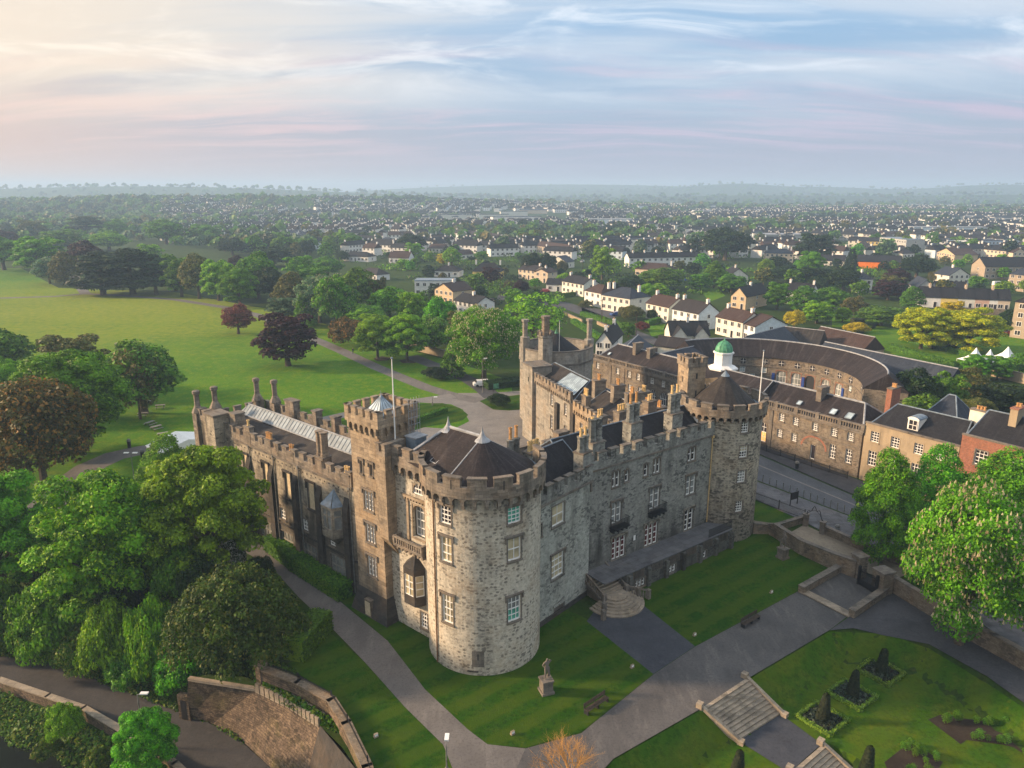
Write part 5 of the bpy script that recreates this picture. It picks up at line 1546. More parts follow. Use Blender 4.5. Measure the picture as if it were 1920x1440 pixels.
for i in range(2):
 mb.poly([afr.p(25.7, 0.9, 8.0), afr.p(42.3, 0.9, 8.0), afr.p(34, 0.9, 10.3)], 0)
hip(mb, afr, 25.7, 42.3, -9.0, 0.9, 8.0, 10.6, 0.5, 0.5, 1, 2)
mb.build('centre_pavilion', [M['render'], M['slate_plum'], M['lead']], stable)
for u_, z_ in ((9.0, 11.6), (13.0, 11.2), (50.9, 11.4)):
 chimney(afr, u_, -4.4, 8.8, z_, z_, stable, 0.9, 2.2, 0, 0, mats=[M['trim'], M['parapet'], M['pot']])
for u_, s_ in ((54.5, 0.45), (57.2, 0.5), (48.5, 0.35), (3.0, 0.3)):
 mb = MB()
 p0, p1, p2, p3 = [Vector(afr.p(u_ + a_ * s_, -1.6 - 1.0 * (b_ * s_ + 0.4), 8.2 + 0.66 * (b_ * s_ + 0.4))) for a_, b_ in ((-1, -1), (1, -1), (1, 1), (-1, 1))]
 mb.poly([p + Vector((0, 0, 0.22)) for p in (p0, p1, p2, p3)], 0)
 for a_, b_ in ((p0, p1), (p1, p2), (p2, p3), (p3, p0)):
  mb.tube([a_ + Vector((0, 0, 0.2)), b_ + Vector((0, 0, 0.2))], [0.08, 0.08], 4, 1)
 mb.build('skylight', [M['skyglass'], M['leadblue']], stable)
cq = (39.0, 131.6)
mb = MB()
mb.lathe(cq, [(2.3, 7.0), (2.3, 10.0), (2.75, 10.2), (2.75, 10.5), (1.8, 10.9), (1.6, 11.0), (1.6, 13.0), (1.9, 13.15), (1.9, 13.4), (1.5, 13.5)], 8, 0, R(22.5))
cup = mb.build('cupola', [M['white']], stable)
mb = MB()
mb.lathe(cq, [(1.62, 13.45), (1.58, 13.9), (1.42, 14.4), (1.1, 14.9), (0.65, 15.25), (0.25, 15.45), (0.1, 15.75), (0, 16.0)], 16, 0)
for k in range(8):
 a_ = R(45 * k)
 mb.tube([(cq[0] + r_ * math.cos(a_), cq[1] + r_ * math.sin(a_), z_) for r_, z_ in ((1.64, 13.5), (1.6, 13.9), (1.44, 14.4), (1.12, 14.9), (0.66, 15.26), (0.2, 15.47))], [0.05] * 6, 4, 0)
mb.build('copper_dome', [M['copper']], cup)
# crescent at the back of the stable yard
cres = thing('crescent_building', 'curved stone crescent range with round windows under a long plum slate roof', 'building', (60, 150, 0))
CC, CR = (48.5, 138.5), 18.5
if1 = Ci(CC, CR, 0.6)
def cres_u(pxx, pyy):
 a = (pxx - 960) / FPX
 b = (pyy - 720) / FPX
 d = (a, _c - b * _s)
 A_ = d[0] ** 2 + d[1] ** 2
 B_ = -2 * (CC[0] * d[0] + CC[1] * d[1])
 C_ = CC[0] ** 2 + CC[1] ** 2 - CR * CR
 D_ = B_ * B_ - 4 * A_ * C_
 if D_ < 0:
  return None
 t = (-B_ + math.sqrt(D_)) / (2 * A_)
 ang = math.atan2(d[1] * t - CC[1], d[0] * t - CC[0])
 return ang * CR, CAM_H + (-_s - b * _c) * t
big = [cres_u(x, y) for x, y in ((1464, 712), (1492, 716), (1518, 720), (1547, 728), (1572, 735))]
bigo = []
for k, (u_, z_) in enumerate(big):
 bigo.append((u_ - 1.05, u_ + 1.05, 0.5, 4.2))
smo = []
for x, y in ((1392, 692), (1432, 694), (1410, 705), (1594, 728)):
 u_, z_ = cres_u(x, y)
 smo.append((u_ - 0.6, u_ + 0.6, z_ - 0.6, z_ + 0.6))
mb = MB()
u0_, u1_ = R(-30) * CR, R(118) * CR
mb.wall(if1, u0_, u1_, -0.4, 7.0, bigo + smo, 0)
mb.box(if1, u0_, u1_, 0.002, 0.15, 4.75, 4.95, 1, caps=False)
mb.box(if1, u0_, u1_, 0.002, 0.2, 6.8, 7.0, 1, caps=False)
of1 = Cy(CC, CR + 7.2, 0.8)
mb.wall(of1, R(-30) * of1.r, R(118) * of1.r, -0.4, 7.0, [], 0)
for dg in (-30, 118):
 a_, b_ = if1.p(R(dg) * CR, 0, 0), of1.p(R(dg) * of1.r, 0, 0)
 mb.poly([(a_[0], a_[1], -0.4), (b_[0], b_[1], -0.4), (b_[0], b_[1], 7.0), (a_[0], a_[1], 7.0)], 0)
cw = mb.build('wall', [M['stable'], M['trim']], cres)
for k, op in enumerate(bigo):
 window(if1, op, cres, 'iron' if k == 2 else 'glassgrey', 1 if k == 2 else 3, 1 if k == 2 else 3, 'round', 1.0, trim='frame', tm='brickred', wall='stable', name='archway' if k == 2 else 'window', fm='iron' if k == 2 else 'white')
for op in smo:
 window(if1, op, cres, 'skyglass', 2, 2, trim='frame', wall='stable')
for x, y in ((1367.5, 670), (1394, 671), (1435, 673), (1466, 676), (1496, 681), (1524, 686), (1551, 693), (1575, 700), (1596, 709), (1617.5, 718.5)):
 u_, z_ = cres_u(x, y)
 mb = MB()
 S = 14
 for i in range(S):
  a_, b_ = 2 * math.pi * i / S, 2 * math.pi * (i + 1) / S
  P2 = lambda r_, t_, n_: if1.p(u_ + r_ * math.cos(t_), n_, 5.85 + r_ * math.sin(t_))
  mb.poly([P2(0.62, a_, 0.06), P2(0.85, a_, 0.06), P2(0.85, b_, 0.06), P2(0.62, b_, 0.06)], 0)
  mb.poly([P2(0.85, a_, 0.0), P2(0.85, b_, 0.0), P2(0.85, b_, 0.06), P2(0.85, a_, 0.06)], 0)
  mb.poly([P2(0.0, a_, 0.02), P2(0.63, a_, 0.02), P2(0.63, b_, 0.02)], 1)
 mb.box(if1, u_ - 0.6, u_ + 0.6, 0.025, 0.05, 5.82, 5.88, 2)
 mb.box(if1, u_ - 0.03, u_ + 0.03, 0.025, 0.05, 5.27, 6.43, 2)
 mb.build('round_window', [M['trim'], M['glassdark'], M['white']], cres)
for x, y in ((1449, 712), (1505, 722), (1580, 740)):
 u_, z_ = cres_u(x, y)
 mb = MB()
 mb.box(if1, u_ - 0.3, u_ + 0.3, 0.01, 0.2, 1.2, 3.6, 0)
 mb.build('blue_door_leaf', [plain('blue_paint', (0.02, 0.05, 0.22), 0.5)], cres)
mb = MB()
K = 60
for i in range(K):
 a_, b_ = R(-30 + 148 * i / K), R(-30 + 148 * (i + 1) / K)
 E1, Rg, E2 = (CR - 0.35, 6.95), (CR + 3.6, 10.1), (CR + 7.5, 6.95)
 for (r0, z0), (r1, z1) in ((E1, Rg), (Rg, E2), (E2, E1)):
  q = [(CC[0] + r0 * math.cos(a_), CC[1] + r0 * math.sin(a_), z0), (CC[0] + r0 * math.cos(b_), CC[1] + r0 * math.sin(b_), z0),
    (CC[0] + r1 * math.cos(b_), CC[1] + r1 * math.sin(b_), z1), (CC[0] + r1 * math.cos(a_), CC[1] + r1 * math.sin(a_), z1)]
  s_ = math.hypot(r1 - r0, z1 - z0)
  mb.poly(q, 0, [(a_ * 20, 0), (b_ * 20, 0), (b_ * 20, s_), (a_ * 20, s_)])
 mb.tube([(CC[0] + Rg[0] * math.cos(t), CC[1] + Rg[0] * math.sin(t), 10.12) for t in (a_, b_)], [0.16, 0.16], 5, 1, cap=False)
for dg in (-30, 118):
 e_ = [(CC[0] + r_ * math.cos(R(dg)), CC[1] + r_ * math.sin(R(dg)), z_) for r_, z_ in (E1, Rg, E2)]
 mb.poly(e_, 0)
mb.build('slate_roof', [M['slate_plum'], M['lead']], cres)
# ------------------------------------------------------------------ houses
HW = {k: plain('wall_' + k, c, 0.85, 0, 0.1, 1.2) for k, c in dict(
 white=(0.66, 0.65, 0.62), cream=(0.62, 0.60, 0.52), yellow=(0.66, 0.50, 0.16), tan=(0.50, 0.38, 0.24), pink=(0.52, 0.34, 0.26),
 grey=(0.36, 0.36, 0.34), blue=(0.40, 0.48, 0.56), orange=(0.80, 0.20, 0.015), peach=(0.56, 0.45, 0.33), stone=(0.32, 0.26, 0.19),
 navy=(0.02, 0.05, 0.22), ice=(0.55, 0.62, 0.66)).items()}
_wm = {}
def wmesh(w, h, nx=2):
 k = (round(w, 1), round(h, 1), nx)
 if k not in _wm:
  mb = MB()
  fr = Fr((0, 0), (1, 0), 0, (0, -1))
  mb.poly([fr.p(-w / 2, 0.03, 0), fr.p(w / 2, 0.03, 0), fr.p(w / 2, 0.03, h), fr.p(-w / 2, 0.03, h)], 0)
  f = 0.09
  mb.box(fr, -w / 2 - f, -w / 2, 0.0, 0.08, -f, h + f, 1)
  mb.box(fr, w / 2, w / 2 + f, 0.0, 0.08, -f, h + f, 1)
  mb.box(fr, -w / 2, w / 2, 0.0, 0.08, h, h + f, 1)
  mb.box(fr, -w / 2 - 0.05, w / 2 + 0.05, 0.0, 0.12, -f, 0, 1)
  for i in range(1, nx):
   u_ = -w / 2 + w * i / nx
   mb.box(fr, u_ - 0.04, u_ + 0.04, 0.03, 0.07, 0, h, 1, bottom=False)
  o = mb.build('window', [M['glassdark'], M['white']])
  _wm[k] = o.data
  bpy.data.objects.remove(o)
 return _wm[k]
def put_window(root, fr, u_, z_, w=1.1, h=1.2, nx=2, name='window'):
 o = bpy.data.objects.new(name, wmesh(w, h, nx))
 COL.objects.link(o)
 o.parent = root
 q = fr.p(u_, 0.004, z_)
 o.location = (q[0] - root.location.x, q[1] - root.location.y, q[2] - root.location.z)
 o.rotation_euler = (0, 0, math.atan2(fr.n[0], -fr.n[1]))
 return o
def house(label, Lp, Rp, zref, depth, rh, kind='x', wall='white', roof='tile_dark', ch=1, group=None, name='house', storeys=None,
   wins=True, over=0.3, chw='white', flip=False, porch=False, side=True, world_pts=False, cat='house'):
 """front eave ends L and R measured at height zref; the house reaches back 'depth' metres"""
 a, b = (Lp, Rp) if world_pts else (G(*Lp, zref), G(*Rp, zref))
 fr = Fr(a, (b[0] - a[0], b[1] - a[1]))
 if fr.n[1] > 0 and abs(fr.n[1]) > 0.2 or (abs(fr.n[1]) <= 0.2 and fr.n[0] > 0):
  fr.n = (-fr.n[0], -fr.n[1])
 w = math.hypot(b[0] - a[0], b[1] - a[1])
 c = fr.p(w / 2, -depth / 2, 0)
 z0 = hz(c[0], c[1]) if c[1] > 400 else 0.0
 root = thing(name, label, cat, (c[0], c[1], z0), 0, group)
 ev = zref
 mb = MB()
 mb.box(fr, 0, w, -depth, 0, z0 - 0.4, z0 + ev, 0, bottom=False)
 rt_ = z0 + ev + rh
 if kind == 'x':
  for u_ in (0.0, w):
   mb.poly([fr.p(u_, 0, z0 + ev), fr.p(u_, -depth, z0 + ev), fr.p(u_, -depth / 2, rt_ - 0.12)], 0)
 elif kind == 'y':
  for n_ in (0.0, -depth):
   mb.poly([fr.p(0, n_, z0 + ev), fr.p(w, n_, z0 + ev), fr.p(w / 2, n_, rt_ - 0.12)], 0)
 mb.build('wall', [HW[wall]], root)
 mb = MB()
 o = over
 ze = z0 + ev - o * rh / (depth / 2) * 0.5
 th = 0.16
 def slab(q):
  mb.poly(q, 0)
  mb.poly([(p[0], p[1], p[2] - th) for p in reversed(q)], 0)
  for i in range(len(q)):
   p, r_ = q[i], q[(i + 1) % len(q)]
   mb.poly([(p[0], p[1], p[2] - th), (r_[0], r_[1], r_[2] - th), r_, p], 0)
 if kind == 'x':
  slab([fr.p(-o, o, ze + th), fr.p(w + o, o, ze + th), fr.p(w + o, -depth / 2, rt_ + th), fr.p(-o, -depth / 2, rt_ + th)])
  slab([fr.p(w + o, -depth - o, ze + th), fr.p(-o, -depth - o, ze + th), fr.p(-o, -depth / 2, rt_ + th), fr.p(w + o, -depth / 2, rt_ + th)])
  mb.tube([fr.p(-o, -depth / 2, rt_ + th), fr.p(w + o, -depth / 2, rt_ + th)], [0.12, 0.12], 5, 0)
 elif kind == 'y':
  ze = z0 + ev - o * rh / (w / 2) * 0.5
  slab([fr.p(-o, o, ze + th), fr.p(w / 2, o, rt_ + th), fr.p(w / 2, -depth - o, rt_ + th), fr.p(-o, -depth - o, ze + th)])
  slab([fr.p(w / 2, o, rt_ + th), fr.p(w + o, o, ze + th), fr.p(w + o, -depth - o, ze + th), fr.p(w / 2, -depth - o, rt_ + th)])
  mb.tube([fr.p(w / 2, o, rt_ + th), fr.p(w / 2, -depth - o, rt_ + th)], [0.12, 0.12], 5, 0)
 elif kind == 'hip':
  hh = min(depth, w) / 2
  if w >= depth:
   hip(mb, fr, -o, w + o, -depth - o, o, z0 + ev, rt_, hh * 0.9, hh * 0.9, 0, 0, rw=0.2)
  else:
   f2 = Fr(fr.p(w + o, o, 0)[:2], (-fr.n[0], -fr.n[1]), 0, fr.e)
   hip(mb, f2, 0, depth + 2 * o, -w - 2 * o, 0, z0 + ev, rt_, hh * 0.9, hh * 0.9, 0, 0, rw=0.2)
 else:   # flat with upstand
  mb.box(fr, -0.1, w + 0.1, -depth - 0.1, 0.1, z0 + ev, z0 + ev + 0.3, 0)
  mb.box(fr, 0.3, w - 0.3, -depth + 0.3, -0.3, z0 + ev + 0.3, z0 + ev + 0.34, 0)
 ro = mb.build('roof', [M[roof] if roof in M else HW[roof]], root)
 cu = {0: [], 1: [0.5], 2: [0.06, 0.94], 3: [0.05, 0.5, 0.95]}[ch]
 for t in cu:
  mb = MB()
  if kind == 'y':
   f_, u_, n_ = fr, w / 2, -depth * (0.1 + 0.8 * t)
  else:
   f_, u_, n_ = fr, w * t, -depth / 2
  mb.box(f_, u_ - 0.35, u_ + 0.35, n_ - 0.5, n_ + 0.5, rt_ - 1.0, rt_ + 1.15, 0)
  mb.box(f_, u_ - 0.42, u_ + 0.42, n_ - 0.57, n_ + 0.57, rt_ + 1.15, rt_ + 1.28, 0)
  for d_ in (-0.22, 0.22):
   q = f_.p(u_, n_ + d_, 0)
   mb.lathe(q, [(0.13, rt_ + 1.28), (0.11, rt_ + 1.65), (0, rt_ + 1.65)], 6, 1)
  mb.build('chimney', [HW[chw], M['pot']], ro)
 if wins:
  st = storeys or max(1, int(round(ev / 2.7)))
  k = max(2, int(w / 2.6))
  for s_ in range(st):
   z_ = z0 + 0.95 + s_ * (ev / st)
   for i in range(k):
    u_ = w * (i + 0.5) / k
    if s_ == 0 and i == k // 2:
     put_window(root, fr, u_, z0 + 0.05, 0.95, 2.1, 1, 'door')
     continue
    put_window(root, fr, u_, z_, 1.2 if s_ else 1.4, 1.25)
  if side:
   for s_ in range(st):
    z_ = z0 + 0.95 + s_ * (ev / st)
    for u0, d_ in ((0, -1), (w, 1)):
     f_ = Fr(fr.p(u0, 0, 0)[:2], (-fr.n[0], -fr.n[1]), 0, (fr.e[0] * d_, fr.e[1] * d_))
     if f_.n[1] < 0.3:
      put_window(root, f_, depth * 0.5, z_, 1.0, 1.15)
 return root, fr, w
GN = 'houses along the street behind the castle'
house('large cream house with hipped navy slate roof and paved forecourt', (1128, 553), (1181, 561), 5.4, 11, 3.0, 'hip', 'cream', 'slate_blue', 2, GN)
house('white house with dark brown roof, beside the large navy roofed house', (1096, 545), (1127, 551), 5.2, 8, 2.6, 'hip', 'white', 'tile_brown', 2, GN)
house('white house with plain brown gabled roof and small flat porch', (1212, 568), (1254, 577), 5.2, 8, 2.8, 'x', 'cream', 'tile_brown', 2, GN)
house('blue gabled house with white bay windows and low front extension', (1261, 579), (1310, 589), 5.2, 8.5, 3.0, 'x', 'ice', 'tile_dark', 2, GN)
house('cream semi-detached house with brick red porch bays behind the stable roofs', (1343, 594), (1393, 605), 5.2, 8, 2.6, 'x', 'cream', 'tile_brown', 2, GN)
house('pale blue gabled house attached to the right of the cream house', (1394, 607), (1416, 613), 4.8, 11, 2.6, 'x', 'ice', 'tile_brown', 0, GN)
rt_, f_, w_ = house('cream cottage with cross gables and tall white chimney behind the stables', (1258, 629), (1330, 629), 3.3, 8.5, 3.2, 'x', 'cream', 'slate_dark', 1, GN)
for t in (0.22, 0.78):
 mb = MB()
 a_ = Fr(f_.p(w_ * t - 1.9, 1.4, 0)[:2], f_.e, 0, f_.n)
 mb.box(a_, 0, 3.8, -3, 0, -0.3, 3.3, 0)
 mb.poly([a_.p(0, 0, 3.3), a_.p(3.8, 0, 3.3), a_.p(1.9, 0, 5.6)], 0)
 mb.poly([a_.p(-0.3, 0.3, 3.1), a_.p(1.9, 0.3, 5.75), a_.p(1.9, -4.5, 5.75), a_.p(-0.3, -4.5, 3.1)], 1)
 mb.poly([a_.p(1.9, 0.3, 5.75), a_.p(4.1, 0.3, 3.1), a_.p(4.1, -4.5, 3.1), a_.p(1.9, -4.5, 5.75)], 1)
 mb.build('gable_wing', [HW['cream'], M['slate_dark']], rt_)
 put_window(rt_, a_, 1.9, 1.0, 1.0, 1.2)
house('long low cream outbuilding with plain dark roof, between the stable roofs and cottage', (1228, 648), (1284, 655), 2.9, 6, 2.0, 'x', 'cream', 'tile_dark', 0, None, 'outbuilding', wins=False, cat='outbuilding')
house('small white gabled house with two white chimneys just behind the far tower', (1117, 643), (1147, 645), 4.2, 15, 3.0, 'y', 'white', 'slate_dark', 2, None)
house('white flat roofed modern house with dark window slots', (777, 527), (852, 527), 6.0, 9, 0.3, 'flat', 'white', 'leadblue', 0, None)
house('tan gabled house in front of the flat roofed white house', (815, 542), (849, 547), 5.0, 10, 2.6, 'y', 'tan', 'tile_brown', 1, None)
house('white house with black roof beside timber clad upper room', (851, 563), (893, 571), 4.6, 8, 2.2, 'x', 'white', 'slate_dark', 1, None)
house('brown timber clad box house with wide glazed upper floor', (895, 565), (912, 566), 4.8, 7, 0.6, 'flat', 'stone', 'tile_dark', 0, None)
house('white bungalow with broad hipped black roof', (814, 508), (859, 509), 2.9, 10, 2.6, 'hip', 'white', 'slate_dark', 1, None)
house('yellow dormer house with steep dark roof behind a purple tree', (886, 509), (938, 510), 3.6, 9, 4.0, 'hip', 'yellow', 'slate_dark', 2, None)
house('wide cream villa with low dark roof and three chimneys', (972, 505), (1003, 508), 4.6, 9, 2.0, 'x', 'peach', 'tile_dark', 2, None)
house('cream gable end house next to the wide villa', (1002, 510), (1027, 512), 4.8, 8, 1.6, 'y', 'peach', 'tile_brown', 1, None)
house('low white house with garage doors beside a tall gabled house', (1024, 533), (1054, 534), 3.0, 8, 2.0, 'x', 'white', 'slate_dark', 0, None)
house('tall white gabled house behind clipped hedge', (1054, 527), (1094, 534), 5.0, 8, 2.4, 'x', 'cream', 'slate_dark', 2, None)
for k in range(6):
 l0 = (1180 + k * 22, 484 - k * 0.4)
 house('white terraced house in the long row behind the brown roofed house', l0, (l0[0] + 22, l0[1] - 0.4), 5.4, 8, 2.6, 'x', 'white', 'slate_dark', 1, 'long white terrace', side=False)
house('broad cream house with spreading brown roof below the white terrace', (1191, 504), (1255, 508), 3.6, 10, 3.0, 'hip', 'peach', 'tile_brown', 2, None)
house('apricot gable end house with grey side wall', (1371, 554), (1399, 557), 4.8, 17, 3.2, 'y', 'tan', 'slate_dark', 1, None)
house('pale gabled house among the trees, above the apricot gable end', (1367, 518), (1403, 518), 4.0, 11, 3.4, 'y', 'cream', 'slate_dark', 1, None)
house('salmon pink house with grey hipped roof and dormers', (1435, 475), (1488, 476), 5.2, 9, 2.6, 'hip', 'peach', 'slate_blue', 2, None)
house('bright orange shed with dark roof and pale skylight panel', (1608, 490), (1690, 493), 4.0, 14, 3.0, 'x', 'orange', 'slate_dark', 0, None, 'shed', wins=False, cat='shed')
house('white villa with hipped slate roof standing among trees', (1609, 524), (1637, 524), 5.6, 8, 2.6, 'hip', 'white', 'slate_blue', 1, None)
house('pale yellow hall with dark roof near the orange shed', (1611, 452), (1648, 453), 5.5, 12, 2.5, 'x', 'yellow', 'slate_dark', 0, None, 'hall', cat='hall')
house('grey and white block with balconies beside the blue shopfront', (1650, 445), (1700, 450), 9.0, 14, 0.4, 'flat', 'grey', 'leadblue', 0, None, 'apartment_block', cat='block')
house('bright blue fronted shop unit', (1699, 453), (1735, 453), 4.0, 12, 0.4, 'flat', 'navy', 'leadblue', 0, None, 'shop', wins=False, cat='shop')
house('long pale blue office building with flat roof', (1738, 448), (1838, 452), 6.0, 18, 0.4, 'flat', 'ice', 'slate_blue', 0, None, 'office_building', cat='building')
house('second pale blue office wing with round topped windows', (1840, 452), (1895, 452), 6.0, 18, 0.4, 'flat', 'blue', 'slate_blue', 0, None, 'office_building', cat='building')
house('long bungalow with dark roof left of the pointed conifer', (1534, 488), (1583, 490), 2.8, 9, 3.0, 'x', 'cream', 'slate_dark', 1, None)
house('dark roofed white house half hidden by garden trees', (1472, 545), (1522, 549), 5.0, 8, 2.8, 'x', 'white', 'slate_dark', 2, None)
cols = ['white', 'yellow', 'cream', 'pink', 'white', 'peach']
labs = ['white terraced cottage at the left end of the coloured row', 'yellow terraced cottage in the coloured row', 'cream terraced cottage between the yellow and pink ones',
  'pink terraced cottage in the coloured row', 'white terraced cottage between the pink and peach ones', 'peach terraced cottage at the right end of the coloured row']
e_ = [1725, 1765, 1797, 1829, 1856, 1872, 1895]
for k in range(6):
 y0, y1 = 556 + (e_[k] - 1725) * 0.042, 556 + (e_[k + 1] - 1725) * 0.042
 house(labs[k], (e_[k], y0), (e_[k + 1], y1), 3.9, 8, 3.2, 'x', cols[k], 'slate_dark', 1 if k % 2 == 0 else 0, 'coloured terrace', side=False, chw='peach')
house('cream gabled house with blue slate roof beside the car park', (1780, 517), (1818, 516), 4.4, 9, 3.2, 'y', 'cream', 'slate_blue', 1, None)
house('grey gable with long blue roof, left of the dark sheds', (1720, 540), (1752, 541), 3.2, 15, 3.4, 'y', 'grey', 'slate_blue', 0, None)
house('dark roofed shed behind the coloured terrace', (1755, 540), (1812, 542), 3.0, 7, 2.4, 'x', 'white', 'slate_dark', 0, None, 'shed', wins=False, cat='shed')
house('long stone shop building with dark roof at the car park', (1848, 500), (1935, 500), 6.2, 11, 4.0, 'x', 'stone', 'slate_dark', 0, None, 'shop_building', cat='building')
house('stone corner building with shop windows at the right edge', (1893, 514), (1960, 520), 7.0, 8, 3.0, 'hip', 'stone', 'slate_blue', 0, None, 'corner_building', cat='building')
house('tall brown town house cut by the right picture edge, white sash windows', (1904, 566), (1960, 572), 10.5, 8, 3.0, 'hip', 'stone', 'slate_dark', 0, None, 'town_house')
house('tan gabled house with brown roof, left of the twin terraces', (1757, 473), (1790, 478), 4.5, 14, 3.2, 'y', 'tan', 'tile_brown', 1, None)
house('grey terrace with dark roof and two stacks', (1787, 467), (1848, 466), 5.2, 9, 2.8, 'x', 'grey', 'slate_dark', 2, None)
house('peach terrace with dark roof right of the grey one', (1850, 468), (1886, 471), 5.2, 12, 2.8, 'x', 'peach', 'slate_dark', 1, None)
house('small peach gabled house at the right edge above the stone shops', (1900, 474), (1925, 474), 4.6, 9, 2.6, 'y', 'peach', 'tile_brown', 0, None)
for k in range(9):
 x = 1808 + k * 10.5
 house('white gable fronted house in the close row on the far right hill', (x, 440), (x + 8.6, 440), 5.0, 9, 2.8, 'y', 'white', 'slate_dark', 0, 'row of white gable fronts', side=False)
house('white pointed roofed house with row of dormer gables', (729, 483), (766, 484), 3.4, 8, 3.6, 'x', 'white', 'tile_brown', 2, None)
house('white bungalow with grey roof left of the dormer house', (642, 480), (690, 482), 3.0, 9, 2.6, 'hip', 'white', 'slate_dark', 0, None)
house('low dark roofed cottage beside park trees', (672, 512), (706, 516), 2.8, 8, 2.6, 'hip', 'white', 'tile_dark', 0, None)
house('pale house with long roof on the street of parked cars', (1030, 490), (1062, 492), 3.4, 9, 3.0, 'y', 'cream', 'slate_blue', 0, None)
house('brown roofed long terrace above the parked cars', (1000, 460), (1060, 468), 5.0, 9, 2.8, 'x', 'peach', 'tile_brown', 2, None)
house('white and cream terrace stepping down behind garden trees', (845, 436), (930, 446), 5.4, 9, 2.8, 'x', 'white', 'tile_dark', 3, None)
house('white gabled pair left of the brown roofed terrace', (938, 452), (995, 458), 5.2, 9, 2.6, 'x', 'white', 'slate_dark', 2, None)
# the tan house and the brick house that carry on the line of the stables
def town_front(label, u0, u1, n0, ztop, wall, roofm, rz, wins, name):
 c = afr.p((u0 + u1) / 2, n0 - 5, 0)
 root = thing(name, label, 'house', (c[0], c[1], 0))
 fr = afr.sub(u0, n0)
 w = u1 - u0
 ops_ = [o for o in wins]
 mb = MB()
 mb.wall(fr, 0, w, -0.4, ztop, ops_, 0)
 mb.wall(Fr(fr.p(w, 0, 0)[:2], (-fr.n[0], -fr.n[1]), 0, fr.e), 0, 10, -0.4, ztop, [], 0)
 mb.wall(Fr(fr.p(0, 0, 0)[:2], (-fr.n[0], -fr.n[1]), 0, (-fr.e[0], -fr.e[1])), 0, 10, -0.4, ztop, [], 0)
 mb.box(fr, -0.05, w + 0.05, -0.3, 0.12, ztop, ztop + 0.22, 1)
 mb.build('wall', [M[wall], M['trim']], root)
 for o in ops_:
  window(fr, o, root, 'glassdark', 3, 4, trim='frame', wall=wall, tm='render' if wall == 'render' else 'trim')
 mb = MB()
 hip(mb, fr, 0.1, w - 0.1, -10, -0.35, ztop - 0.5, rz, 0.6 if name == 'brick_house' else 1.6, 1.0, 0, 1, rw=0.2)
 ro = mb.build('slate_roof', [M[roofm], M['leadblue']], root)
 return root, fr, ro
tw_ = [(u_ - 0.62, u_ + 0.62, 6.3, 7.9) for u_ in (1.6, 4.6, 7.9, 10.6, 12.0)]
tw_ += [(u_ - 0.62, u_ + 0.62, 2.6, 4.9) for u_ in (1.6, 4.6, 7.9, 11.2)]
root, fr, ro = town_front('tan rendered house with slate roof and arched dormer next to the stables', 60.9, 74.0, 0.0, 8.9, 'render', 'slate_dark', 11.3, [o for o in tw_ if o[0] != 12.0 - 0.62], 'tan_house')
mb = MB()
d_ = fr.sub(6.0, -1.5)
mb.box(d_, -0.75, 0.75, -2.2, 0, 8.9, 10.7, 0)
mb.box(d_, -0.6, 0.6, 0.01, 0.05, 9.2, 10.5, 1)
for u_ in (-0.6, 0.0, 0.55):
 mb.box(d_, u_, u_ + 0.07, 0.05, 0.08, 9.2, 10.5, 2)
mb.box(d_, -0.6, 0.6, 0.05, 0.08, 9.8, 9.88, 2)
for i in range(8):
 a_, b_ = math.pi * i / 8, math.pi * (i + 1) / 8
 mb.poly([d_.p(0.85 * math.cos(a_), 0.12, 10.65 + 0.4 * math.sin(a_)), d_.p(0.85 * math.cos(b_), 0.12, 10.65 + 0.4 * math.sin(b_)), d_.p(0.85 * math.cos(b_), -2.3, 10.65 + 0.4 * math.sin(b_)), d_.p(0.85 * math.cos(a_), -2.3, 10.65 + 0.4 * math.sin(a_))], 3)
 mb.poly([d_.p(0.85 * math.cos(a_), 0.1, 10.65 + 0.4 * math.sin(a_)), d_.p(0.85 * math.cos(b_), 0.1, 10.65 + 0.4 * math.sin(b_)), d_.p(0, 0.1, 10.65)], 2)
mb.build('dormer', [M['white'], M['glassdark'], M['white'], M['leadblue']], ro)
chimney(fr, 0.2, -6.5, 8.0, 13.2, 13.2, ro, 0.8, 2.6, 0, 3, 'pot', 0.6, mats=[M['brickred'], M['trim'], M['pot']])
chimney(fr, 12.6, -6.0, 8.0, 12.8, 12.8, ro, 2.4, 1.0, 0, 3, 'pot', 0.5, mats=[HW['cream'], M['parapet'], M['pot']])
mb = MB()
hip(mb, fr, 2.0, 9.0, -18, -9, 7.5, 12.2, 3.0, 3.0, 0, 1, rw=0.2)
mb.build('rear_roof', [M['slate_blue'], M['leadblue']], root)
tb = [(u_ - 0.75, u_ + 0.75, 7.2, 9.2) for u_ in (2.6, 6.6, 10.6, 14.6)] + [(u_ - 0.75, u_ + 0.75, 3.2, 5.6) for u_ in (2.6, 6.6, 10.6, 14.6)]
root, fr, ro = town_front('red brick town house with sash windows behind the street trees', 74.1, 92.0, 0.05, 10.7, 'brickred', 'slate_dark', 13.4, tb, 'brick_house')
chimney(fr, 4.2, -4.8, 9.5, 14.6, 14.6, ro, 0.9, 2.6, 0, 2, 'pot', 0.5, mats=[M['render'], M['brickred'], M['pot']])
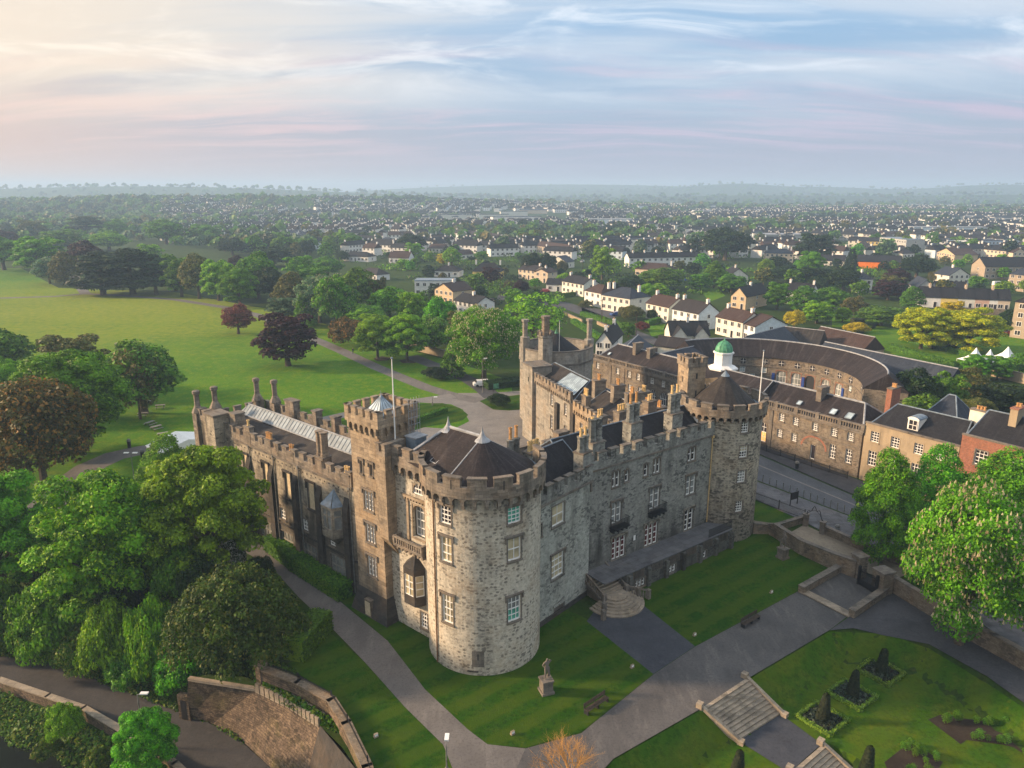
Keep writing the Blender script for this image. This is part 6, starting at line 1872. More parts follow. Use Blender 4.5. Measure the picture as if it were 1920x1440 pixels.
def barn(label, pts, ev, rz, wallm, roofm, name='outbuilding', ridge='lead', wins=0):
 """pts = ridge ends on the ground plan, width"""
 (ax, ay), (bx, by), wid = pts
 e = (bx - ax, by - ay)
 fr = Fr((ax, ay), e)
 L_ = math.hypot(*e)
 if fr.n[1] > 0:
  fr.n = (-fr.n[0], -fr.n[1])
 c = fr.p(L_ / 2, 0, 0)
 root = thing(name, label, 'building', (c[0], c[1], 0))
 mb = MB()
 mb.box(fr, 0, L_, -wid / 2, wid / 2, -0.3, ev, 0)
 for u_ in (0, L_):
  mb.poly([fr.p(u_, -wid / 2, ev), fr.p(u_, wid / 2, ev), fr.p(u_, 0, rz - 0.1)], 0)
 mb.build('wall', [M.get(wallm) or HW[wallm]], root)
 mb = MB()
 hip(mb, fr, -0.2, L_ + 0.2, -wid / 2 - 0.3, wid / 2 + 0.3, ev - 0.1, rz, 0.01, 0.01, 0, 1, rw=0.25)
 mb.build('slate_roof', [M[roofm], M[ridge]], root)
 for i in range(wins):
  put_window(root, fr.sub(0, wid / 2), L_ * (i + 0.5) / wins, ev - 1.6, 1.3, 1.2, 3)
 return root
barn('long outbuilding with dark slate roof behind the crescent', (G(1548, 641, 9), G(1795, 691, 9), 8.0), 5.4, 9.0, 'stable', 'slate_blue', wins=9)
barn('blue slate roofed wing joining the stables to the crescent', (G(1242, 662, 9), G(1345, 639, 9), 9.0), 6.0, 9.0, 'stable', 'slate_blue')
barn('plum roofed outbuilding with stone gable behind the crescent', (G(1470, 612, 8), G(1545, 620, 8), 8.0), 4.6, 8.0, 'cream', 'slate_brown')
barn('blue roofed yard building right behind the crescent ridge', (G(1400, 630, 8.5), G(1470, 612, 8.5), 9.0), 5.0, 8.5, 'stable', 'slate_blue')
barn('long brown roofed store with small dormers behind the crescent', (G(1540, 612, 7.5), G(1640, 632, 7.5), 8.0), 4.2, 7.5, 'render', 'tile_brown', wins=3)
barn('dark slate wing at the back of the left stable block', (G(1172, 652, 9.2), G(1196, 628, 9.2), 9.0), 6.0, 9.2, 'stable', 'slate_blue')
# ------------------------------------------------------------------ foliage
def leafmat(name, dark, light, tip=None, tipf=0.25, rough=0.6):
 m, n, b = material(name)
 geo = n('NewGeometry')
 rp = geo.outputs['Random Per Island']
 oi = n('ObjectInfo').outputs['Random']
 pos = n('TexCoord').outputs['Object']
 cl = n.noise(pos, 3.2, 3, 0.6)
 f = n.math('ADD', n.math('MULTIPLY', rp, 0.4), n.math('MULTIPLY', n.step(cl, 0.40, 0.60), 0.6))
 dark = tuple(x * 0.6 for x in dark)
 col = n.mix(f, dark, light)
 if tip:
  col = n.mix(n.math('MULTIPLY', n.step(rp, 1 - tipf - 0.05, 1 - tipf + 0.05), 0.85), col, tip)
 hs = n('HueSaturation', {'Hue': n.math('ADD', 0.485, n.math('MULTIPLY', oi, 0.03)), 'Saturation': 1.0,
        'Value': n.math('ADD', 0.85, n.math('MULTIPLY', oi, 0.3)), 'Color': col})
 col = hs.outputs[0]
 setin(n, b, 'Base Color', col)
 setin(n, b, 'Roughness', rough)
 setin(n, b, 'Specular IOR Level', 0.25)
 tr = n('BsdfTranslucent', {'Color': col})
 mx = n('MixShader', {0: 0.28, 1: b.outputs[0], 2: tr.outputs[0]})
 out = [x for x in n.t.nodes if x.type == 'OUTPUT_MATERIAL'][0]
 n.t.links.new(mx.outputs[0], out.inputs[0])
 return m
LM = {
 'maple': leafmat('maple_leaves', (0.034, 0.132, 0.003), (0.190, 0.490, 0.008), (0.264, 0.434, 0.012), 0.2),
 'lime': leafmat('lime_leaves', (0.028, 0.124, 0.003), (0.160, 0.466, 0.008), (0.186, 0.388, 0.012), 0.15),
 'green': leafmat('green_leaves', (0.028, 0.093, 0.006), (0.144, 0.348, 0.018), (0.155, 0.279, 0.019), 0.15),
 'bright': leafmat('fresh_leaves', (0.065, 0.171, 0.005), (0.230, 0.443, 0.010), (0.295, 0.465, 0.016), 0.2),
 'olive': leafmat('olive_leaves', (0.061, 0.081, 0.016), (0.142, 0.162, 0.030), (0.203, 0.162, 0.041), 0.2),
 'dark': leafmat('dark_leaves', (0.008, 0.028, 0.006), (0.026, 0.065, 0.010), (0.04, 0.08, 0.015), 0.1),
 'bronze': leafmat('bronze_leaves', (0.050, 0.055, 0.010), (0.125, 0.105, 0.02), (0.30, 0.14, 0.03), 0.25),
 'yew': leafmat('yew_foliage', (0.026, 0.052, 0.004), (0.068, 0.115, 0.008), (0.12, 0.12, 0.015), 0.15),
 'blue': leafmat('bluish_leaves', (0.038, 0.095, 0.041), (0.133, 0.259, 0.098), (0.176, 0.257, 0.121), 0.2),
 'copper': leafmat('copper_leaves', (0.088, 0.022, 0.016), (0.230, 0.057, 0.038), (0.297, 0.095, 0.054), 0.15),
 'purple': leafmat('purple_leaves', (0.022, 0.008, 0.010), (0.060, 0.018, 0.022), (0.09, 0.03, 0.03), 0.1),
 'gold': leafmat('golden_leaves', (0.26, 0.24, 0.004), (0.65, 0.56, 0.008), (0.78, 0.64, 0.012), 0.3),
 'goldgreen': leafmat('golden_green_leaves', (0.16, 0.24, 0.004), (0.42, 0.54, 0.008), (0.64, 0.64, 0.012), 0.35),
 'box': leafmat('box_leaves', (0.085, 0.186, 0.019), (0.202, 0.341, 0.031), (0.264, 0.388, 0.039), 0.2),
 'hedge': leafmat('hedge_leaves', (0.031, 0.109, 0.005), (0.093, 0.232, 0.009), (0.155, 0.279, 0.016), 0.15),
 'topiary': leafmat('topiary_yew', (0.008, 0.016, 0.005), (0.022, 0.034, 0.010), (0.04, 0.045, 0.012), 0.12),
 'flower': leafmat('cream_blossom', (0.55, 0.46, 0.25), (0.80, 0.76, 0.52), (0.78, 0.62, 0.42), 0.15),
 'may': leafmat('white_blossom', (0.025, 0.05, 0.012), (0.06, 0.10, 0.02), (0.70, 0.70, 0.60), 0.32),
 'ivy': leafmat('bank_leaves', (0.028, 0.085, 0.005), (0.105, 0.217, 0.009), (0.202, 0.217, 0.031), 0.2),
 'bed': leafmat('bedding_leaves', (0.02, 0.045, 0.025), (0.06, 0.09, 0.055), (0.12, 0.14, 0.10), 0.15),
}
def rdirs(rs, n):
 v = rs.normal(size=(n, 3))
 return v / np.linalg.norm(v, axis=1)[:, None]
def leaf_quads(P, N, size, rs, asp=1.5):
 """diamond-shaped leaf sprays at P facing N"""
 n = len(P)
 t = np.cross(N, rdirs(rs, n))
 t /= np.linalg.norm(t, axis=1)[:, None] + 1e-9
 s = np.cross(N, t)
 a = (size * (0.5 + 1.1 * rs.random(n) ** 1.5))[:, None]
 k = 0.5 * asp ** 0.5
 droop = N * a * -0.18
 V = np.stack([P - t * a * k + droop, P - s * a * 0.5 / asp ** 0.5, P + t * a * k + droop, P + s * a * 0.5 / asp ** 0.5], 1)
 return V.reshape(-1, 3), np.arange(n * 4).reshape(-1, 4)
def crown_pts(rs, blobs, n, up=0.25, inner=0.12, rough=0.6):
 B = np.array(blobs)
 w = (B[:, 3] * B[:, 4]) ** 1.0
 k = rs.choice(len(B), n, p=w / w.sum())
 d = rdirs(rs, n)
 d[:, 2] = np.where(d[:, 2] < -0.35, -d[:, 2] * 0.6, d[:, 2])
 rr = np.where(rs.random(n) < inner, 0.35 + 0.5 * rs.random(n), 0.84 + 0.24 * rs.random(n) ** 1.6)
 off = d * rr[:, None]
 P = B[k, :3] + off * B[k][:, [3, 3, 4]]
 # drop leaves buried in other clumps
 keep = np.ones(n, bool)
 for j in range(len(B)):
  q = (P - B[j, :3]) / B[j, [3, 3, 4]]
  keep &= ~(((q ** 2).sum(1) < 0.52) & (k != j))
 P, d = P[keep], d[keep]
 N = d * rough + rdirs(rs, len(P)) * 0.55 + np.array([0, 0, up])
 N /= np.linalg.norm(N, axis=1)[:, None]
 return P, N
def fib(n, zmin=-0.5, zmax=1.0):
 out = []
 for i in range(n):
  z = zmax - (zmax - zmin) * (i + 0.5) / n
  r = math.sqrt(max(0, 1 - z * z))
  a = i * 2.39996
  out.append((r * math.cos(a), r * math.sin(a), z))
 return out
def blobs_for(kind, rs):
 out = []
 if kind == 'broad':
  for d in fib(32, -0.75):
   s = 0.62 + 0.22 * rs.random()
   r = 0.27 + 0.13 * rs.random()
   out.append((d[0] * s + 0.06 * rs.normal(), d[1] * s + 0.06 * rs.normal(), 1.22 + d[2] * s * 1.15, r, r * 0.85))
  for i in range(5):
   out.append((rs.normal() * 0.15, rs.normal() * 0.15, 1.1 + 0.5 * rs.random(), 0.42, 0.4))
 elif kind == 'maple':
  for d in fib(46, -0.85):
   s = 0.66 + 0.24 * rs.random()
   r = 0.19 + 0.12 * rs.random()
   out.append((d[0] * s + 0.07 * rs.normal(), d[1] * s + 0.07 * rs.normal(), 1.25 + d[2] * s * 1.25, r, r * 0.7))
  for i in range(6):
   out.append((rs.normal() * 0.18, rs.normal() * 0.18, 1.0 + 0.8 * rs.random(), 0.4, 0.42))
 elif kind == 'lime':
  for d in fib(44, -0.9):
   s = 0.72 + 0.14 * rs.random()
   r = 0.25 + 0.1 * rs.random()
   t = (d[2] + 1) / 2
   tp = 1.05 - 0.62 * t ** 1.6
   out.append((d[0] * s * tp * 1.15, d[1] * s * tp * 1.15, 1.42 + d[2] * s * 1.62, r, r * 1.0))
  for i in range(6):
   out.append((rs.normal() * 0.1, rs.normal() * 0.1, 0.8 + 1.3 * rs.random(), 0.38, 0.4))
 elif kind == 'holm':
  for d in fib(52, -0.85):
   s = 0.78 + 0.1 * rs.random()
   r = 0.2 + 0.07 * rs.random()
   out.append((d[0] * s, d[1] * s, 0.95 + d[2] * s * 0.8, r, r * 0.85))
  for d in fib(12, -0.7):
   out.append((d[0] * 0.4, d[1] * 0.4, 0.9 + d[2] * 0.35, 0.4, 0.38))
 elif kind == 'yewm':
  for d in fib(40, -0.2):
   s = 0.8 + 0.12 * rs.random()
   r = 0.18 + 0.07 * rs.random()
   out.append((d[0] * s, d[1] * s, 0.28 + d[2] * s * 0.75, r, r * 0.9))
  for d in fib(10, -0.1):
   out.append((d[0] * 0.42, d[1] * 0.42, 0.3 + d[2] * 0.35, 0.4, 0.38))
 elif kind == 'cedar':
  for lv in range(6):
   z = 0.55 + lv * 0.3
   rad = 0.95 - 0.11 * lv
   for i in range(8 - lv // 2):
    a = i * 6.283 / (8 - lv // 2) + lv * 0.5
    q = rad * (0.45 + 0.35 * rs.random())
    out.append((q * math.cos(a), q * math.sin(a), z + 0.08 * rs.normal(), 0.32, 0.13))
  out.append((0, 0, 2.25, 0.3, 0.2))
 elif kind == 'cone':
  for lv in range(12):
   z = 0.15 + lv * 0.2
   rad = 0.62 * (1 - lv / 13.0) ** 0.8 + 0.05
   for i in range(6):
    a = i * 1.047 + lv * 0.4
    out.append((rad * math.cos(a), rad * math.sin(a), z, 0.24 * (1 - lv / 16), 0.16))
 elif kind == 'shrub':
  for d in fib(18, -0.1):
   s = 0.62 + 0.2 * rs.random()
   r = 0.28 + 0.1 * rs.random()
   out.append((d[0] * s, d[1] * s, 0.35 + d[2] * s * 0.7, r, r * 0.85))
  out.append((0, 0, 0.35, 0.5, 0.45))
 elif kind == 'far':
  for d in fib(9, -0.4):
   s = 0.55
   r = 0.4 + 0.12 * rs.random()
   out.append((d[0] * s, d[1] * s, 1.25 + d[2] * s * 0.95, r, r * 0.85))
 return out
def trunk_mesh(rs, h=1.0, r=0.085, limbs=6, spread=0.55, mat='bark'):
 mb = MB()
 mb.tube([(0, 0, -0.05), (0.01, 0.01, h * 0.3), (0.02, -0.01, h * 0.7), (0.0, 0.02, h * 1.35)], [r * 1.35, r, r * 0.8, r * 0.3], 7, 0)
 for i in range(limbs):
  a = 6.283 * i / limbs + rs.random()
  z0 = h * (0.55 + 0.35 * rs.random())
  q = spread * (0.7 + 0.5 * rs.random())
  mb.tube([(0.01, 0, z0), (0.35 * q * math.cos(a), 0.35 * q * math.sin(a), z0 + 0.25), (q * math.cos(a), q * math.sin(a), z0 + 0.55 + 0.3 * rs.random())], [r * 0.5, r * 0.34, r * 0.1], 5, 0)
 o = mb.build('trunk', M[mat])
 me = o.data
 bpy.data.objects.remove(o)
 return me
PROTO = {}
def proto(key, kind, n, leaf, seed, trunk=(1.0, 0.085, 6, 0.55), flowers=0, asp=1.5, up=0.25, inner=0.12):
 rs = np.random.RandomState(seed)
 bl = blobs_for(kind, rs)
 P, N = crown_pts(rs, bl, n, up, inner)
 V, F = leaf_quads(P, N, leaf, rs, asp)
 cm = np_mesh('crown_' + key, V, F, [LM['green']])
 fm = None
 if flowers:
  Bz = P[:, 2] > 0.5
  cz = np.sin(P[:, 0] * 5.1 + 1) * np.sin(P[:, 1] * 4.3 + P[:, 2] * 3.7) + 0.5 * np.sin(P[:, 2] * 9 + P[:, 0] * 7)
  idx = rs.choice(np.where(Bz & (N[:, 2] > -0.3) & (cz > rs.normal(size=len(P)) * 0.5 - 0.25))[0], flowers)
  c = P[idx] + N[idx] * 0.03
  h = 0.024 + 0.036 * rs.random(flowers)
  Vs, Fs = [], []
  for j in range(3):
   a = j * 1.0472 + rs.random(flowers)
   t = np.stack([np.cos(a), np.sin(a), np.zeros(flowers)], 1) * 0.016
   z = np.stack([np.zeros(flowers), np.zeros(flowers), h], 1)
   Vs.append(np.stack([c - t, c + t, c + t * 0.3 + z, c - t * 0.3 + z], 1).reshape(-1, 3))
  V2 = np.concatenate(Vs)
  fm = np_mesh('flowers_' + key, V2, np.arange(len(V2)).reshape(-1, 4), [LM['flower']])
 tm = trunk_mesh(rs, *trunk) if trunk else None
 PROTO[key] = (cm, tm, fm, float(np.percentile(np.hypot(P[:, 0], P[:, 1]), 97)), float(P[:, 2].max()))
proto('maple', 'maple', 62000, 0.040, 1, (1.0, 0.06, 7, 0.6))
proto('maple2', 'maple', 62000, 0.040, 2, (1.0, 0.06, 7, 0.6))
proto('lime', 'lime', 52000, 0.040, 3, (0.9, 0.06, 7, 0.4))
proto('lime2', 'lime', 52000, 0.040, 4, (0.9, 0.06, 7, 0.4))
proto('chestnut', 'broad', 70000, 0.036, 5, (0.9, 0.07, 7, 0.5), 2600, 1.9)
proto('holm', 'holm', 30000, 0.05, 6, (0.7, 0.06, 8, 0.6), 0, 1.4)
proto('yewm', 'yewm', 30000, 0.036, 7, None, 0, 1.6)
proto('broad', 'broad', 12000, 0.08, 8)
proto('broad2', 'maple', 12000, 0.08, 9)
proto('broad3', 'lime', 11000, 0.085, 10)
proto('chest2', 'broad', 12000, 0.08, 11, (0.9, 0.07, 6, 0.5), 500)
proto('cedar', 'cedar', 8000, 0.085, 12, (1.6, 0.07, 0, 0.3), 0, 2.0, 0.5)
proto('cone', 'cone', 6000, 0.08, 13, (0.8, 0.06, 0, 0.2), 0, 1.6, 0.1)
proto('shrub', 'shrub', 5000, 0.11, 14, None)
proto('shrub2', 'shrub', 16000, 0.055, 15, None)
proto('sparse', 'maple', 3000, 0.085, 16, (1.1, 0.05, 12, 0.7))
for k_ in range(3):
 proto('town%d' % k_, ('broad', 'maple', 'lime')[k_], 1300, 0.22, 20 + k_, (0.9, 0.07, 0, 0.4), 0, 1.4)
def tree(key, leaf, x, y, z, r, h, label, group=None, name='tree', cat='tree', rz=None, bark='bark', flowers=True):
 cm, tm, fm, R0, H0 = PROTO[key]
 t = thing(name, label, cat, (x, y, z), random.random() * 6.28 if rz is None else rz, group)
 t.scale = (r / R0, r / R0, h / H0)
 o = link_mesh(cm, 'crown' if name != 'shrub' else 'foliage', t)
 o.material_slots[0].link = 'OBJECT'
 o.material_slots[0].material = LM[leaf]
 if tm:
  q = link_mesh(tm, 'trunk', t)
  if bark != 'bark':
   q.material_slots[0].link = 'OBJECT'
   q.material_slots[0].material = M[bark]
 if fm and flowers:
  link_mesh(fm, 'blossom', t)
 return t
def treepx(key, leaf, x0, x1, ytop, ybase, label, z=0.0, group=None, name='tree', rmul=1.05, cat='tree', **kw):
 """a tree that covers the columns x0..x1 and reaches up to ytop; its foot stands at ybase"""
 cx = (x0 + x1) / 2
 if z is None:
  for y_ in np.arange(50, 125, 0.25):
   b_ = (ybase - 720) / FPX
   z = CAM_H + y_ * (-_s - b_ * _c) / (_c - b_ * _s)
   if z <= hz((cx - 960) / FPX / (_c - b_ * _s) * y_, y_):
    break
 gx, gy = G(cx, ybase, z)
 d = gy * _c - (z - CAM_H) * _s
 r = (x1 - x0) / 2 / FPX * d * rmul
 b_ = (ytop - 720) / FPX
 # the top of the crown stands about at the trunk's distance
 h = (CAM_H + gy * (-_s - b_ * _c) / (_c - b_ * _s)) - z
 return tree(key, leaf, gx, gy, z, r, max(1.0, h), label, group, name, cat, **kw)
# --- trees left of the castle
treepx('holm', 'bronze', -12, 180, 705, 905, 'large domed evergreen oak with rusty bronze new leaves above the path', 0)
treepx('maple', 'lime', 52, 240, 655, 850, 'broad bright green tree directly behind the bronze oak')
treepx('broad', 'green', 205, 338, 632, 775, 'dark green rounded tree at the lawn edge behind a thin brownish tree')
treepx('sparse', 'olive', 222, 305, 652, 786, 'thin brownish young tree with bare lower trunk by the picnic tables', name='young_tree')
treepx('broad2', 'olive', 80, 205, 626, 740, 'olive green tree on the lawn edge, behind the broad bright green tree')
treepx('broad', 'green', -60, 62, 608, 720, 'green tree at the left picture edge beside the park lawn')
treepx('maple2', 'bright', -30, 60, 668, 790, 'yellowish green tree at the left edge just behind the bronze oak')
treepx('maple2', 'lime', -75, 110, 885, 1135, 'tall maple at the left picture edge above the riverside bank', None)
treepx('maple', 'maple', 106, 330, 880, 1165, 'big bright maple, middle one of the three by the river bank', None)
treepx('maple2', 'bright', 300, 500, 832, 1090, 'biggest bright green maple, right against the castle gallery wing')
treepx('lime', 'lime', 268, 385, 812, 985, 'slender green tree between the white marquee and the gallery wing')
treepx('shrub2', 'may', 398, 468, 1012, 1095, 'hawthorn covered in white blossom below the biggest maple', name='hawthorn')
treepx('yewm', 'yew', 322, 568, 1072, 1225, 'huge rounded olive brown yew beside the clipped hedge', name='yew_bush', cat='bush', rmul=1.0)
treepx('shrub2', 'dark', 455, 515, 1040, 1105, 'dark bush between the hawthorn and the castle path', name='shrub', cat='shrub')
B_ = 'bank shrubs above the riverside road'
for k, (x0, x1, yt, yb, z, lf, lb) in enumerate((
  (165, 262, 1120, 1268, -4.5, 'bright', 'light green shrub on the bank with pale leaf tips'), (255, 340, 1115, 1275, -4.5, 'maple', 'fresh green shrub next to the big yew'),
  (40, 165, 1090, 1236, -5.0, 'lime', 'wide dark green thicket under the middle maple'), (-40, 60, 1080, 1215, -4.5, 'green', 'thicket at the left edge under the tall maple'),
  (300, 400, 1190, 1290, -5.5, 'lime', 'low green shrub just above the retaining wall end'), (120, 210, 1175, 1262, -6.5, 'ivy', 'low leafy clump on the lower bank by the road'),
  (215, 300, 1210, 1285, -6.5, 'green', 'low dark clump at the foot of the pale shrub'), (395, 470, 1190, 1285, -4.0, 'dark', 'dark shrub between the yew and the stone wall'), (300, 392, 1015, 1130, 0, 'green', 'dark green bush between the two big maples'), (345, 420, 1050, 1140, 0, 'dark', 'dark bush behind the yew top beside the hawthorn'),
  (180, 262, 1060, 1190, 0, 'dark', 'dark holly like bush under the middle maple'), (-30, 40, 1150, 1225, 0, 'ivy', 'leafy bank shrub at the left edge near the road sign'), (60, 130, 1165, 1236, 0, 'bright', 'pale bank shrub right of the road sign'), (330, 390, 1215, 1300, 0, 'ivy', 'ivy covered shrub at the end of the bastion'))):
 treepx('shrub2', lf, x0, x1, yt, yb, lb, None, B_, 'shrub', 1.15, 'shrub')
treepx('maple', 'lime', 228, 335, 1332, 1475, 'bushy green tree growing beside the riverside road wall', ZR - 0.3)
treepx('shrub2', 'bright', 92, 155, 1318, 1385, 'round shrub hanging over the riverside wall', ZR - 0.6, None, 'shrub', cat='shrub')
for x0, x1, yt, yb, lb in ((66, 116, 1388, 1418, 'weedy green clump by the river under the wall'), (160, 215, 1402, 1448, 'rank grass clump on the river edge below the round shrub')):
 treepx('shrub', 'ivy', x0, x1, yt, yb, lb, ZR - 1.6, 'river edge growth', 'shrub', 1.0, 'shrub')
# ivy and nettles over the bank
rs = np.random.RandomState(5)
n_ = 130000
X = rs.uniform(-62, -16, n_)
Y = rs.uniform(52, 92, n_)
dt, df, dq = sdist(X, Y, TOP), sdist(X, Y, FOOT), sdist(X, Y, QUAY)
k_ = ((dt > -1.0) & (df < 0.25)) | ((dq > 0.8) & (dq < 3.9))
X, Y = X[k_], Y[k_]
Zb = height(X, Y) + 0.05 + (0.35 + 0.5 * np.sin(X * 0.9) * np.sin(Y * 1.1 + X * 0.4)) * rs.random(len(X))
Nn = rdirs(rs, len(X)) * 0.7 + np.array([-0.2, -0.3, 0.7])
Nn /= np.linalg.norm(Nn, axis=1)[:, None]
V, F = leaf_quads(np.stack([X, Y, Zb], 1), Nn, 0.27, rs, 1.5)
tag(link_mesh(np_mesh('bank_undergrowth', V, F, [LM['ivy']]), 'bank_undergrowth'), kind='stuff')
# --- street trees and chestnut on the right
treepx('lime', 'lime', 1598, 1702, 840, 1056, 'clipped green lime tree, left one of the street row', rmul=1.16)
treepx('lime2', 'lime', 1694, 1794, 830, 1025, 'green lime tree in the middle of the street row', rmul=1.16)
treepx('lime', 'lime', 1786, 1930, 838, 1055, 'green lime tree at the right end of the street row', rmul=1.12)
treepx('chestnut', 'lime', 1676, 1918, 905, 1212, 'large horse chestnut full of cream flower candles by the garden wall', -0.3, name='chestnut_tree', rmul=0.9)
treepx('lime2', 'green', 1880, 1990, 930, 1150, 'dark green tree cut by the right edge behind the chestnut')
# --- the belt of trees round the park lawn
BL = [
 ('broad', 'green', -25, 42, 440, 506, 'green tree at the far left behind the park lawn'), ('broad2', 'lime', 40, 118, 443, 512, 'rounded mid green tree on the lawn edge at the far left'),
 ('chest2', 'blue', 72, 116, 482, 532, 'low grey green bush in front of the rounded lawn edge tree'), ('broad3', 'olive', 102, 148, 470, 535, 'olive brown tree beside the purple tree'),
 ('broad', 'purple', 138, 197, 449, 527, 'tall dark purple tree among the green park trees'), ('cedar', 'dark', 148, 240, 470, 552, 'dark spreading yew left of the park path fork'),
 ('cedar', 'dark', 200, 300, 464, 552, 'widest dark yew in the clump behind the lawn'), ('cedar', 'dark', 262, 325, 476, 552, 'dark yew at the right end of the clump'),
 ('broad2', 'bright', 262, 304, 456, 500, 'bright yellow green tree peeping over the dark yews'), ('broad', 'green', 300, 360, 475, 545, 'dull green tree just right of the dark yews'),
 ('broad2', 'green', 316, 366, 482, 556, 'mid green tree with drooping skirt on the lawn edge'), ('broad', 'olive', 346, 402, 472, 560, 'yellow olive tree between two greens on the lawn edge'),
 ('broad2', 'bright', 384, 438, 486, 564, 'bright green tree with bare stems beside the lawn path'), ('maple', 'lime', 420, 480, 498, 576, 'dense fresh green tree left of the copper sapling'),
 ('broad', 'green', 450, 520, 470, 560, 'tall green tree behind the fresh green one'), ('broad', 'purple', 432, 470, 478, 520, 'small purple crown among the bright park trees'),
 ('broad3', 'olive', 520, 582, 508, 592, 'light olive poplar like tree beside the chestnut'), ('chest2', 'blue', 560, 640, 514, 606, 'chestnut with pale blossom left of the lawn path'),
 ('chest2', 'green', 600, 665, 515, 618, 'dark chestnut with few blossoms beside the pale one'), ('cone', 'lime', 552, 590, 552, 612, 'small pointed green tree in front of the blossoming chestnut'),
 ('broad2', 'blue', 506, 560, 556, 600, 'pale bushy tree near the purple beech'), ('broad', 'green', 640, 705, 498, 590, 'big round green tree behind the lawn path'),
 ('shrub2', 'bronze', 622, 690, 592, 648, 'bronze brown domed shrub beside the lawn path'), ('maple', 'bright', 674, 742, 588, 672, 'pale green round tree, left of two over soil rings'),
 ('maple2', 'bright', 728, 800, 586, 678, 'yellow green tree, right of two over soil rings'), ('chest2', 'green', 784, 846, 592, 664, 'dark chestnut with cream flowers in front of the wall'),
 ('broad', 'bright', 650, 720, 568, 620, 'yellowish green tree behind the bronze shrub'), ('broad2', 'bright', 748, 796, 545, 620, 'tall yellow green tree behind the two pale trees'),
 ('broad', 'lime', 800, 856, 553, 640, 'dark domed tree in front of the black roofed house'), ('broad3', 'green', 776, 808, 546, 610, 'narrow green tree beside the domed one'),
 ('chestnut', 'lime', 852, 962, 574, 710, 'large chestnut with flowers left of the far round tower'), ('broad2', 'olive', 838, 880, 582, 650, 'olive tree squeezed behind the large chestnut'),
 ('sparse', 'bright', 948, 1050, 551, 652, 'airy yellow green tree rising behind the far tower'), ('cone', 'green', 826, 868, 648, 706, 'small dark conifer at the courtyard entrance'),
 ('shrub2', 'dark', 796, 838, 686, 710, 'low spreading juniper at the fork of the park path'), ('shrub2', 'dark', 918, 954, 736, 762, 'dark bush on the grass island before the far tower'),
 ('broad2', 'olive', 690, 730, 520, 590, 'brown budding tree behind the park trees'), ('broad', 'lime', 700, 760, 535, 600, 'green tree next to the flat roofed white house'),
 ('broad', 'dark', 478, 540, 500, 566, 'dark rounded tree behind the copper tree'), ('broad2', 'green', 560, 620, 496, 560, 'green tree behind the blossoming chestnut'),
 ('broad3', 'bright', 628, 668, 548, 600, 'light green tree between the dark chestnut and the round one'),
]
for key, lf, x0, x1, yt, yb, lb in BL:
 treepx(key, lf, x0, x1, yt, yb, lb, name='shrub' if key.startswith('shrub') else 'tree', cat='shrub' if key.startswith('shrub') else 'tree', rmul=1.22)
treepx('broad', 'copper', 417, 477, 568, 626, 'small copper red tree standing alone on the park lawn', rmul=1.0)
treepx('broad2', 'purple', 483, 598, 586, 686, 'broad purple beech standing alone on the park lawn', rmul=1.0)
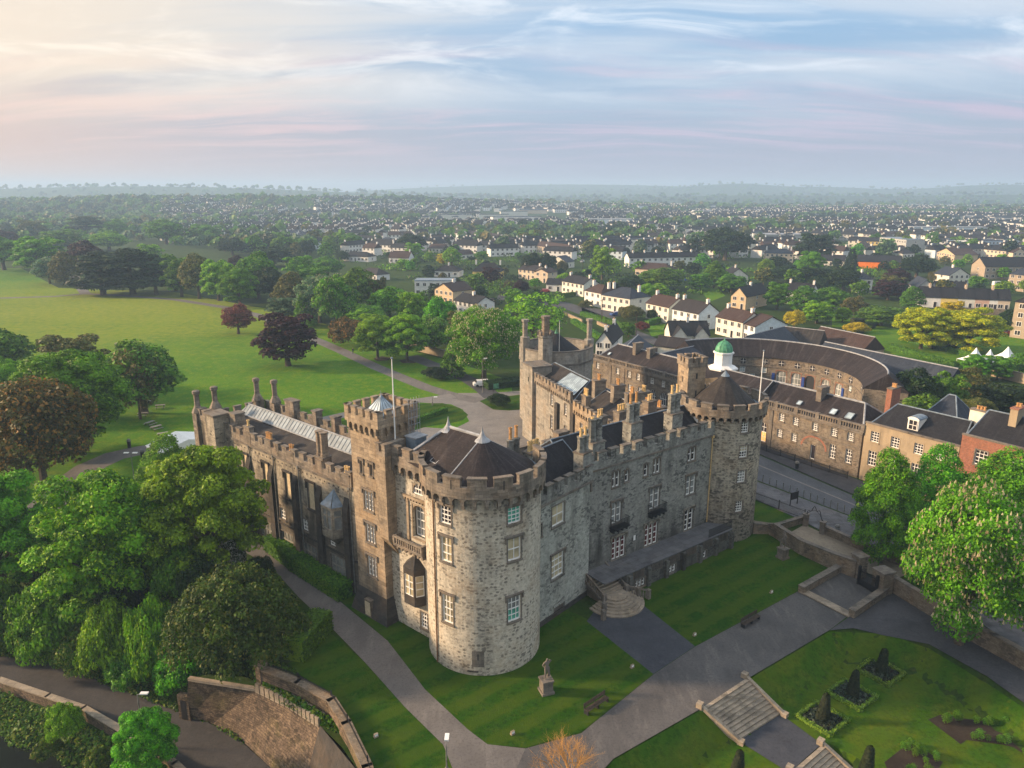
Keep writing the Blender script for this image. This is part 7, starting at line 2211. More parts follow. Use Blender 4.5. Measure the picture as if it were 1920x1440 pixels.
# --- gardens right of the stables and town trees one can tell apart
RT = [
 ('broad', 'dark', 1672, 1750, 690, 800, 'dark green tree behind the tan house, left part of the grove'), ('broad2', 'green', 1735, 1800, 700, 800, 'mid green tree in the grove behind the tan house'),
 ('broad', 'olive', 1775, 1842, 688, 775, 'domed yellow green tree in the grove behind the houses'), ('broad2', 'dark', 1830, 1925, 720, 800, 'dark tree at the right edge above the brick house'),
 ('maple', 'olive', 1788, 1850, 745, 830, 'brownish leafed tree behind the brick house roof'), ('broad', 'green', 1690, 1780, 740, 830, 'low green tree between the tan house and the grove'),
 ('maple', 'lime', 1806, 1846, 664, 712, 'fresh green small tree left of the white tents'), ('maple2', 'lime', 1846, 1890, 668, 712, 'fresh green small tree below the tallest tent'),
 ('broad', 'green', 1888, 1930, 662, 705, 'green tree at the right edge beside the tents'),
 ('maple', 'goldgreen', 1684, 1768, 576, 654, 'golden yellow tree, left of the big pair in the gardens'), ('maple2', 'goldgreen', 1764, 1862, 578, 658, 'golden yellow tree, right of the big pair in the gardens'),
 ('broad2', 'gold', 1758, 1802, 564, 612, 'brightest yellow crown behind the golden pair'), ('broad', 'gold', 1471, 1504, 580, 616, 'single bright yellow tree near the stable roofs'),
 ('shrub2', 'gold', 1586, 1626, 603, 624, 'low yellow bush beside a dark clipped yew'), ('broad', 'dark', 1322, 1398, 424, 488, 'very large dark tree towering over the houses'),
 ('broad2', 'dark', 1494, 1560, 436, 490, 'dark green tree behind the pink dormer house'), ('cone', 'dark', 1583, 1606, 466, 506, 'black green pointed conifer next to the orange shed'),
 ('maple', 'lime', 1498, 1540, 470, 522, 'bright round tree in front of the long bungalow'), ('broad', 'dark', 1690, 1745, 476, 520, 'dark evergreen dome beside the orange shed'),
 ('broad', 'purple', 1660, 1702, 502, 540, 'purple tree right of the white villa'), ('broad2', 'purple', 1640, 1690, 526, 562, 'low purple tree in front of the olive tree'),
 ('broad2', 'olive', 1648, 1690, 516, 550, 'olive tree among the purple trees'), ('broad3', 'green', 1690, 1726, 536, 580, 'dark green tree left of the coloured terrace'),
 ('broad', 'green', 1612, 1690, 572, 610, 'wide grey green tree left of the golden pair'), ('broad', 'dark', 1868, 1905, 578, 628, 'dark tree left of the tall brown town house'),
 ('broad2', 'bright', 1110, 1148, 460, 525, 'bright green tall tree right of the parked car street'), ('broad', 'dark', 978, 1014, 472, 520, 'dark green round tree above the cream villa'),
 ('broad', 'dark', 1012, 1042, 472, 520, 'dark green tree beside the car street'), ('broad2', 'purple', 903, 937, 500, 532, 'dark purple tree before the yellow dormer house'),
 ('broad', 'purple', 964, 990, 524, 552, 'purple bush like tree left of the low white house'), ('broad2', 'gold', 820, 842, 474, 497, 'small yellow tree above the white bungalow'),
 ('broad', 'bright', 832, 862, 462, 500, 'light green tree right of the small yellow one'), ('broad2', 'bright', 760, 792, 454, 488, 'bright green tree beside the dormer gabled house'),
 ('broad', 'dark', 748, 795, 436, 475, 'dark tree behind the dormer gabled house'), ('maple', 'lime', 952, 978, 541, 562, 'small round green tree at the street corner'),
 ('cone', 'green', 880, 892, 536, 558, 'dark clipped cypress, left of two'), ('cone', 'green', 898, 912, 534, 558, 'dark clipped cypress, right of two'),
 ('broad', 'green', 1206, 1274, 500, 542, 'wide dark tree hiding a brown roofed house'), ('broad2', 'green', 1294, 1330, 512, 545, 'airy tree on the green behind the houses'),
 ('broad3', 'green', 1322, 1354, 488, 540, 'tall green tree on the green behind the houses'), ('broad', 'green', 1348, 1395, 512, 548, 'dark green tree by the pale gabled house'),
 ('broad2', 'green', 1436, 1476, 528, 580, 'feathery green tree right of the apricot gable'), ('broad', 'dark', 1444, 1505, 498, 530, 'dark row tree, left, behind the villa gardens'),
 ('broad2', 'dark', 1500, 1560, 500, 540, 'dark row tree, centre, behind the villa gardens'), ('broad', 'dark', 1550, 1610, 500, 545, 'dark row tree, right, behind the villa gardens'),
 ('broad3', 'green', 1482, 1530, 535, 585, 'grey green tree right of the half hidden house'), ('broad', 'green', 1530, 1590, 538, 585, 'green garden tree below the dark row'),
 ('broad2', 'bright', 1506, 1556, 565, 606, 'fresh green bush like tree beside the yellow tree'), ('chest2', 'olive', 1582, 1620, 556, 596, 'pale blossoming tree in the villa garden'),
 ('maple', 'bright', 1566, 1592, 576, 604, 'small light green tree in the villa garden'), ('broad', 'dark', 1158, 1206, 516, 548, 'dark shrub like tree behind the navy roofed house'),
 ('shrub2', 'olive', 1162, 1202, 572, 598, 'olive bush in front of the navy roofed house'), ('shrub2', 'dark', 1214, 1234, 578, 600, 'clipped dark bush by the brown roofed house'),
 ('cone', 'green', 1340, 1352, 500, 520, 'small conifer by the green'), ('shrub2', 'olive', 1086, 1108, 562, 576, 'reddish round bush at the forecourt'),
 ('maple2', 'green', 1166, 1190, 605, 632, 'small loose tree behind the stable roof'), ('shrub2', 'copper', 1192, 1216, 602, 620, 'dark red bush by the street lawn'),
 ('broad3', 'dark', 1430, 1480, 480, 512, 'dark green tree below the pink dormer house'), ('broad', 'green', 640, 680, 436, 470, 'round tree before the left suburb'),
 ('broad', 'green', 284, 342, 410, 458, 'big round tree alone among the left roofs'), ('broad2', 'green', 360, 412, 420, 455, 'dark tree right of the big round one'),
 ('broad', 'bright', 175, 235, 432, 470, 'light green tree behind the dark yews'), ('cedar', 'dark', 130, 200, 405, 445, 'flat topped dark cedar at the back of the park'),
 ('broad', 'green', 200, 236, 410, 445, 'round tree beside the flat topped cedar'), ('broad2', 'olive', 40, 84, 412, 450, 'olive tree at the back of the park, far left'),
 ('broad', 'purple', -20, 30, 428, 470, 'dark purple tree at the far left edge'), ('broad2', 'green', 80, 150, 430, 470, 'grey green tree mass behind the purple tree'),
 ('broad', 'dark', 412, 460, 445, 478, 'dark tree before the left terraces'), ('broad2', 'dark', 480, 545, 462, 500, 'dark green tree below the left terraces'),
 ('broad', 'green', 590, 640, 480, 520, 'round green tree left of the grey roofed bungalow'), ('broad2', 'lime', 540, 590, 478, 530, 'green tree at the edge of the left terraces'),
]
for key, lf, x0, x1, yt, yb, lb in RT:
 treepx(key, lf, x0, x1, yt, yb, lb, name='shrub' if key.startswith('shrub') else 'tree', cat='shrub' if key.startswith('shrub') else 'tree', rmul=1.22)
# --- clipped hedges
def hedge(label, L, w, h, z=0.0, lf='hedge', leaf=0.16, dens=70, name='hedge', group=None):
 mb = MB()
 rs = np.random.RandomState(len(label))
 Ps, Ns = [], []
 for (ax, ay), (bx, by) in zip(L, L[1:]):
  fr = Fr((ax, ay), (bx - ax, by - ay), z)
  l_ = math.hypot(bx - ax, by - ay)
  mb.box(fr, -w * 0.3, l_ + w * 0.3, -w / 2 + 0.08, w / 2 - 0.08, -0.2, h - 0.08, 0)
  for face in range(5):
   ar = l_ * w if face == 0 else (l_ * h if face < 3 else w * h)
   n_ = int(ar * dens)
   if n_ < 2:
    continue
   a, b = rs.random(n_), rs.random(n_)
   o3 = np.zeros((n_, 3))
   if face == 0:
    u, n, zz = -w * 0.3 + (l_ + w * 0.6) * a, -w / 2 + w * b, np.full(n_, h)
    nn = (0, 0, 1)
   elif face < 3:
    s_ = 1 if face == 1 else -1
    u, n, zz = -w * 0.3 + (l_ + w * 0.6) * a, np.full(n_, s_ * w / 2), h * b
    nn = (fr.n[0] * s_, fr.n[1] * s_, 0)
   else:
    s_ = 1 if face == 3 else 0
    u, n, zz = np.full(n_, -w * 0.3 + s_ * (l_ + w * 0.6)), -w / 2 + w * a, h * b
    q = 1 if s_ else -1
    nn = (fr.e[0] * q, fr.e[1] * q, 0)
   o3[:, 0] = fr.o[0] + fr.e[0] * u + fr.n[0] * n
   o3[:, 1] = fr.o[1] + fr.e[1] * u + fr.n[1] * n
   o3[:, 2] = z + zz
   Ps.append(o3 + rs.normal(size=(n_, 3)) * 0.05)
   N_ = np.array(nn) * 0.9 + rdirs(rs, n_) * 0.6
   Ns.append(N_ / np.linalg.norm(N_, axis=1)[:, None])
 P, N = np.concatenate(Ps), np.concatenate(Ns)
 V, F = leaf_quads(P, N, leaf, rs, 1.4)
 v0 = np.array(mb.v)
 F0 = np.array([f for f in mb.f])
 c = L[0]
 V = np.concatenate([v0, V]) - np.array([c[0], c[1], z])
 F = np.concatenate([F0, F + len(v0)])
 o = link_mesh(np_mesh(name, V, F, [LM[lf]]), name, None, (c[0], c[1], z))
 return tag(o, label, 'hedge', group)
hedge('long clipped hedge between the gallery wing and the castle path', [G(512, 1030), G(560, 1068), G(642, 1120)], 1.9, 1.8)
hedge('clipped block of hedge beside the big yew', [G(558, 1232), G(600, 1185)], 2.2, 2.2)
hedge('low clipped hedge in the small lawn inside the castle court', [G(760, 800), G(835, 772)], 0.8, 0.9, leaf=0.2, dens=40)
hedge('dark hedge bed beside the far tower entrance', [G(918, 728), G(968, 722)], 3.0, 1.6, lf='dark', leaf=0.25, dens=30)
for L, lb in ((((1092, 592), (1140, 606)), 'garden hedge left of the forecourt'), (((1122, 600), (1168, 615)), 'hedge along the street wall before the navy roofed house'), (((1016, 562), (1092, 552)), 'tall hedge in front of the low white house'),
    (((1075, 606), (1130, 640)), 'dark hedge on the near side of the street'), (((1214, 610), (1250, 598)), 'hedge at the corner of the street lawn'), (((860, 545), (890, 540)), 'hedge beside the flat roofed white house'),
    (((1640, 690), (1700, 706)), 'box hedge in the walled garden'), (((1670, 655), (1790, 690)), 'long low hedge in the walled garden'), (((1700, 640), (1830, 672)), 'second long hedge in the walled garden')):
 hedge(lb, [G(*L[0]), G(*L[1])], 1.6, 1.5, leaf=0.35, dens=14)
for x, y in ((1606, 616), (1752, 652), (1778, 652)):
 hedge('dark cube of clipped yew in the walled garden', [G(x - 4, y), G(x + 4, y)], 3.0, 3.2, lf='topiary', leaf=0.3, dens=16, name='clipped_yew', group='clipped yews in the walled garden')
# ------------------------------------------------------------------ rose garden: topiary, beds, stairs
tb_ = [(1542, 1350, 'left'), (1597, 1305, 'mid'), (1651, 1262, 'right')]
dirE = Vector((G(1403, 1272)[0] - G(1316, 1328)[0], G(1403, 1272)[1] - G(1316, 1328)[1])).normalized()
def topiary(q, h, label, r=0.55):
 t = thing('topiary_yew', label, 'topiary', (q[0], q[1], ZG), 0, 'clipped yew cones in the rose garden')
 rs = np.random.RandomState(int(q[0] * 10))
 n_ = 2600
 a, t_ = rs.random(n_) * 6.283, rs.random(n_)
 rr = r * (1 - t_ ** 1.3 * 0.62) * (1 + 0.05 * np.sin(a * 3)) + 0.05 * rs.random(n_)
 rr = np.where(t_ > 0.96, rr * rs.random(n_), rr)
 P = np.stack([rr * np.cos(a) + 0.12 * t_, rr * np.sin(a), h * t_], 1)
 N = np.stack([np.cos(a), np.sin(a), 0.4 + t_ * 0.3], 1) + rdirs(rs, n_) * 0.5
 N /= np.linalg.norm(N, axis=1)[:, None]
 V, F = leaf_quads(P, N, 0.14, rs, 1.5)
 link_mesh(np_mesh('foliage', V, F, [LM['topiary']]), 'foliage', t)
 mb = MB()
 mb.lathe((0.03, 0), [(r * 0.9, -0.1), (r * 0.8, h * 0.3), (r * 0.5, h * 0.75), (r * 0.3, h * 0.97), (0, h)], 10, 0)
 mb.build('inner_growth', LM['topiary'], t, origin=(0, 0, 0))
 return t
for x, y, s in tb_:
 q = G(x, y, ZG)
 topiary(q, 2.6, {'left': 'clipped yew cone in the bed nearest the garden stairs', 'mid': 'clipped yew cone in the middle one of three box edged beds', 'right': 'clipped yew cone in the bed nearest the walk and chestnut'}[s])
 fr = Fr(q, (dirE.x, dirE.y), ZG)
 S_ = 1.45
 c4 = [fr.p(a * S_, b * S_, 0)[:2] for a, b in ((-1, -1), (1, -1), (1, 1), (-1, 1))]
 hedge({'left': 'square of low box hedging nearest the garden stairs', 'mid': 'square of low box hedging round the middle yew cone', 'right': 'square of low box hedging nearest the chestnut'}[s], c4 + [c4[0]], 0.32, 0.35, ZG, 'box', 0.12, 110, 'box_edging', 'box edged square beds')
 sheet('flower_bed', c4, ZG + 0.05, M['soil'])
 rs = np.random.RandomState(int(x))
 n_ = 420
 uu, nn_ = rs.uniform(-1.2, 1.2, n_), rs.uniform(-1.2, 1.2, n_)
 P = np.stack([q[0] + fr.e[0] * uu + fr.n[0] * nn_, q[1] + fr.e[1] * uu + fr.n[1] * nn_, np.full(n_, ZG + 0.15) + 0.2 * rs.random(n_)], 1)
 N = rdirs(rs, n_) + np.array([0, 0, 0.9])
 N /= np.linalg.norm(N, axis=1)[:, None]
 V, F = leaf_quads(P, N, 0.22, rs)
 tag(link_mesh(np_mesh('bedding_plants', V, F, [LM['bed']]), 'bedding_plants'), kind='stuff')
topiary(G(1622, 1455, ZG), 2.7, 'clipped yew cone cut by the lower picture edge below the rose bed')
topiary(G(1380, 1465, ZG - 0.2), 2.6, 'clipped yew cone at the lower edge left of the garden stairs')
RB = 'rose bushes in the dark flower beds'
for nm, pts in (('bed', [(1740, 1350), (1762, 1341), (1850, 1354), (1890, 1353), (1930, 1374), (1990, 1420), (1960, 1440), (1900, 1402), (1880, 1397), (1812, 1388), (1801, 1396)]),
    ('bed', [(1658, 1430), (1704, 1394), (1735, 1408), (1768, 1430), (1740, 1470), (1680, 1480)])):
 P4 = px(pts, ZG)
 sheet('rose_bed', P4, ZG + 0.04, M['soil'])
 cx_, cy_ = sum(p[0] for p in P4) / len(P4), sum(p[1] for p in P4) / len(P4)
 mb = MB()
 for i in range(len(P4)):
  a, b = P4[i], P4[(i + 1) % len(P4)]
  f_ = Fr(a, (b[0] - a[0], b[1] - a[1]), ZG)
  mb.box(f_, 0, math.hypot(b[0] - a[0], b[1] - a[1]), -0.06, 0.06, -0.1, 0.07, 0)
 rs = np.random.RandomState(len(pts))
 for i in range(26 if len(pts) > 8 else 14):
  j = rs.randint(len(P4))
  t, s_ = rs.random(), 0.25 + 0.7 * rs.random()
  a, b = P4[j], P4[(j + 1) % len(P4)]
  x, y = cx_ + (a[0] + (b[0] - a[0]) * t - cx_) * s_, cy_ + (a[1] + (b[1] - a[1]) * t - cy_) * s_
  if len(pts) > 8:
   x, y = (a[0] + (b[0] - a[0]) * t), (a[1] + (b[1] - a[1]) * t)
   x, y = x + (cx_ - x) * 0.25, y + (cy_ - y) * 0.25
  o = link_mesh(PROTO['sparse'][0], 'rose_bush', None, (x, y, ZG))
  k3 = 0.22 + 0.16 * rs.random()
  o.scale = (k3, k3, k3 * 1.3)
  o.material_slots[0].link = 'OBJECT'
  o.material_slots[0].material = LM['green']
  tag(o, 'small straggling rose bush on the dark soil of a shaped bed', 'bush', RB)
def stairs(label, tl, tr, bl, br, zt, zb, nsteps, name='garden_stairs'):
 """flight between two stone strings; corners tl,tr at the top, bl,br at the bottom"""
 c = ((tl[0] + br[0]) / 2, (tl[1] + br[1]) / 2, zb)
 root = thing(name, label, 'stairs', c)
 mb = MB()
 tl, tr, bl, br = map(Vector, (tl, tr, bl, br))
 for i in range(nsteps):
  t0, t1 = i / nsteps, (i + 1) / nsteps
  z = zt - (zt - zb) * t0 + 0.03
  q = [tl.lerp(bl, t0), tr.lerp(br, t0), tr.lerp(br, t1), tl.lerp(bl, t1)]
  A_ = sum(p[0] * r_[1] - r_[0] * p[1] for p, r_ in zip(q, q[1:] + q[:1]))
  if A_ < 0:
   q.reverse()
  mb.prism([tuple(p) for p in q], z - 0.6, z, 0)
 mb.build('steps', M['steps'], root)
 for a, b in ((tl, bl), (tr, br)):
  mb = MB()
  d = (b - a)
  f_ = Fr(tuple(a - d * 0.06), tuple(d))
  l_ = d.length * 1.16
  k = 6
  for i in range(k):
   u0, u1 = l_ * i / k, l_ * (i + 1) / k
   z0, z1 = zt + 0.35 - (zt - zb) * i / k, zt + 0.35 - (zt - zb) * (i + 1) / k
   P = [f_.p(u0, -0.16, z0), f_.p(u1, -0.16, z1), f_.p(u1, 0.16, z1), f_.p(u0, 0.16, z0)]
   mb.poly(P, 0)
   Q = [(p[0], p[1], p[2] - 1.2) for p in P]
   for i2, j2 in ((0, 1), (2, 3)):
    mb.poly([Q[i2], Q[j2], P[j2], P[i2]], 0)
  mb.box(f_, -0.25, 0.25, -0.27, 0.27, zt - 0.6, zt + 0.45, 0)
  mb.box(f_, l_ - 0.25, l_ + 0.25, -0.27, 0.27, zb - 0.6, zb + 0.4, 0)
  mb.build('side_wall', M['trim'] if False else M['steps'], root)
stairs('broad stone stairs from the brown walk down to the rose garden', G(1316, 1328), G(1400, 1272), G(1382, 1392, ZG), G(1464, 1340, ZG), 0.02, ZG, 10)
sheet('stair_landing', px([(1384, 1390), (1464, 1340), (1540, 1396), (1480, 1450)], ZG), ZG + 0.06, M['drive'])
stairs('second flight of garden stairs cut by the lower picture edge', G(1484, 1448, ZG), G(1542, 1398, ZG), G(1545, 1510, ZG - 1.5), G(1600, 1460, ZG - 1.5), ZG + 0.08, ZG - 1.2, 8)
# ------------------------------------------------------------------ walls
def wall_run(label, L, w, h, mat, z=0.0, name='stone_wall', cope='trim', hs=None, zs=None, group=None, ch=0.14):
 root = thing(name, label, 'wall', (L[0][0], L[0][1], z), 0, group)
 mb, mc = MB(), MB()
 for i, ((ax, ay), (bx, by)) in enumerate(zip(L, L[1:])):
  fr = Fr((ax, ay), (bx - ax, by - ay), 0)
  l_ = math.hypot(bx - ax, by - ay)
  h0, h1 = (h, h) if hs is None else (hs[i], hs[i + 1])
  for n_ in (w / 2, -w / 2):
   mb.poly([fr.p(-w * 0.2, n_, z - 0.5), fr.p(l_ + w * 0.2, n_, z - 0.5), fr.p(l_ + w * 0.2, n_, z + h1), fr.p(-w * 0.2, n_, z + h0)], 0, [(0, 0), (l_, 0), (l_, h1 + 0.5), (0, h0 + 0.5)])
  for u_, hh in ((-w * 0.2, h0), (l_ + w * 0.2, h1)):
   mb.poly([fr.p(u_, -w / 2, z - 0.5), fr.p(u_, w / 2, z - 0.5), fr.p(u_, w / 2, z + hh), fr.p(u_, -w / 2, z + hh)], 0)
  o = w / 2 + 0.06
  T = [(fr.p(-w * 0.25, s * o, z + h0 + q), fr.p(l_ + w * 0.25, s * o, z + h1 + q)) for s in (1, -1) for q in (0.002, ch)]
  mc.poly([T[1][0], T[1][1], T[3][1], T[3][0]], 0)
  mc.poly([T[0][0], T[0][1], T[1][1], T[1][0]], 0)
  mc.poly([T[2][0], T[2][1], T[3][1], T[3][0]], 0)
  mc.poly([T[0][0], T[1][0], T[3][0], T[2][0]], 0)
  mc.poly([T[0][1], T[1][1], T[3][1], T[2][1]], 0)
 mb.build('wall', M[mat], root)
 mc.build('coping', M[cope], root)
 return root
wall_run('old rubble garden wall curving from the mottled tower to the iron gate', px([(1412, 1000), (1440, 1000), (1452, 1006), (1500, 1038), (1560, 1066), (1602, 1082)]), 0.5, 1.5, 'garden_wall', hs=[1.4, 1.2, 1.7, 1.7, 1.9, 2.0])
wall_run('low stone wall along the left side of the gate court', px([(1502, 1112), (1576, 1070)]), 0.6, 0.75, 'garden_wall')
wall_run('low stone wall along the right side of the gate court', px([(1597, 1157), (1668, 1108)]), 0.6, 0.75, 'garden_wall')
wall_run('flat stone threshold kerb across the gate court', px([(1506, 1110), (1592, 1154)]), 0.9, 0.12, 'steps', cope='steps', name='threshold_kerb', ch=0.06)
wall_run('red brown garden wall running under the chestnut to the right edge', px([(1662, 1102), (1740, 1150), (1830, 1205), (1925, 1258), (2050, 1330)]), 0.5, 1.7, 'garden_wall')
wall_run('low wall between the sandy lane and the street pavement', px([(1543, 1000), (1610, 1030), (1690, 1062)]), 0.45, 0.9, 'garden_wall', 0.1)
wall_run('low wall closing the railing lawn by the street', px([(1412, 990), (1452, 996), (1510, 978)]), 0.45, 0.8, 'garden_wall')
wall_run('garden wall behind the park path and chestnut trees', px([(770, 655), (800, 662), (840, 672), (870, 680)]), 0.5, 1.8, 'render', name='park_wall')
wall_run('cream wall along the far side of the street', px([(1052, 588), (1092, 605)]), 0.4, 1.0, 'render', name='street_wall')
wall_run('cream wall and kerb before the garden hedges of the street', px([(1120, 608), (1165, 628)]), 0.4, 1.0, 'render', name='street_wall')
wall_run('rubble wall at the back of the walled garden', px([(1860, 705), (1930, 722)]), 0.5, 2.2, 'render', name='garden_wall')
wall_run('stone boundary wall below the coloured terrace', px([(1780, 590), (1900, 596)]), 0.5, 2.6, 'stable', name='garden_wall')
for x, y, s in ((1606, 1062, 0.6), (1650, 1092, 0.75)):
 q = G(x + 2, y + 18)
 t = thing('gate_pier', 'rough stone gate pier, ' + ('left' if s < 0.7 else 'thicker, right') + ' of the black gate', 'gate pier', (q[0], q[1], 0), 0.35)
 mb = MB()
 f_ = Fr((0, 0), (1, 0), 0)
 mb.box(f_, -s, s, -s, s, -0.3, 2.5, 0)
 mb.build('shaft', M['garden_wall'], t, origin=(0, 0, 0))
 mb = MB()
 mb.box(f_, -s - 0.1, s + 0.1, -s - 0.1, s + 0.1, 2.5, 2.7, 0)
 mb.build('cap', M['trim'], t, origin=(0, 0, 0))
def railing(name, label, L, h, z=0.0, pitch=0.16, cat='railing', posts=True, mat='iron', group=None):
 root = thing(name, label, cat, (L[0][0], L[0][1], z), 0, group)
 mb, mp = MB(), MB()
 for (ax, ay), (bx, by) in zip(L, L[1:]):
  l_ = math.hypot(bx - ax, by - ay)
  fr = Fr((ax, ay), (bx - ax, by - ay), z)
  k = max(2, int(l_ / pitch))
  for i in range(k + 1):
   u_ = l_ * i / k
   mb.box(fr, u_ - 0.014, u_ + 0.014, -0.014, 0.014, 0.05, h, 0, bottom=False)
  for z_ in (0.12, h - 0.18):
   mb.box(fr, 0, l_, -0.02, 0.02, z_, z_ + 0.05, 0)
  kp = max(1, int(l_ / 2.6))
  for i in range(kp + 1):
   u_ = l_ * i / kp
   mp.box(fr, u_ - 0.05, u_ + 0.05, -0.05, 0.05, -0.2, h + 0.12, 0)
 mb.build('bars', M[mat], root)
 if posts:
  mp.build('posts', M[mat], root)
 return root
def gate(label, a, b, h, z=0.0):
 root = thing('iron_gate', label, 'gate', (a[0], a[1], z))
 l_ = math.hypot(b[0] - a[0], b[1] - a[1])
 fr = Fr(a, (b[0] - a[0], b[1] - a[1]), z)
 for u0, u1 in ((0.02, l_ / 2 - 0.02), (l_ / 2 + 0.02, l_ - 0.02)):
  mb = MB()
  k = 9
  for i in range(k + 1):
   u_ = u0 + (u1 - u0) * i / k
   mb.box(fr, u_ - 0.02, u_ + 0.02, -0.02, 0.02, 0.08, h + 0.15 * math.sin(math.pi * i / k), 0)
  for z_ in (0.08, 0.7, h - 0.2):
   mb.box(fr, u0, u1, -0.025, 0.025, z_, z_ + 0.07, 0)
  mb.box(fr, u0, u1, -0.012, 0.012, 0.15, 0.7, 0)
  mb.build('gate_leaf', M['iron'], root)
 mb = MB()
 for u_ in (-0.1, l_ + 0.1):
  mb.box(fr, u_ - 0.12, u_ + 0.12, -0.12, 0.12, -0.2, h + 0.35, 0)
 mb.build('gate_post', M['iron'], root)
gate('black iron gate closing the court between two stone piers', G(1610, 1096), G(1640, 1114), 1.9)
railing('iron_railing', 'black iron railing along the street pavement beside the mottled tower', px([(1412, 938), (1460, 956), (1508, 974)]), 1.35)
railing('iron_railing', 'railing on the curved bastion wall beside the riverside lawn', px([(497, 1258), (560, 1282), (622, 1316), (652, 1362), (690, 1440), (718, 1540)]), 1.0)
railing('iron_railing', 'railing in front of the stable basement areas', [afr.p(u_, 1.6, 0)[:2] for u_ in (43, 51, 60)], 1.1, 0.12)
# wrought iron overthrow between two stone pillars
root = thing('garden_arch', 'wrought iron arch on stone pillars at the lane entrance', 'arch', (*G(1526, 990), 0.1))
for x, y in ((1510, 985), (1541, 1000)):
 q = G(x, y, 0.1)
 mb = MB()
 f_ = Fr(q, (0.8, -0.6), 0.1)
 mb.box(f_, -0.3, 0.3, -0.3, 0.3, -0.2, 1.5, 0)
 mb.box(f_, -0.38, 0.38, -0.38, 0.38, 1.5, 1.65, 0)
 mb.build('pillar', M['trim'], root)
a, b = Vector((*G(1510, 985, 0.1), 1.7)), Vector((*G(1541, 1000, 0.1), 1.7))
mb = MB()
pts = [a.lerp(b, t) + Vector((0, 0, 1.3 * math.sin(math.pi * t) + 0.25 * math.sin(6 * math.pi * t))) for t in np.linspace(0, 1, 18)]
mb.tube(pts, [0.05] * 18, 6, 0)
pts = [a.lerp(b, t) + Vector((0, 0, 1.0 * math.sin(math.pi * t))) for t in np.linspace(0, 1, 12)]
mb.tube(pts, [0.035] * 12, 6, 0)
mb.build('overthrow', M['iron'], root)
# ------------------------------------------------------------------ riverside walls and bastion
PT = -1.5
bas = thing('bastion', 'old battered stone bastion with stepped coping and overgrown top by the river road', 'bastion', (*G(560, 1330, PT), ZR))
mb = MB()
foot = [G(*p, ZR) for p in ((347, 1345), (395, 1355), (443, 1380), (500, 1436), (560, 1500))]
topl = [G(*p, PT) for p in ((353, 1273), (420, 1280), (480, 1293), (545, 1325), (600, 1360))]
ins = [G(400, 1262, PT), G(440, 1262, PT)] + TOP[6:11]
for i in range(4):
 a0, a1, t0, t1 = foot[i], foot[i + 1], topl[i], topl[i + 1]
 l_ = math.hypot(a1[0] - a0[0], a1[1] - a0[1])
 mb.poly([(*a0, ZR - 0.3), (*a1, ZR - 0.3), (*t1, PT), (*t0, PT)], 0, [(i * 4, 0), (i * 4 + l_, 0), (i * 4 + l_, 5.6), (i * 4, 5.6)])
i = 4
c1_, c2_ = (*G(598, 1520, ZR), ZR), (*G(640, 1346, PT), PT)
mb.poly([(*foot[4], ZR - 0.3), (*G(680, 1520, ZR), ZR - 0.3), (*TOP[10], PT), (*topl[4], PT)], 1)
mb.build('battered_wall', [M['retaining'], M['dark']], bas)
mb = MB()
mb.poly([(*q, PT) for q in topl + [G(640, 1400, PT)] + ins[::-1]], 0)
o = mb.build('overgrown_top', [M['ground']], bas)
mb = MB()
for i in range(2, 4):
 a, b = topl[i], topl[i + 1]
 f_ = Fr(a, (b[0] - a[0], b[1] - a[1]), PT)
 l_ = math.hypot(b[0] - a[0], b[1] - a[1])
 k = 7
 for j in range(k):
  mb.box(f_, l_ * j / k + 0.05, l_ * (j + 0.86) / k, -0.7, 0.12, -0.2, 0.7, 0)
f_ = Fr(topl[0], (topl[2][0] - topl[0][0], topl[2][1] - topl[0][1]), PT)
mb.box(f_, 0, math.hypot(topl[2][0] - topl[0][0], topl[2][1] - topl[0][1]), -0.3, 0.1, -0.15, 0.12, 0)
mb.build('coping', M['steps'], bas)
f_ = Fr(foot[0], (foot[1][0] - foot[0][0], foot[1][1] - foot[0][1]), ZR)
if f_.n[1] > 0:
 f_.n = (-f_.n[0], -f_.n[1])
mb = MB()
mb.box(f_, -0.3, 0.9, -0.2, 0.35, 0.0, 2.7, 0)
mb.box(f_, 0.0, 0.6, 0.352, 0.37, 0.1, 2.2, 1)
mb.build('wall_niche', [M['retaining'], M['iron']], bas)
rs = np.random.RandomState(9)
n_ = 5200
a = rs.random((n_, 2))
w_ = [np.array(G(480, 1290, PT)), np.array(G(598, 1357, PT)), np.array(TOP[9]), np.array(TOP[6])]
P = (np.outer((1 - a[:, 0]) * (1 - a[:, 1]), w_[0]) + np.outer(a[:, 0] * (1 - a[:, 1]), w_[1]) + np.outer(a[:, 0] * a[:, 1], w_[2]) + np.outer((1 - a[:, 0]) * a[:, 1], w_[3]))
P = np.concatenate([P, (PT + 0.1 + 0.8 * rs.random(n_) ** 3)[:, None]], 1)
N = rdirs(rs, n_) + np.array([0, 0, 0.8])
V, F = leaf_quads(P, N / np.linalg.norm(N, axis=1)[:, None], 0.3, rs)
tag(link_mesh(np_mesh('bastion_weeds', V, F, [LM['ivy']]), 'bastion_weeds'), kind='stuff')
wall_run('curved upper retaining wall between the bastion and the riverside lawn', px([(492, 1262), (560, 1288), (622, 1322), (650, 1366), (689, 1448), (716, 1545)]), 0.7, 0.5, 'retaining', name='retaining_wall', cope='garden_wall')
tw2 = [o for o in bpy.data.objects if o.get('label', '').startswith('curved upper')][0]
mb = MB()
L = px([(492, 1264), (560, 1291), (622, 1326), (650, 1370), (689, 1452), (716, 1550)])
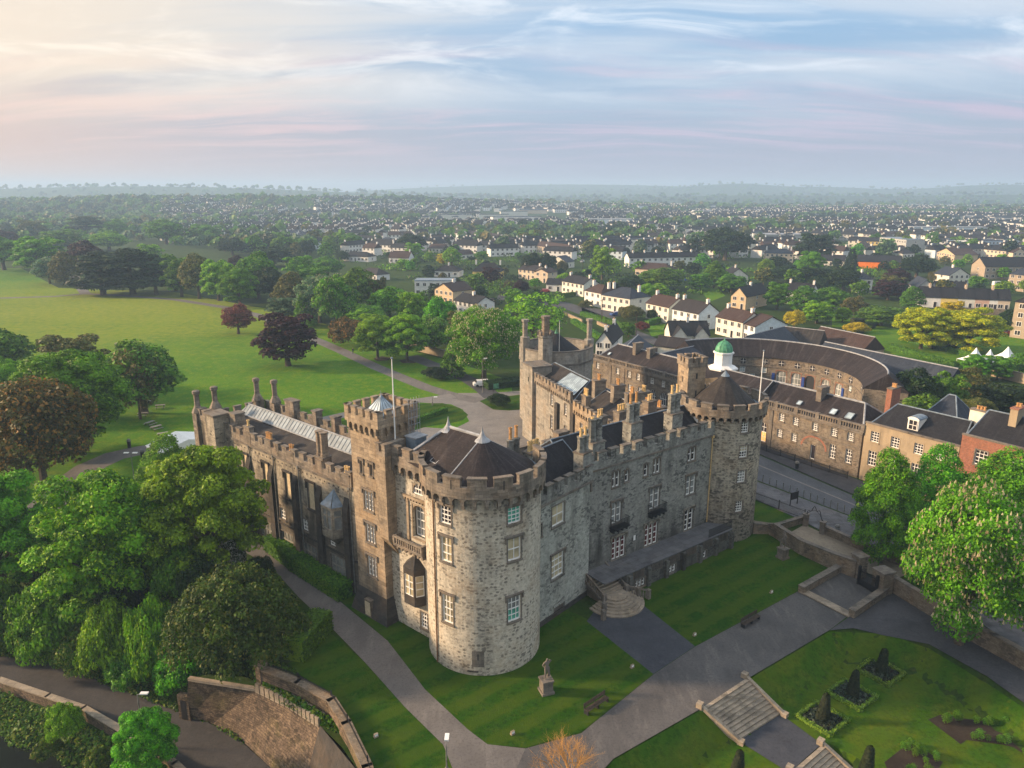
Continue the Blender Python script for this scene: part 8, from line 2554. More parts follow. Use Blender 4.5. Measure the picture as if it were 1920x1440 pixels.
for i in range(5):
 a, b = L[i], L[i + 1]
 l_ = math.hypot(b[0] - a[0], b[1] - a[1])
 mb.poly([(a[0], a[1] - 0.25, ZR), (b[0], b[1] - 0.25, ZR), (b[0], b[1], 0.02), (a[0], a[1], 0.02)], 0, [(i * 5, 0), (i * 5 + l_, 0), (i * 5 + l_, 8), (i * 5, 8)])
mb.build('retaining_face', M['retaining'], tw2)
q = G(490, 1262)
t = thing('wall_pillar', 'short stone pillar ending the upper retaining wall beside the yew', 'pillar', (q[0], q[1], -1.2))
mb = MB()
f_ = Fr((0, 0), (0.8, -0.6), 0)
mb.box(f_, -0.35, 0.35, -0.35, 0.35, -2, 2.0, 0)
mb.box(f_, -0.45, 0.45, -0.45, 0.45, 2.0, 2.2, 1)
mb.build('shaft', [M['retaining'], M['garden_wall']], t, origin=(0, 0, 0))
wall_run('low river wall with pale coping along the riverside road', [G(*p, ZR) for p in ((-300, 1240), (0, 1290), (93, 1322), (160, 1345), (247, 1396), (330, 1450), (420, 1535))], 0.5, 1.0, 'retaining', ZR, 'river_wall', 'steps')
# ------------------------------------------------------------------ statues
def statue(label, q, rz, kneel=False):
 t = thing('statue', label, 'statue', (q[0], q[1], 0), rz)
 t.scale = (0.92, 0.92, 0.95)
 mb = MB()
 f_ = Fr((0, 0), (1, 0), 0)
 mb.box(f_, -0.62, 0.62, -0.62, 0.62, -0.1, 0.25, 0)
 mb.box(f_, -0.5, 0.5, -0.5, 0.5, 0.25, 1.25, 0)
 mb.box(f_, -0.58, 0.58, -0.58, 0.58, 1.25, 1.4, 0)
 mb.build('plinth', M['trim'], t, origin=(0, 0, 0))
 # body: skin modifier grown on a posed skeleton
 J = {'pel': (0, 0, 1.0, .15), 'ab': (0.02, 0, 1.18, .125), 'chest': (0.05, 0, 1.42, .165), 'neck': (0.04, 0, 1.60, .07), 'head': (0.05, -0.03, 1.74, .105), 'top': (0.05, -0.02, 1.86, .07),
   'hl': (-0.1, 0, 0.92, .11), 'kl': (-0.12, -0.1, 0.52, .075), 'al': (-0.12, 0.0, 0.12, .05), 'fl': (-0.13, -0.16, 0.05, .045),
   'hr': (0.11, 0, 0.92, .11), 'kr': (0.17, -0.05, 0.52, .075), 'ar': (0.16, 0.12, 0.12, .05), 'fr': (0.2, -0.04, 0.05, .045),
   'sl': (-0.17, 0, 1.5, .075), 'el': (-0.34, 0.02, 1.26, .055), 'wl': (-0.2, -0.14, 1.12, .04), 'pl': (-0.13, -0.18, 1.1, .045),
   'sr': (0.24, 0, 1.5, .075), 'er': (0.38, -0.08, 1.62, .055), 'wr': (0.2, -0.16, 1.78, .04), 'pr': (0.13, -0.14, 1.8, .045),
   'dr1': (0.26, 0.12, 0.95, .09), 'dr2': (0.3, 0.14, 0.5, .08), 'dr3': (0.3, 0.14, 0.05, .1)}
 E_ = [('pel', 'ab'), ('ab', 'chest'), ('chest', 'neck'), ('neck', 'head'), ('head', 'top'), ('pel', 'hl'), ('hl', 'kl'), ('kl', 'al'), ('al', 'fl'), ('pel', 'hr'), ('hr', 'kr'), ('kr', 'ar'), ('ar', 'fr'),
   ('chest', 'sl'), ('sl', 'el'), ('el', 'wl'), ('wl', 'pl'), ('chest', 'sr'), ('sr', 'er'), ('er', 'wr'), ('wr', 'pr'), ('pel', 'dr1'), ('dr1', 'dr2'), ('dr2', 'dr3')]
 ks = list(J)
 me = bpy.data.meshes.new('figure')
 me.from_pydata([J[k][:3] for k in ks], [(ks.index(a), ks.index(b)) for a, b in E_], [])
 me.materials.append(M['steps'])
 o = link_mesh(me, 'figure', t, (0, 0, 1.38))
 o.scale = (1.15, 1.15, 1.15)
 md = o.modifiers.new('skin', 'SKIN')
 for i, k in enumerate(ks):
  me.skin_vertices[0].data[i].radius = (J[k][3], J[k][3])
 me.skin_vertices[0].data[0].use_root = True
 sd = o.modifiers.new('sub', 'SUBSURF')
 sd.levels = sd.render_levels = 2
 return t
statue('pale stone statue with raised arm on a plinth before the great round tower', G(1024, 1297), R(20))
statue('dark weathered statue on a plinth on the lawn by the mottled tower', G(1467, 1046), R(120))
# ------------------------------------------------------------------ lamps, benches, tables, bins, tent
def lamp(label, q, z, h, heads=1, rz=0, group=None):
 t = thing('street_lamp', label, 'lamp', (q[0], q[1], z), rz, group)
 mb = MB()
 mb.tube([(0, 0, -0.2), (0, 0, h * 0.3), (0, 0, h)], [0.09, 0.06, 0.045], 8, 0)
 mb.lathe((0, 0), [(0.14, 0), (0.14, 0.6), (0.08, 0.7)], 8, 0)
 mb.build('post', M['pipegrey'], t, origin=(0, 0, 0))
 for k in range(heads):
  s = 1 if k == 0 else -1
  mb = MB()
  mb.tube([(0, 0, h - 0.05), (s * 0.35, 0, h + 0.12)], [0.035, 0.03], 6, 0)
  f_ = Fr((0, 0), (1, 0), 0)
  mb.box(f_, min(s * 0.3, s * 1.0), max(s * 0.3, s * 1.0), -0.16, 0.16, h + 0.08, h + 0.2, 1)
  mb.build('lamp_head', [M['pipegrey'], M['white']], t, origin=(0, 0, 0))
 return t
lamp('lamp post with white flat head beside the riverside road and bushy tree', G(272, 1400, ZR), ZR, 5.5)
lamp('lamp post at the lower picture edge beside the castle path', G(838, 1452), 0, 2.6, 1, R(90))
lamp('twin headed lamp post on the small lawn by the white marquee', G(252, 900), 0, 4.2, 2)
lamp('tall dark lamp post at the courtyard entrance beside the chestnut', G(905, 737), 0, 7.5, 1)
lamp('slim bollard light in the lawn by the courtyard path', G(811, 760), 0, 1.6, 1)
for x, y, lb in ((1500, 915, 'left'), (1540, 935, 'middle'), (1580, 953, 'right')):
 pass
def bench(label, a, b):
 fr0 = Fr(a, (b[0] - a[0], b[1] - a[1]))
 l_ = math.hypot(b[0] - a[0], b[1] - a[1])
 t = thing('park_bench', label, 'bench', (a[0], a[1], 0), math.atan2(fr0.e[1], fr0.e[0]))
 f_ = Fr((0, 0), (1, 0), 0)
 mb = MB()
 for i in range(4):
  mb.box(f_, 0, l_, -0.22 + i * 0.12, -0.12 + i * 0.12, 0.42, 0.46, 0)
 mb.build('seat', M['wood'], t, origin=(0, 0, 0))
 mb = MB()
 for z_ in (0.58, 0.72, 0.86):
  mb.box(f_, 0, l_, -0.27, -0.23, z_, z_ + 0.09, 0)
 mb.build('backrest', M['wood'], t, origin=(0, 0, 0))
 for u_ in (0.1, l_ / 2, l_ - 0.1):
  mb = MB()
  mb.box(f_, u_ - 0.04, u_ + 0.04, -0.26, 0.22, 0.0, 0.42, 0)
  mb.box(f_, u_ - 0.04, u_ + 0.04, -0.30, -0.24, 0.42, 0.95, 0)
  mb.build('leg', M['iron'], t, origin=(0, 0, 0))
bench('dark wooden bench on the walk edge of the lawn near the statue', G(1098, 1341), G(1138, 1314))
bench('dark wooden bench on the walk edge below the terrace lawn', G(1392, 1178), G(1422, 1160))
def picnic(label, q, rz):
 t = thing('picnic_table', label, 'table', (q[0], q[1], 0), rz, 'picnic tables on the grass by the marquee')
 f_ = Fr((0, 0), (1, 0), 0)
 mb = MB()
 for i in range(5):
  mb.box(f_, -0.9, 0.9, -0.36 + i * 0.15, -0.23 + i * 0.15, 0.72, 0.77, 0)
 mb.build('tabletop', M['woodgrey'], t, origin=(0, 0, 0))
 for s in (-1, 1):
  mb = MB()
  mb.box(f_, -0.9, 0.9, s * 0.75 - 0.13, s * 0.75 + 0.13, 0.42, 0.46, 0)
  mb.build('seat', M['woodgrey'], t, origin=(0, 0, 0))
  mb = MB()
  mb.tube([(s * 0.65, -0.7, 0), (s * 0.65, -0.2, 0.72)], [0.05, 0.05], 4, 0)
  mb.tube([(s * 0.65, 0.7, 0), (s * 0.65, 0.2, 0.72)], [0.05, 0.05], 4, 0)
  mb.tube([(s * 0.65, -0.78, 0.4), (s * 0.65, 0.78, 0.4)], [0.04, 0.04], 4, 0)
  mb.build('leg_frame', M['wood'], t, origin=(0, 0, 0))
for (x, y), rz, lb in zip(((301, 766), (282, 798), (294, 806), (268, 781), (306, 819), (280, 758), (356, 822)), (0.3, 1.2, 0.9, 0.2, 0.6, 0.1, 0.4),
       ('pale picnic table nearest the open lawn', 'picnic table behind a paired one on the grass', 'picnic table in front of its close neighbour', 'picnic table under the thin brown tree', 'picnic table next to the marquee roof', 'picnic table at the foot of the dark round tree', 'picnic table beside the gallery end turret')):
 picnic(lb, G(x, y), rz)
ql, qr = G(276, 858), G(322, 880)
t = thing('marquee', 'white marquee with ridged roof and clear front beside the maple', 'marquee', (*G(300, 868), 0), 0)
fr = Fr(G(278, 862), (G(306, 882)[0] - G(278, 862)[0], G(306, 882)[1] - G(278, 862)[1]))
l_ = 5.4
mb = MB()
if fr.n[1] > 0:
 fr.n = (-fr.n[0], -fr.n[1])
mb.box(fr, 0, l_, -9.5, 0, 0, 2.4, 0)
hip(mb, fr, -0.15, l_ + 0.15, -9.7, 0.15, 2.4, 3.7, 0, 0, 0, None)
mb.poly([fr.p(-0.15, 0.15, 2.4), fr.p(l_ + 0.15, 0.15, 2.4), fr.p(l_ + 0.15, -4.7, 3.72), fr.p(-0.15, -4.7, 3.72)], 0)
mb.build('canopy', [M['white']], t)
mb = MB()
for i in range(3):
 mb.box(fr, 0.3 + i * 1.7, 1.8 + i * 1.7, 0.01, 0.03, 0.1, 2.1, 0)
mb.build('window', M['glassgrey'], t)
def bin_(label, q, h=1.1, mat='iron', cat='bin'):
 t = thing('litter_bin', label, cat, (q[0], q[1], 0))
 mb = MB()
 mb.lathe((0, 0), [(0.26, 0), (0.3, h * 0.7), (0.3, h * 0.75)], 10, 0)
 mb.build('body', M[mat], t, origin=(0, 0, 0))
 mb = MB()
 mb.lathe((0, 0), [(0.33, h * 0.75), (0.33, h * 0.86), (0.2, h), (0, h)], 10, 0)
 mb.build('lid', M['pipegrey'], t, origin=(0, 0, 0))
bin_('dark litter bin beside the path, left of the marquee', G(243, 840), 1.6)
bin_('dark litter bin at the left corner of the marquee', G(268, 860), 1.6)
bin_('grey litter bin on the street pavement by the lane wall', (G(1569, 1000, 0.1)[0], G(1569, 1000, 0.1)[1]), 1.3, 'lead')
bin_('dark litter bin on the far pavement before the stables', (G(1494, 878, 0.12)[0], G(1494, 878, 0.12)[1]), 1.3)
# white peaked tents
for x, yb, yt, w_, lb in ((1825, 690, 652, 44, 'left white peaked tent, half hidden by green trees'), (1852, 688, 655, 34, 'middle white peaked tent'), (1885, 685, 650, 44, 'right and tallest white peaked tent')):
 q = G(x, yb)
 d = q[1] * _c + CAM_H * _s
 s = w_ / 2 / FPX * d
 h = CAM_H + q[1] * (-_s - (yt - 720) / FPX * _c) / (_c - (yt - 720) / FPX * _s)
 t = thing('peaked_tent', lb, 'tent', (q[0], q[1], 0), 0.4, 'white peaked tents')
 mb = MB()
 K = 4
 prof = [(1.0, 0.40), (0.55, 0.52), (0.27, 0.68), (0.10, 0.88), (0.02, 1.0)]
 mb.lathe((0, 0), [(s * 1.35 * r_, h * z_) for r_, z_ in prof] + [(0, h)], 4, 0, R(45))
 mb.build('canopy', M['white'], t, origin=(0, 0, 0))
 for k in range(4):
  mb = MB()
  a = R(45 + 90 * k)
  mb.tube([(s * 1.3 * math.cos(a), s * 1.3 * math.sin(a), 0), (s * 1.3 * math.cos(a), s * 1.3 * math.sin(a), h * 0.4)], [0.06, 0.06], 6, 0)
  mb.build('pole', M['white'], t, origin=(0, 0, 0))
# round fountain pool between the golden trees
q = G(1757, 637)
mb = MB()
mb.lathe((0, 0), [(4.2, 0), (4.2, 0.5), (3.8, 0.5), (3.8, 0.25), (0, 0.25)], 28, 0)
t = thing('garden_pool', 'round stone edged pool between the golden trees', 'pool', (q[0], q[1], 0))
mb.build('basin', M['steps'], t, origin=(0, 0, 0))
mb = MB()
mb.lathe((0, 0), [(3.79, 0.36), (0, 0.36)], 28, 0)
mb.build('water', M['skyglass'], t, origin=(0, 0, 0))
sheet('walled_garden_lawn', px([(1600, 640), (1650, 600), (1760, 590), (1900, 600), (1960, 660), (1930, 700), (1800, 690), (1700, 668)]), 0.02, M['park'])
sheet('upper_garden_lawn', px([(1668, 662), (1720, 655), (1780, 668), (1772, 686), (1720, 682)]), 0.03, M['park'])
sheet('villa_garden_lawn', px([(1560, 590), (1660, 592), (1640, 616), (1560, 612)]), 0.02, M['park'])
sheet('street_lawn', px([(1212, 612), (1262, 606), (1268, 618), (1222, 632)]), 0.03, M['park'])
sheet('green_lawn', px([(1310, 540), (1345, 538), (1360, 555), (1330, 566)]), 0.03, M['park'])
sheet('forecourt', px([(1090, 575), (1150, 582), (1168, 590), (1140, 600), (1092, 588)]), 0.03, M['tarmac'])
# ------------------------------------------------------------------ cars and people
def make_car(mat, van=False):
 t = thing('parked_car', 'car', 'car')
 L_, H_ = (5.0, 2.1) if van else (4.2, 1.45)
 prof = [(-L_ / 2, 0.3), (-L_ / 2, 0.85), (-L_ / 2 + 0.5, 0.95), (-L_ * 0.33, H_), (L_ * (0.30 if not van else 0.28), H_), (L_ * 0.36, 0.98), (L_ / 2 - 0.15, 0.85), (L_ / 2, 0.6), (L_ / 2, 0.3)] if not van else \
  [(-L_ / 2, 0.3), (-L_ / 2, 2.0), (-L_ / 2 + 0.2, H_), (L_ * 0.2, H_), (L_ * 0.34, 1.25), (L_ / 2 - 0.1, 1.05), (L_ / 2, 0.7), (L_ / 2, 0.3)]
 mb = MB()
 W = 0.85
 for s in (-1, 1):
  q = [(x, s * (W if z < 1.0 else W - 0.14), z) for x, z in prof]
  mb.poly(q if s < 0 else q[::-1], 0)
 for (x0, z0), (x1, z1) in zip(prof, prof[1:] + prof[:1]):
  w0, w1 = (W if z0 < 1.0 else W - 0.14), (W if z1 < 1.0 else W - 0.14)
  gl = 1 if (min(z0, z1) > 0.84 and max(z0, z1) > 1.2 and abs(z1 - z0) > 0.3) else 0
  mb.poly([(x0, -w0, z0), (x1, -w1, z1), (x1, w1, z1), (x0, w0, z0)], gl)
 mb.build('body', [mat, M['glassdark']], t, origin=(0, 0, 0))
 mb = MB()
 for s in (-1, 1):
  for x0, x1 in ((-L_ * 0.27, -0.05), (0.05, L_ * 0.24)):
   z1 = H_ - 0.15
   mb.poly([(x0, s * (W - 0.02), 0.98), (x1, s * (W - 0.02), 0.98), (x1 - 0.1 * (x1 > 0), s * (W - 0.12), z1), (x0 + 0.15 * (x0 < -0.5), s * (W - 0.12), z1)], 0)
 mb.build('side_window', M['glassdark'], t, origin=(0, 0, 0))
 for x in (-L_ * 0.31, L_ * 0.31):
  for s in (-1, 1):
   mb = MB()
   mb.tube([(x, s * (W - 0.18), 0.32), (x, s * (W + 0.02), 0.32)], [0.32, 0.32], 12, 0)
   mb.build('wheel', M['iron'], t, origin=(0, 0, 0))
 return t
paints = {k: plain('paint_' + k, c, 0.3, 0, 0.03, 1, 0.6) for k, c in dict(white=(0.7, 0.7, 0.7), blue=(0.03, 0.08, 0.25), red=(0.35, 0.03, 0.03), silver=(0.4, 0.41, 0.43), black=(0.03, 0.03, 0.035)).items()}
for x, y, rz, p_, lb, z in ((1155, 592, 0.4, 'blue', 'blue car parked in the forecourt of the navy roofed house', 0.03), (1022, 548, 0.2, 'red', 'red car in front of the low white house', 0), (1108, 482, 1.3, 'silver', 'silver car parked at the top of the side street', 0),
       (1086, 484, 1.2, 'white', 'white car parked on the left of the side street', 0), (1092, 492, 1.2, 'silver', 'pale car parked lower on the side street', 0), (1280, 528, 0.6, 'blue', 'dark blue car by the green behind the houses', 0),
       (1888, 536, 0.2, 'silver', 'silver car in the shop car park', 0), (1893, 545, 0.5, 'blue', 'dark blue car in the shop car park', 0), (1900, 528, 0.1, 'white', 'pale car in the shop car park behind the van', 0),
       (1893, 628, 0.1, 'red', 'red car at the right edge beside the town house', 0), (905, 724, 0.2, 'white', 'small white car at the courtyard entrance under the chestnut', 0)):
 c_ = make_car(paints[p_])
 tag(c_, lb, 'car')
 q = G(x, y)
 c_.location, c_.rotation_euler = (q[0], q[1], z), (0, 0, rz)
v_ = make_car(paints['white'], True)
v_.name = 'parked_van'
tag(v_, 'white van parked before the stone shop building', 'van')
q = G(1871, 536)
v_.location, v_.rotation_euler = (q[0], q[1], 0), (0, 0, 0.1)
def person(label, q, rz, top, trousers, z=0):
 t = thing('person', label, 'person', (q[0], q[1], z), rz)
 J = {'pel': (0, 0, 0.95, .14), 'ab': (0, 0, 1.12, .12), 'chest': (0, 0, 1.36, .15), 'neck': (0, 0, 1.52, .06), 'head': (0, -0.01, 1.65, .1), 'top': (0, 0, 1.75, .07),
   'hl': (-0.09, 0, 0.88, .1), 'kl': (-0.1, -0.12, 0.48, .07), 'al': (-0.1, 0.05, 0.09, .045), 'fl': (-0.1, -0.12, 0.04, .04), 'hr': (0.09, 0, 0.88, .1), 'kr': (0.1, 0.08, 0.48, .07), 'ar': (0.1, 0.25, 0.1, .045), 'fr': (0.1, 0.1, 0.04, .04),
   'sl': (-0.18, 0, 1.42, .065), 'el': (-0.24, 0.05, 1.15, .05), 'wl': (-0.24, -0.08, 0.92, .038), 'pl': (-0.24, -0.1, 0.84, .04), 'sr': (0.18, 0, 1.42, .065), 'er': (0.24, 0.0, 1.15, .05), 'wr': (0.24, -0.15, 0.95, .038), 'pr': (0.24, -0.19, 0.89, .04)}
 E_ = [('pel', 'ab'), ('ab', 'chest'), ('chest', 'neck'), ('neck', 'head'), ('head', 'top'), ('pel', 'hl'), ('hl', 'kl'), ('kl', 'al'), ('al', 'fl'), ('pel', 'hr'), ('hr', 'kr'), ('kr', 'ar'), ('ar', 'fr'),
   ('chest', 'sl'), ('sl', 'el'), ('el', 'wl'), ('wl', 'pl'), ('chest', 'sr'), ('sr', 'er'), ('er', 'wr'), ('wr', 'pr')]
 ks = list(J)
 me = bpy.data.meshes.new('body')
 me.from_pydata([J[k][:3] for k in ks], [(ks.index(a), ks.index(b)) for a, b in E_], [])
 m, n, b = material('person_clothes')
 zz = n('SeparateXYZ', {0: n('TexCoord').outputs['Object']}).outputs[2]
 col = n.mix(n.math('GREATER_THAN', zz, 0.98), trousers, top)
 col = n.mix(n.math('GREATER_THAN', zz, 1.52), col, (0.45, 0.28, 0.2))
 col = n.mix(n.math('GREATER_THAN', zz, 1.70), col, (0.05, 0.035, 0.02))
 setin(n, b, 'Base Color', col)
 setin(n, b, 'Roughness', 0.8)
 me.materials.append(m)
 o = link_mesh(me, 'body', t)
 o.modifiers.new('skin', 'SKIN')
 for i, k in enumerate(ks):
  me.skin_vertices[0].data[i].radius = (J[k][3], J[k][3])
 me.skin_vertices[0].data[0].use_root = True
 s_ = o.modifiers.new('sub', 'SUBSURF')
 s_.levels = s_.render_levels = 2
 return t
person('person in dark clothes walking on the park path by the bronze shrub', G(662, 664), 0.9, (0.03, 0.03, 0.04), (0.02, 0.02, 0.03))
person('person in a bright yellow safety jacket on the street beside the limes', G(1606, 962, 0.1), 2.0, (0.55, 0.75, 0.05), (0.03, 0.03, 0.05), 0.1)
# low bollards between street and pavement
for i in range(14):
 t_ = i / 13
 q = G(1430 + 165 * t_, 903 + 63 * t_, 0.1)
 mb = MB()
 mb.lathe((0, 0), [(0.07, 0), (0.07, 0.95), (0.1, 1.0), (0.07, 1.08), (0, 1.1)], 8, 0)
 o = mb.build('bollard', M['pipegrey'], None, origin=(q[0], q[1], 0.1)) if i == 0 else b0.copy()
 if i == 0:
  b0 = o
  for v in o.data.vertices:
   v.co.x += q[0]
   v.co.y += q[1]
   v.co.z += 0.1
 else:
  COL.objects.link(o)
  o.location = (q[0], q[1], 0.1)
 tag(o, 'slim grey bollard in the row along the street pavement', 'bollard', 'bollards along the street pavement')
# small things on the lawns and roads
for x, y, lb in ((1185, 1252, 'floodlight box in the lawn left of the dark drive'), (1302, 1192, 'floodlight box at the lower corner of the terrace lawn'), (1446, 1112, 'floodlight box on the terrace lawn near the gate court'), (961, 1377, 'floodlight box in the lawn below the great round tower'), (705, 1382, 'floodlight box in the riverside lawn')):
 q = G(x, y)
 t = thing('floodlight', lb, 'floodlight', (q[0], q[1], 0), 0.6)
 mb = MB()
 f_ = Fr((0, 0), (1, 0), 0)
 mb.box(f_, -0.18, 0.18, -0.12, 0.12, 0.0, 0.12, 0)
 mb.box(f_, -0.16, 0.16, -0.06, 0.10, 0.12, 0.34, 0)
 mb.build('housing', M['steps'], t, origin=(0, 0, 0))
 mb = MB()
 mb.box(f_, -0.13, 0.13, 0.101, 0.11, 0.15, 0.31, 0)
 mb.build('lens', M['white'], t, origin=(0, 0, 0))
q = G(38, 1222, ZR + 0.5)
t = thing('road_sign', 'orange diamond warning sign on the verge of the riverside road', 'sign', (q[0], q[1], ZR + 0.2), 0.2)
mb = MB()
mb.tube([(0, 0, 0), (0, 0, 1.4)], [0.04, 0.04], 6)
mb.build('post', M['pipegrey'], t, origin=(0, 0, 0))
mb = MB()
for s_, y_ in ((0.42, -0.05), (0.42, -0.02)):
 mb.poly([(0, y_, 1.5 - s_), (s_, y_, 1.5), (0, y_, 1.5 + s_), (-s_, y_, 1.5)], 0)
mb.build('plate', HW['orange'], t, origin=(0, 0, 0))
t = thing('covered_skip', 'blue plastic sheet bundle at the foot of the gallery wing', 'bundle', (*G(648, 1082), 0), 0.6)
mb = MB()
mb.lathe((0, 0), [(0.75, 0), (0.7, 0.45), (0.35, 0.75), (0, 0.8)], 9, 0)
mb.build('sheet', HW['navy'], t, origin=(0, 0, 0))
t.name = 'plastic_bundle'
# information board and sign boards by the street
q = G(903, 735)
for x, y, lb, z in ((1488, 946, 'dark fingerpost sign on the street pavement by the railing', 0.1), (930, 735, 'green information board beside the courtyard lamp post', 0.0)):
 q = G(x, y, z)
 t = thing('sign_board', lb, 'sign', (q[0], q[1], z), 0.5)
 f_ = Fr((0, 0), (1, 0), 0)
 mb = MB()
 for u_ in (-0.7, 0.7):
  mb.box(f_, u_ - 0.05, u_ + 0.05, -0.05, 0.05, -0.1, 1.9, 0)
 mb.build('post', M['iron'], t, origin=(0, 0, 0))
 mb = MB()
 mb.box(f_, -0.64, 0.64, -0.03, 0.03, 0.8, 1.85, 0)
 mb.build('board', M['iron'] if z else M['copper'], t, origin=(0, 0, 0))
for k, (x, y, h_, lb) in enumerate(((1128, 606, 8, 'wooden utility pole beside the street wall of the navy roofed house'), (1192, 640, 8, 'wooden utility pole at the corner of the street lawn'), (1433, 500, 9, 'wooden utility pole below the pink dormer house'), (1439, 528, 8, 'shorter wooden utility pole by the grey sheds'), (1092, 505, 8, 'lamp pole on the side street of parked cars'), (938, 556, 8, 'utility pole by the street corner, left of the low white house'))):
 q = G(x, y)
 t = thing('utility_pole', lb, 'pole', (q[0], q[1], 0), 0.4)
 mb = MB()
 mb.tube([(0, 0, -0.3), (0, 0, h_)], [0.14, 0.10], 7, 0)
 mb.build('post', M['wood'], t, origin=(0, 0, 0))
 mb = MB()
 mb.tube([(-0.9, 0, h_ - 0.5), (0.9, 0, h_ - 0.5)], [0.06, 0.06], 5, 0)
 mb.build('crossarm', M['wood'], t, origin=(0, 0, 0))
# bare twiggy bush at the bottom of the picture
q = G(1062, 1500)
t = thing('bare_tree', 'leafless tree with orange brown twigs rising at the bottom of the picture', 'tree', (q[0], q[1], -0.1))
rs = np.random.RandomState(31)
mb = MB()
mt = MB()
def branch(p, d, l, r, lv):
 e = p + d * l
 m_ = p + d * l * 0.5 + Vector(rs.normal(size=3)) * l * 0.06
 (mt if lv < 2 else mb).tube([p, m_, e], [r, r * 0.8, r * 0.55], 5 if lv < 2 else 3, 0, cap=False)
 if lv >= 5:
  return
 k = (6, 4, 4, 3, 3)[lv]
 for i in range(k):
  nd = (d + Vector(rs.normal(size=3)) * (0.55 if lv else 0.62)).normalized()
  nd.z = abs(nd.z) * 0.8 + 0.12
  nd.normalize()
  s_ = p.lerp(e, 0.45 + 0.55 * rs.random())
  branch(s_, nd, l * (0.66 + 0.2 * rs.random()), r * 0.52, lv + 1)
branch(Vector((0, 0, 0)), Vector((0, 0, 1)), 1.9, 0.13, 0)
mt.build('trunk', M['barkpale'], t, origin=(0, 0, 0))
mb.build('twigs', plain('orange_twig', (0.33, 0.17, 0.045), 0.8, 0, 0.3, 4), t, origin=(0, 0, 0))
# ------------------------------------------------------------------ the town running out to the hills
rs = np.random.RandomState(77)
def town_house(wall, roof, w, d, ev, rh, kind, ch, seed):
 mb = MB()
 fr = Fr((0, 0), (1, 0), 0)
 mb.box(fr, -w / 2, w / 2, -d / 2, d / 2, -1.5, ev, 0, bottom=False)
 if kind == 'x':
  for u_ in (-w / 2, w / 2):
   mb.poly([fr.p(u_, -d / 2, ev), fr.p(u_, d / 2, ev), fr.p(u_, 0, ev + rh - 0.1)], 0)
  hip(mb, fr, -w / 2 - 0.25, w / 2 + 0.25, -d / 2 - 0.3, d / 2 + 0.3, ev, ev + rh, 0.01, 0.01, 1, 1, rw=0.2)
 else:
  hip(mb, fr, -w / 2 - 0.3, w / 2 + 0.3, -d / 2 - 0.3, d / 2 + 0.3, ev, ev + rh, min(w, d) * 0.42, min(w, d) * 0.42, 1, 1, rw=0.2)
 for i in range(ch):
  u_ = (-w / 2 + 0.5) if i == 0 else w / 2 - 0.5
  mb.box(fr, u_ - 0.4, u_ + 0.4, -0.5, 0.5, ev + rh - 1.0, ev + rh + 1.0, 0)
 for s_ in (1, -1):
  f_ = Fr((0, s_ * d / 2), (1, 0), 0, (0, s_))
  st = 2 if ev > 4 else 1
  k = max(2, int(w / 3))
  for j in range(st):
   for i in range(k):
    u_ = -w / 2 + w * (i + 0.5) / k
    z_ = 0.95 + j * 2.7
    mb.box(f_, u_ - 0.6, u_ + 0.6, 0.005, 0.05, z_, z_ + 1.25, 2, bottom=False)
    mb.box(f_, u_ - 0.04, u_ + 0.04, 0.05, 0.07, z_, z_ + 1.25, 3, bottom=False)
 if seed % 3 == 0:
  f_ = Fr((w / 4, d / 2), (1, 0), 0, (0, 1))
  mb.box(f_, -1.6, 1.6, 0.01, 2.2, -1.0, 2.6, 0)
  mb.box(f_, -1.8, 1.8, 0.01, 2.4, 2.6, 2.8, 1)
 o = mb.build('town_house', [HW[wall], M[roof], M['glassdark'], M['white']])
 me = o.data
 bpy.data.objects.remove(o)
 A = (np.array(mb.v), mb.f, mb.m)
 return me, wall, roof, A
KH = [town_house(*a, i) for i, a in enumerate((
 ('white', 'slate_dark', 10, 7.5, 5.1, 2.8, 'x', 2), ('cream', 'slate_dark', 11, 8, 5.1, 3.0, 'x', 1), ('white', 'tile_dark', 14, 8, 5.1, 2.8, 'x', 2), ('white', 'tile_brown', 10, 8, 5.1, 3.0, 'x', 2),
 ('white', 'tile_dark', 9, 8.5, 3.0, 2.8, 'hip', 1), ('cream', 'tile_brown', 12, 8, 3.0, 2.8, 'x', 1), ('grey', 'slate_dark', 12, 8, 5.1, 2.8, 'x', 2), ('white', 'slate_dark', 20, 8, 5.1, 2.8, 'x', 2),
 ('ice', 'slate_dark', 10, 8, 5.1, 3.2, 'x', 1), ('white', 'slate_blue', 10, 8, 5.1, 2.6, 'hip', 1)))]
RN = {'slate_dark': 'near black slate', 'tile_dark': 'dark tiled', 'tile_brown': 'brown tiled', 'slate_blue': 'blue slate'}
def project(x, y, z=0.0):
 d = y * _c - (z - CAM_H) * _s
 u = y * _s + (z - CAM_H) * _c
 return 960 + FPX * x / d, 720 - FPX * u / d
def left_limit(py):
 T_ = ((380, 380), (395, 330), (410, 300), (440, 300), (465, 330), (480, 520), (500, 700), (520, 760), (600, 830))
 for (a, p), (b, q) in zip(T_, T_[1:]):
  if a <= py <= b:
   return p + (q - p) * (py - a) / (b - a)
 return 1e9 if py > 600 else 400
cells = {}
cand = []
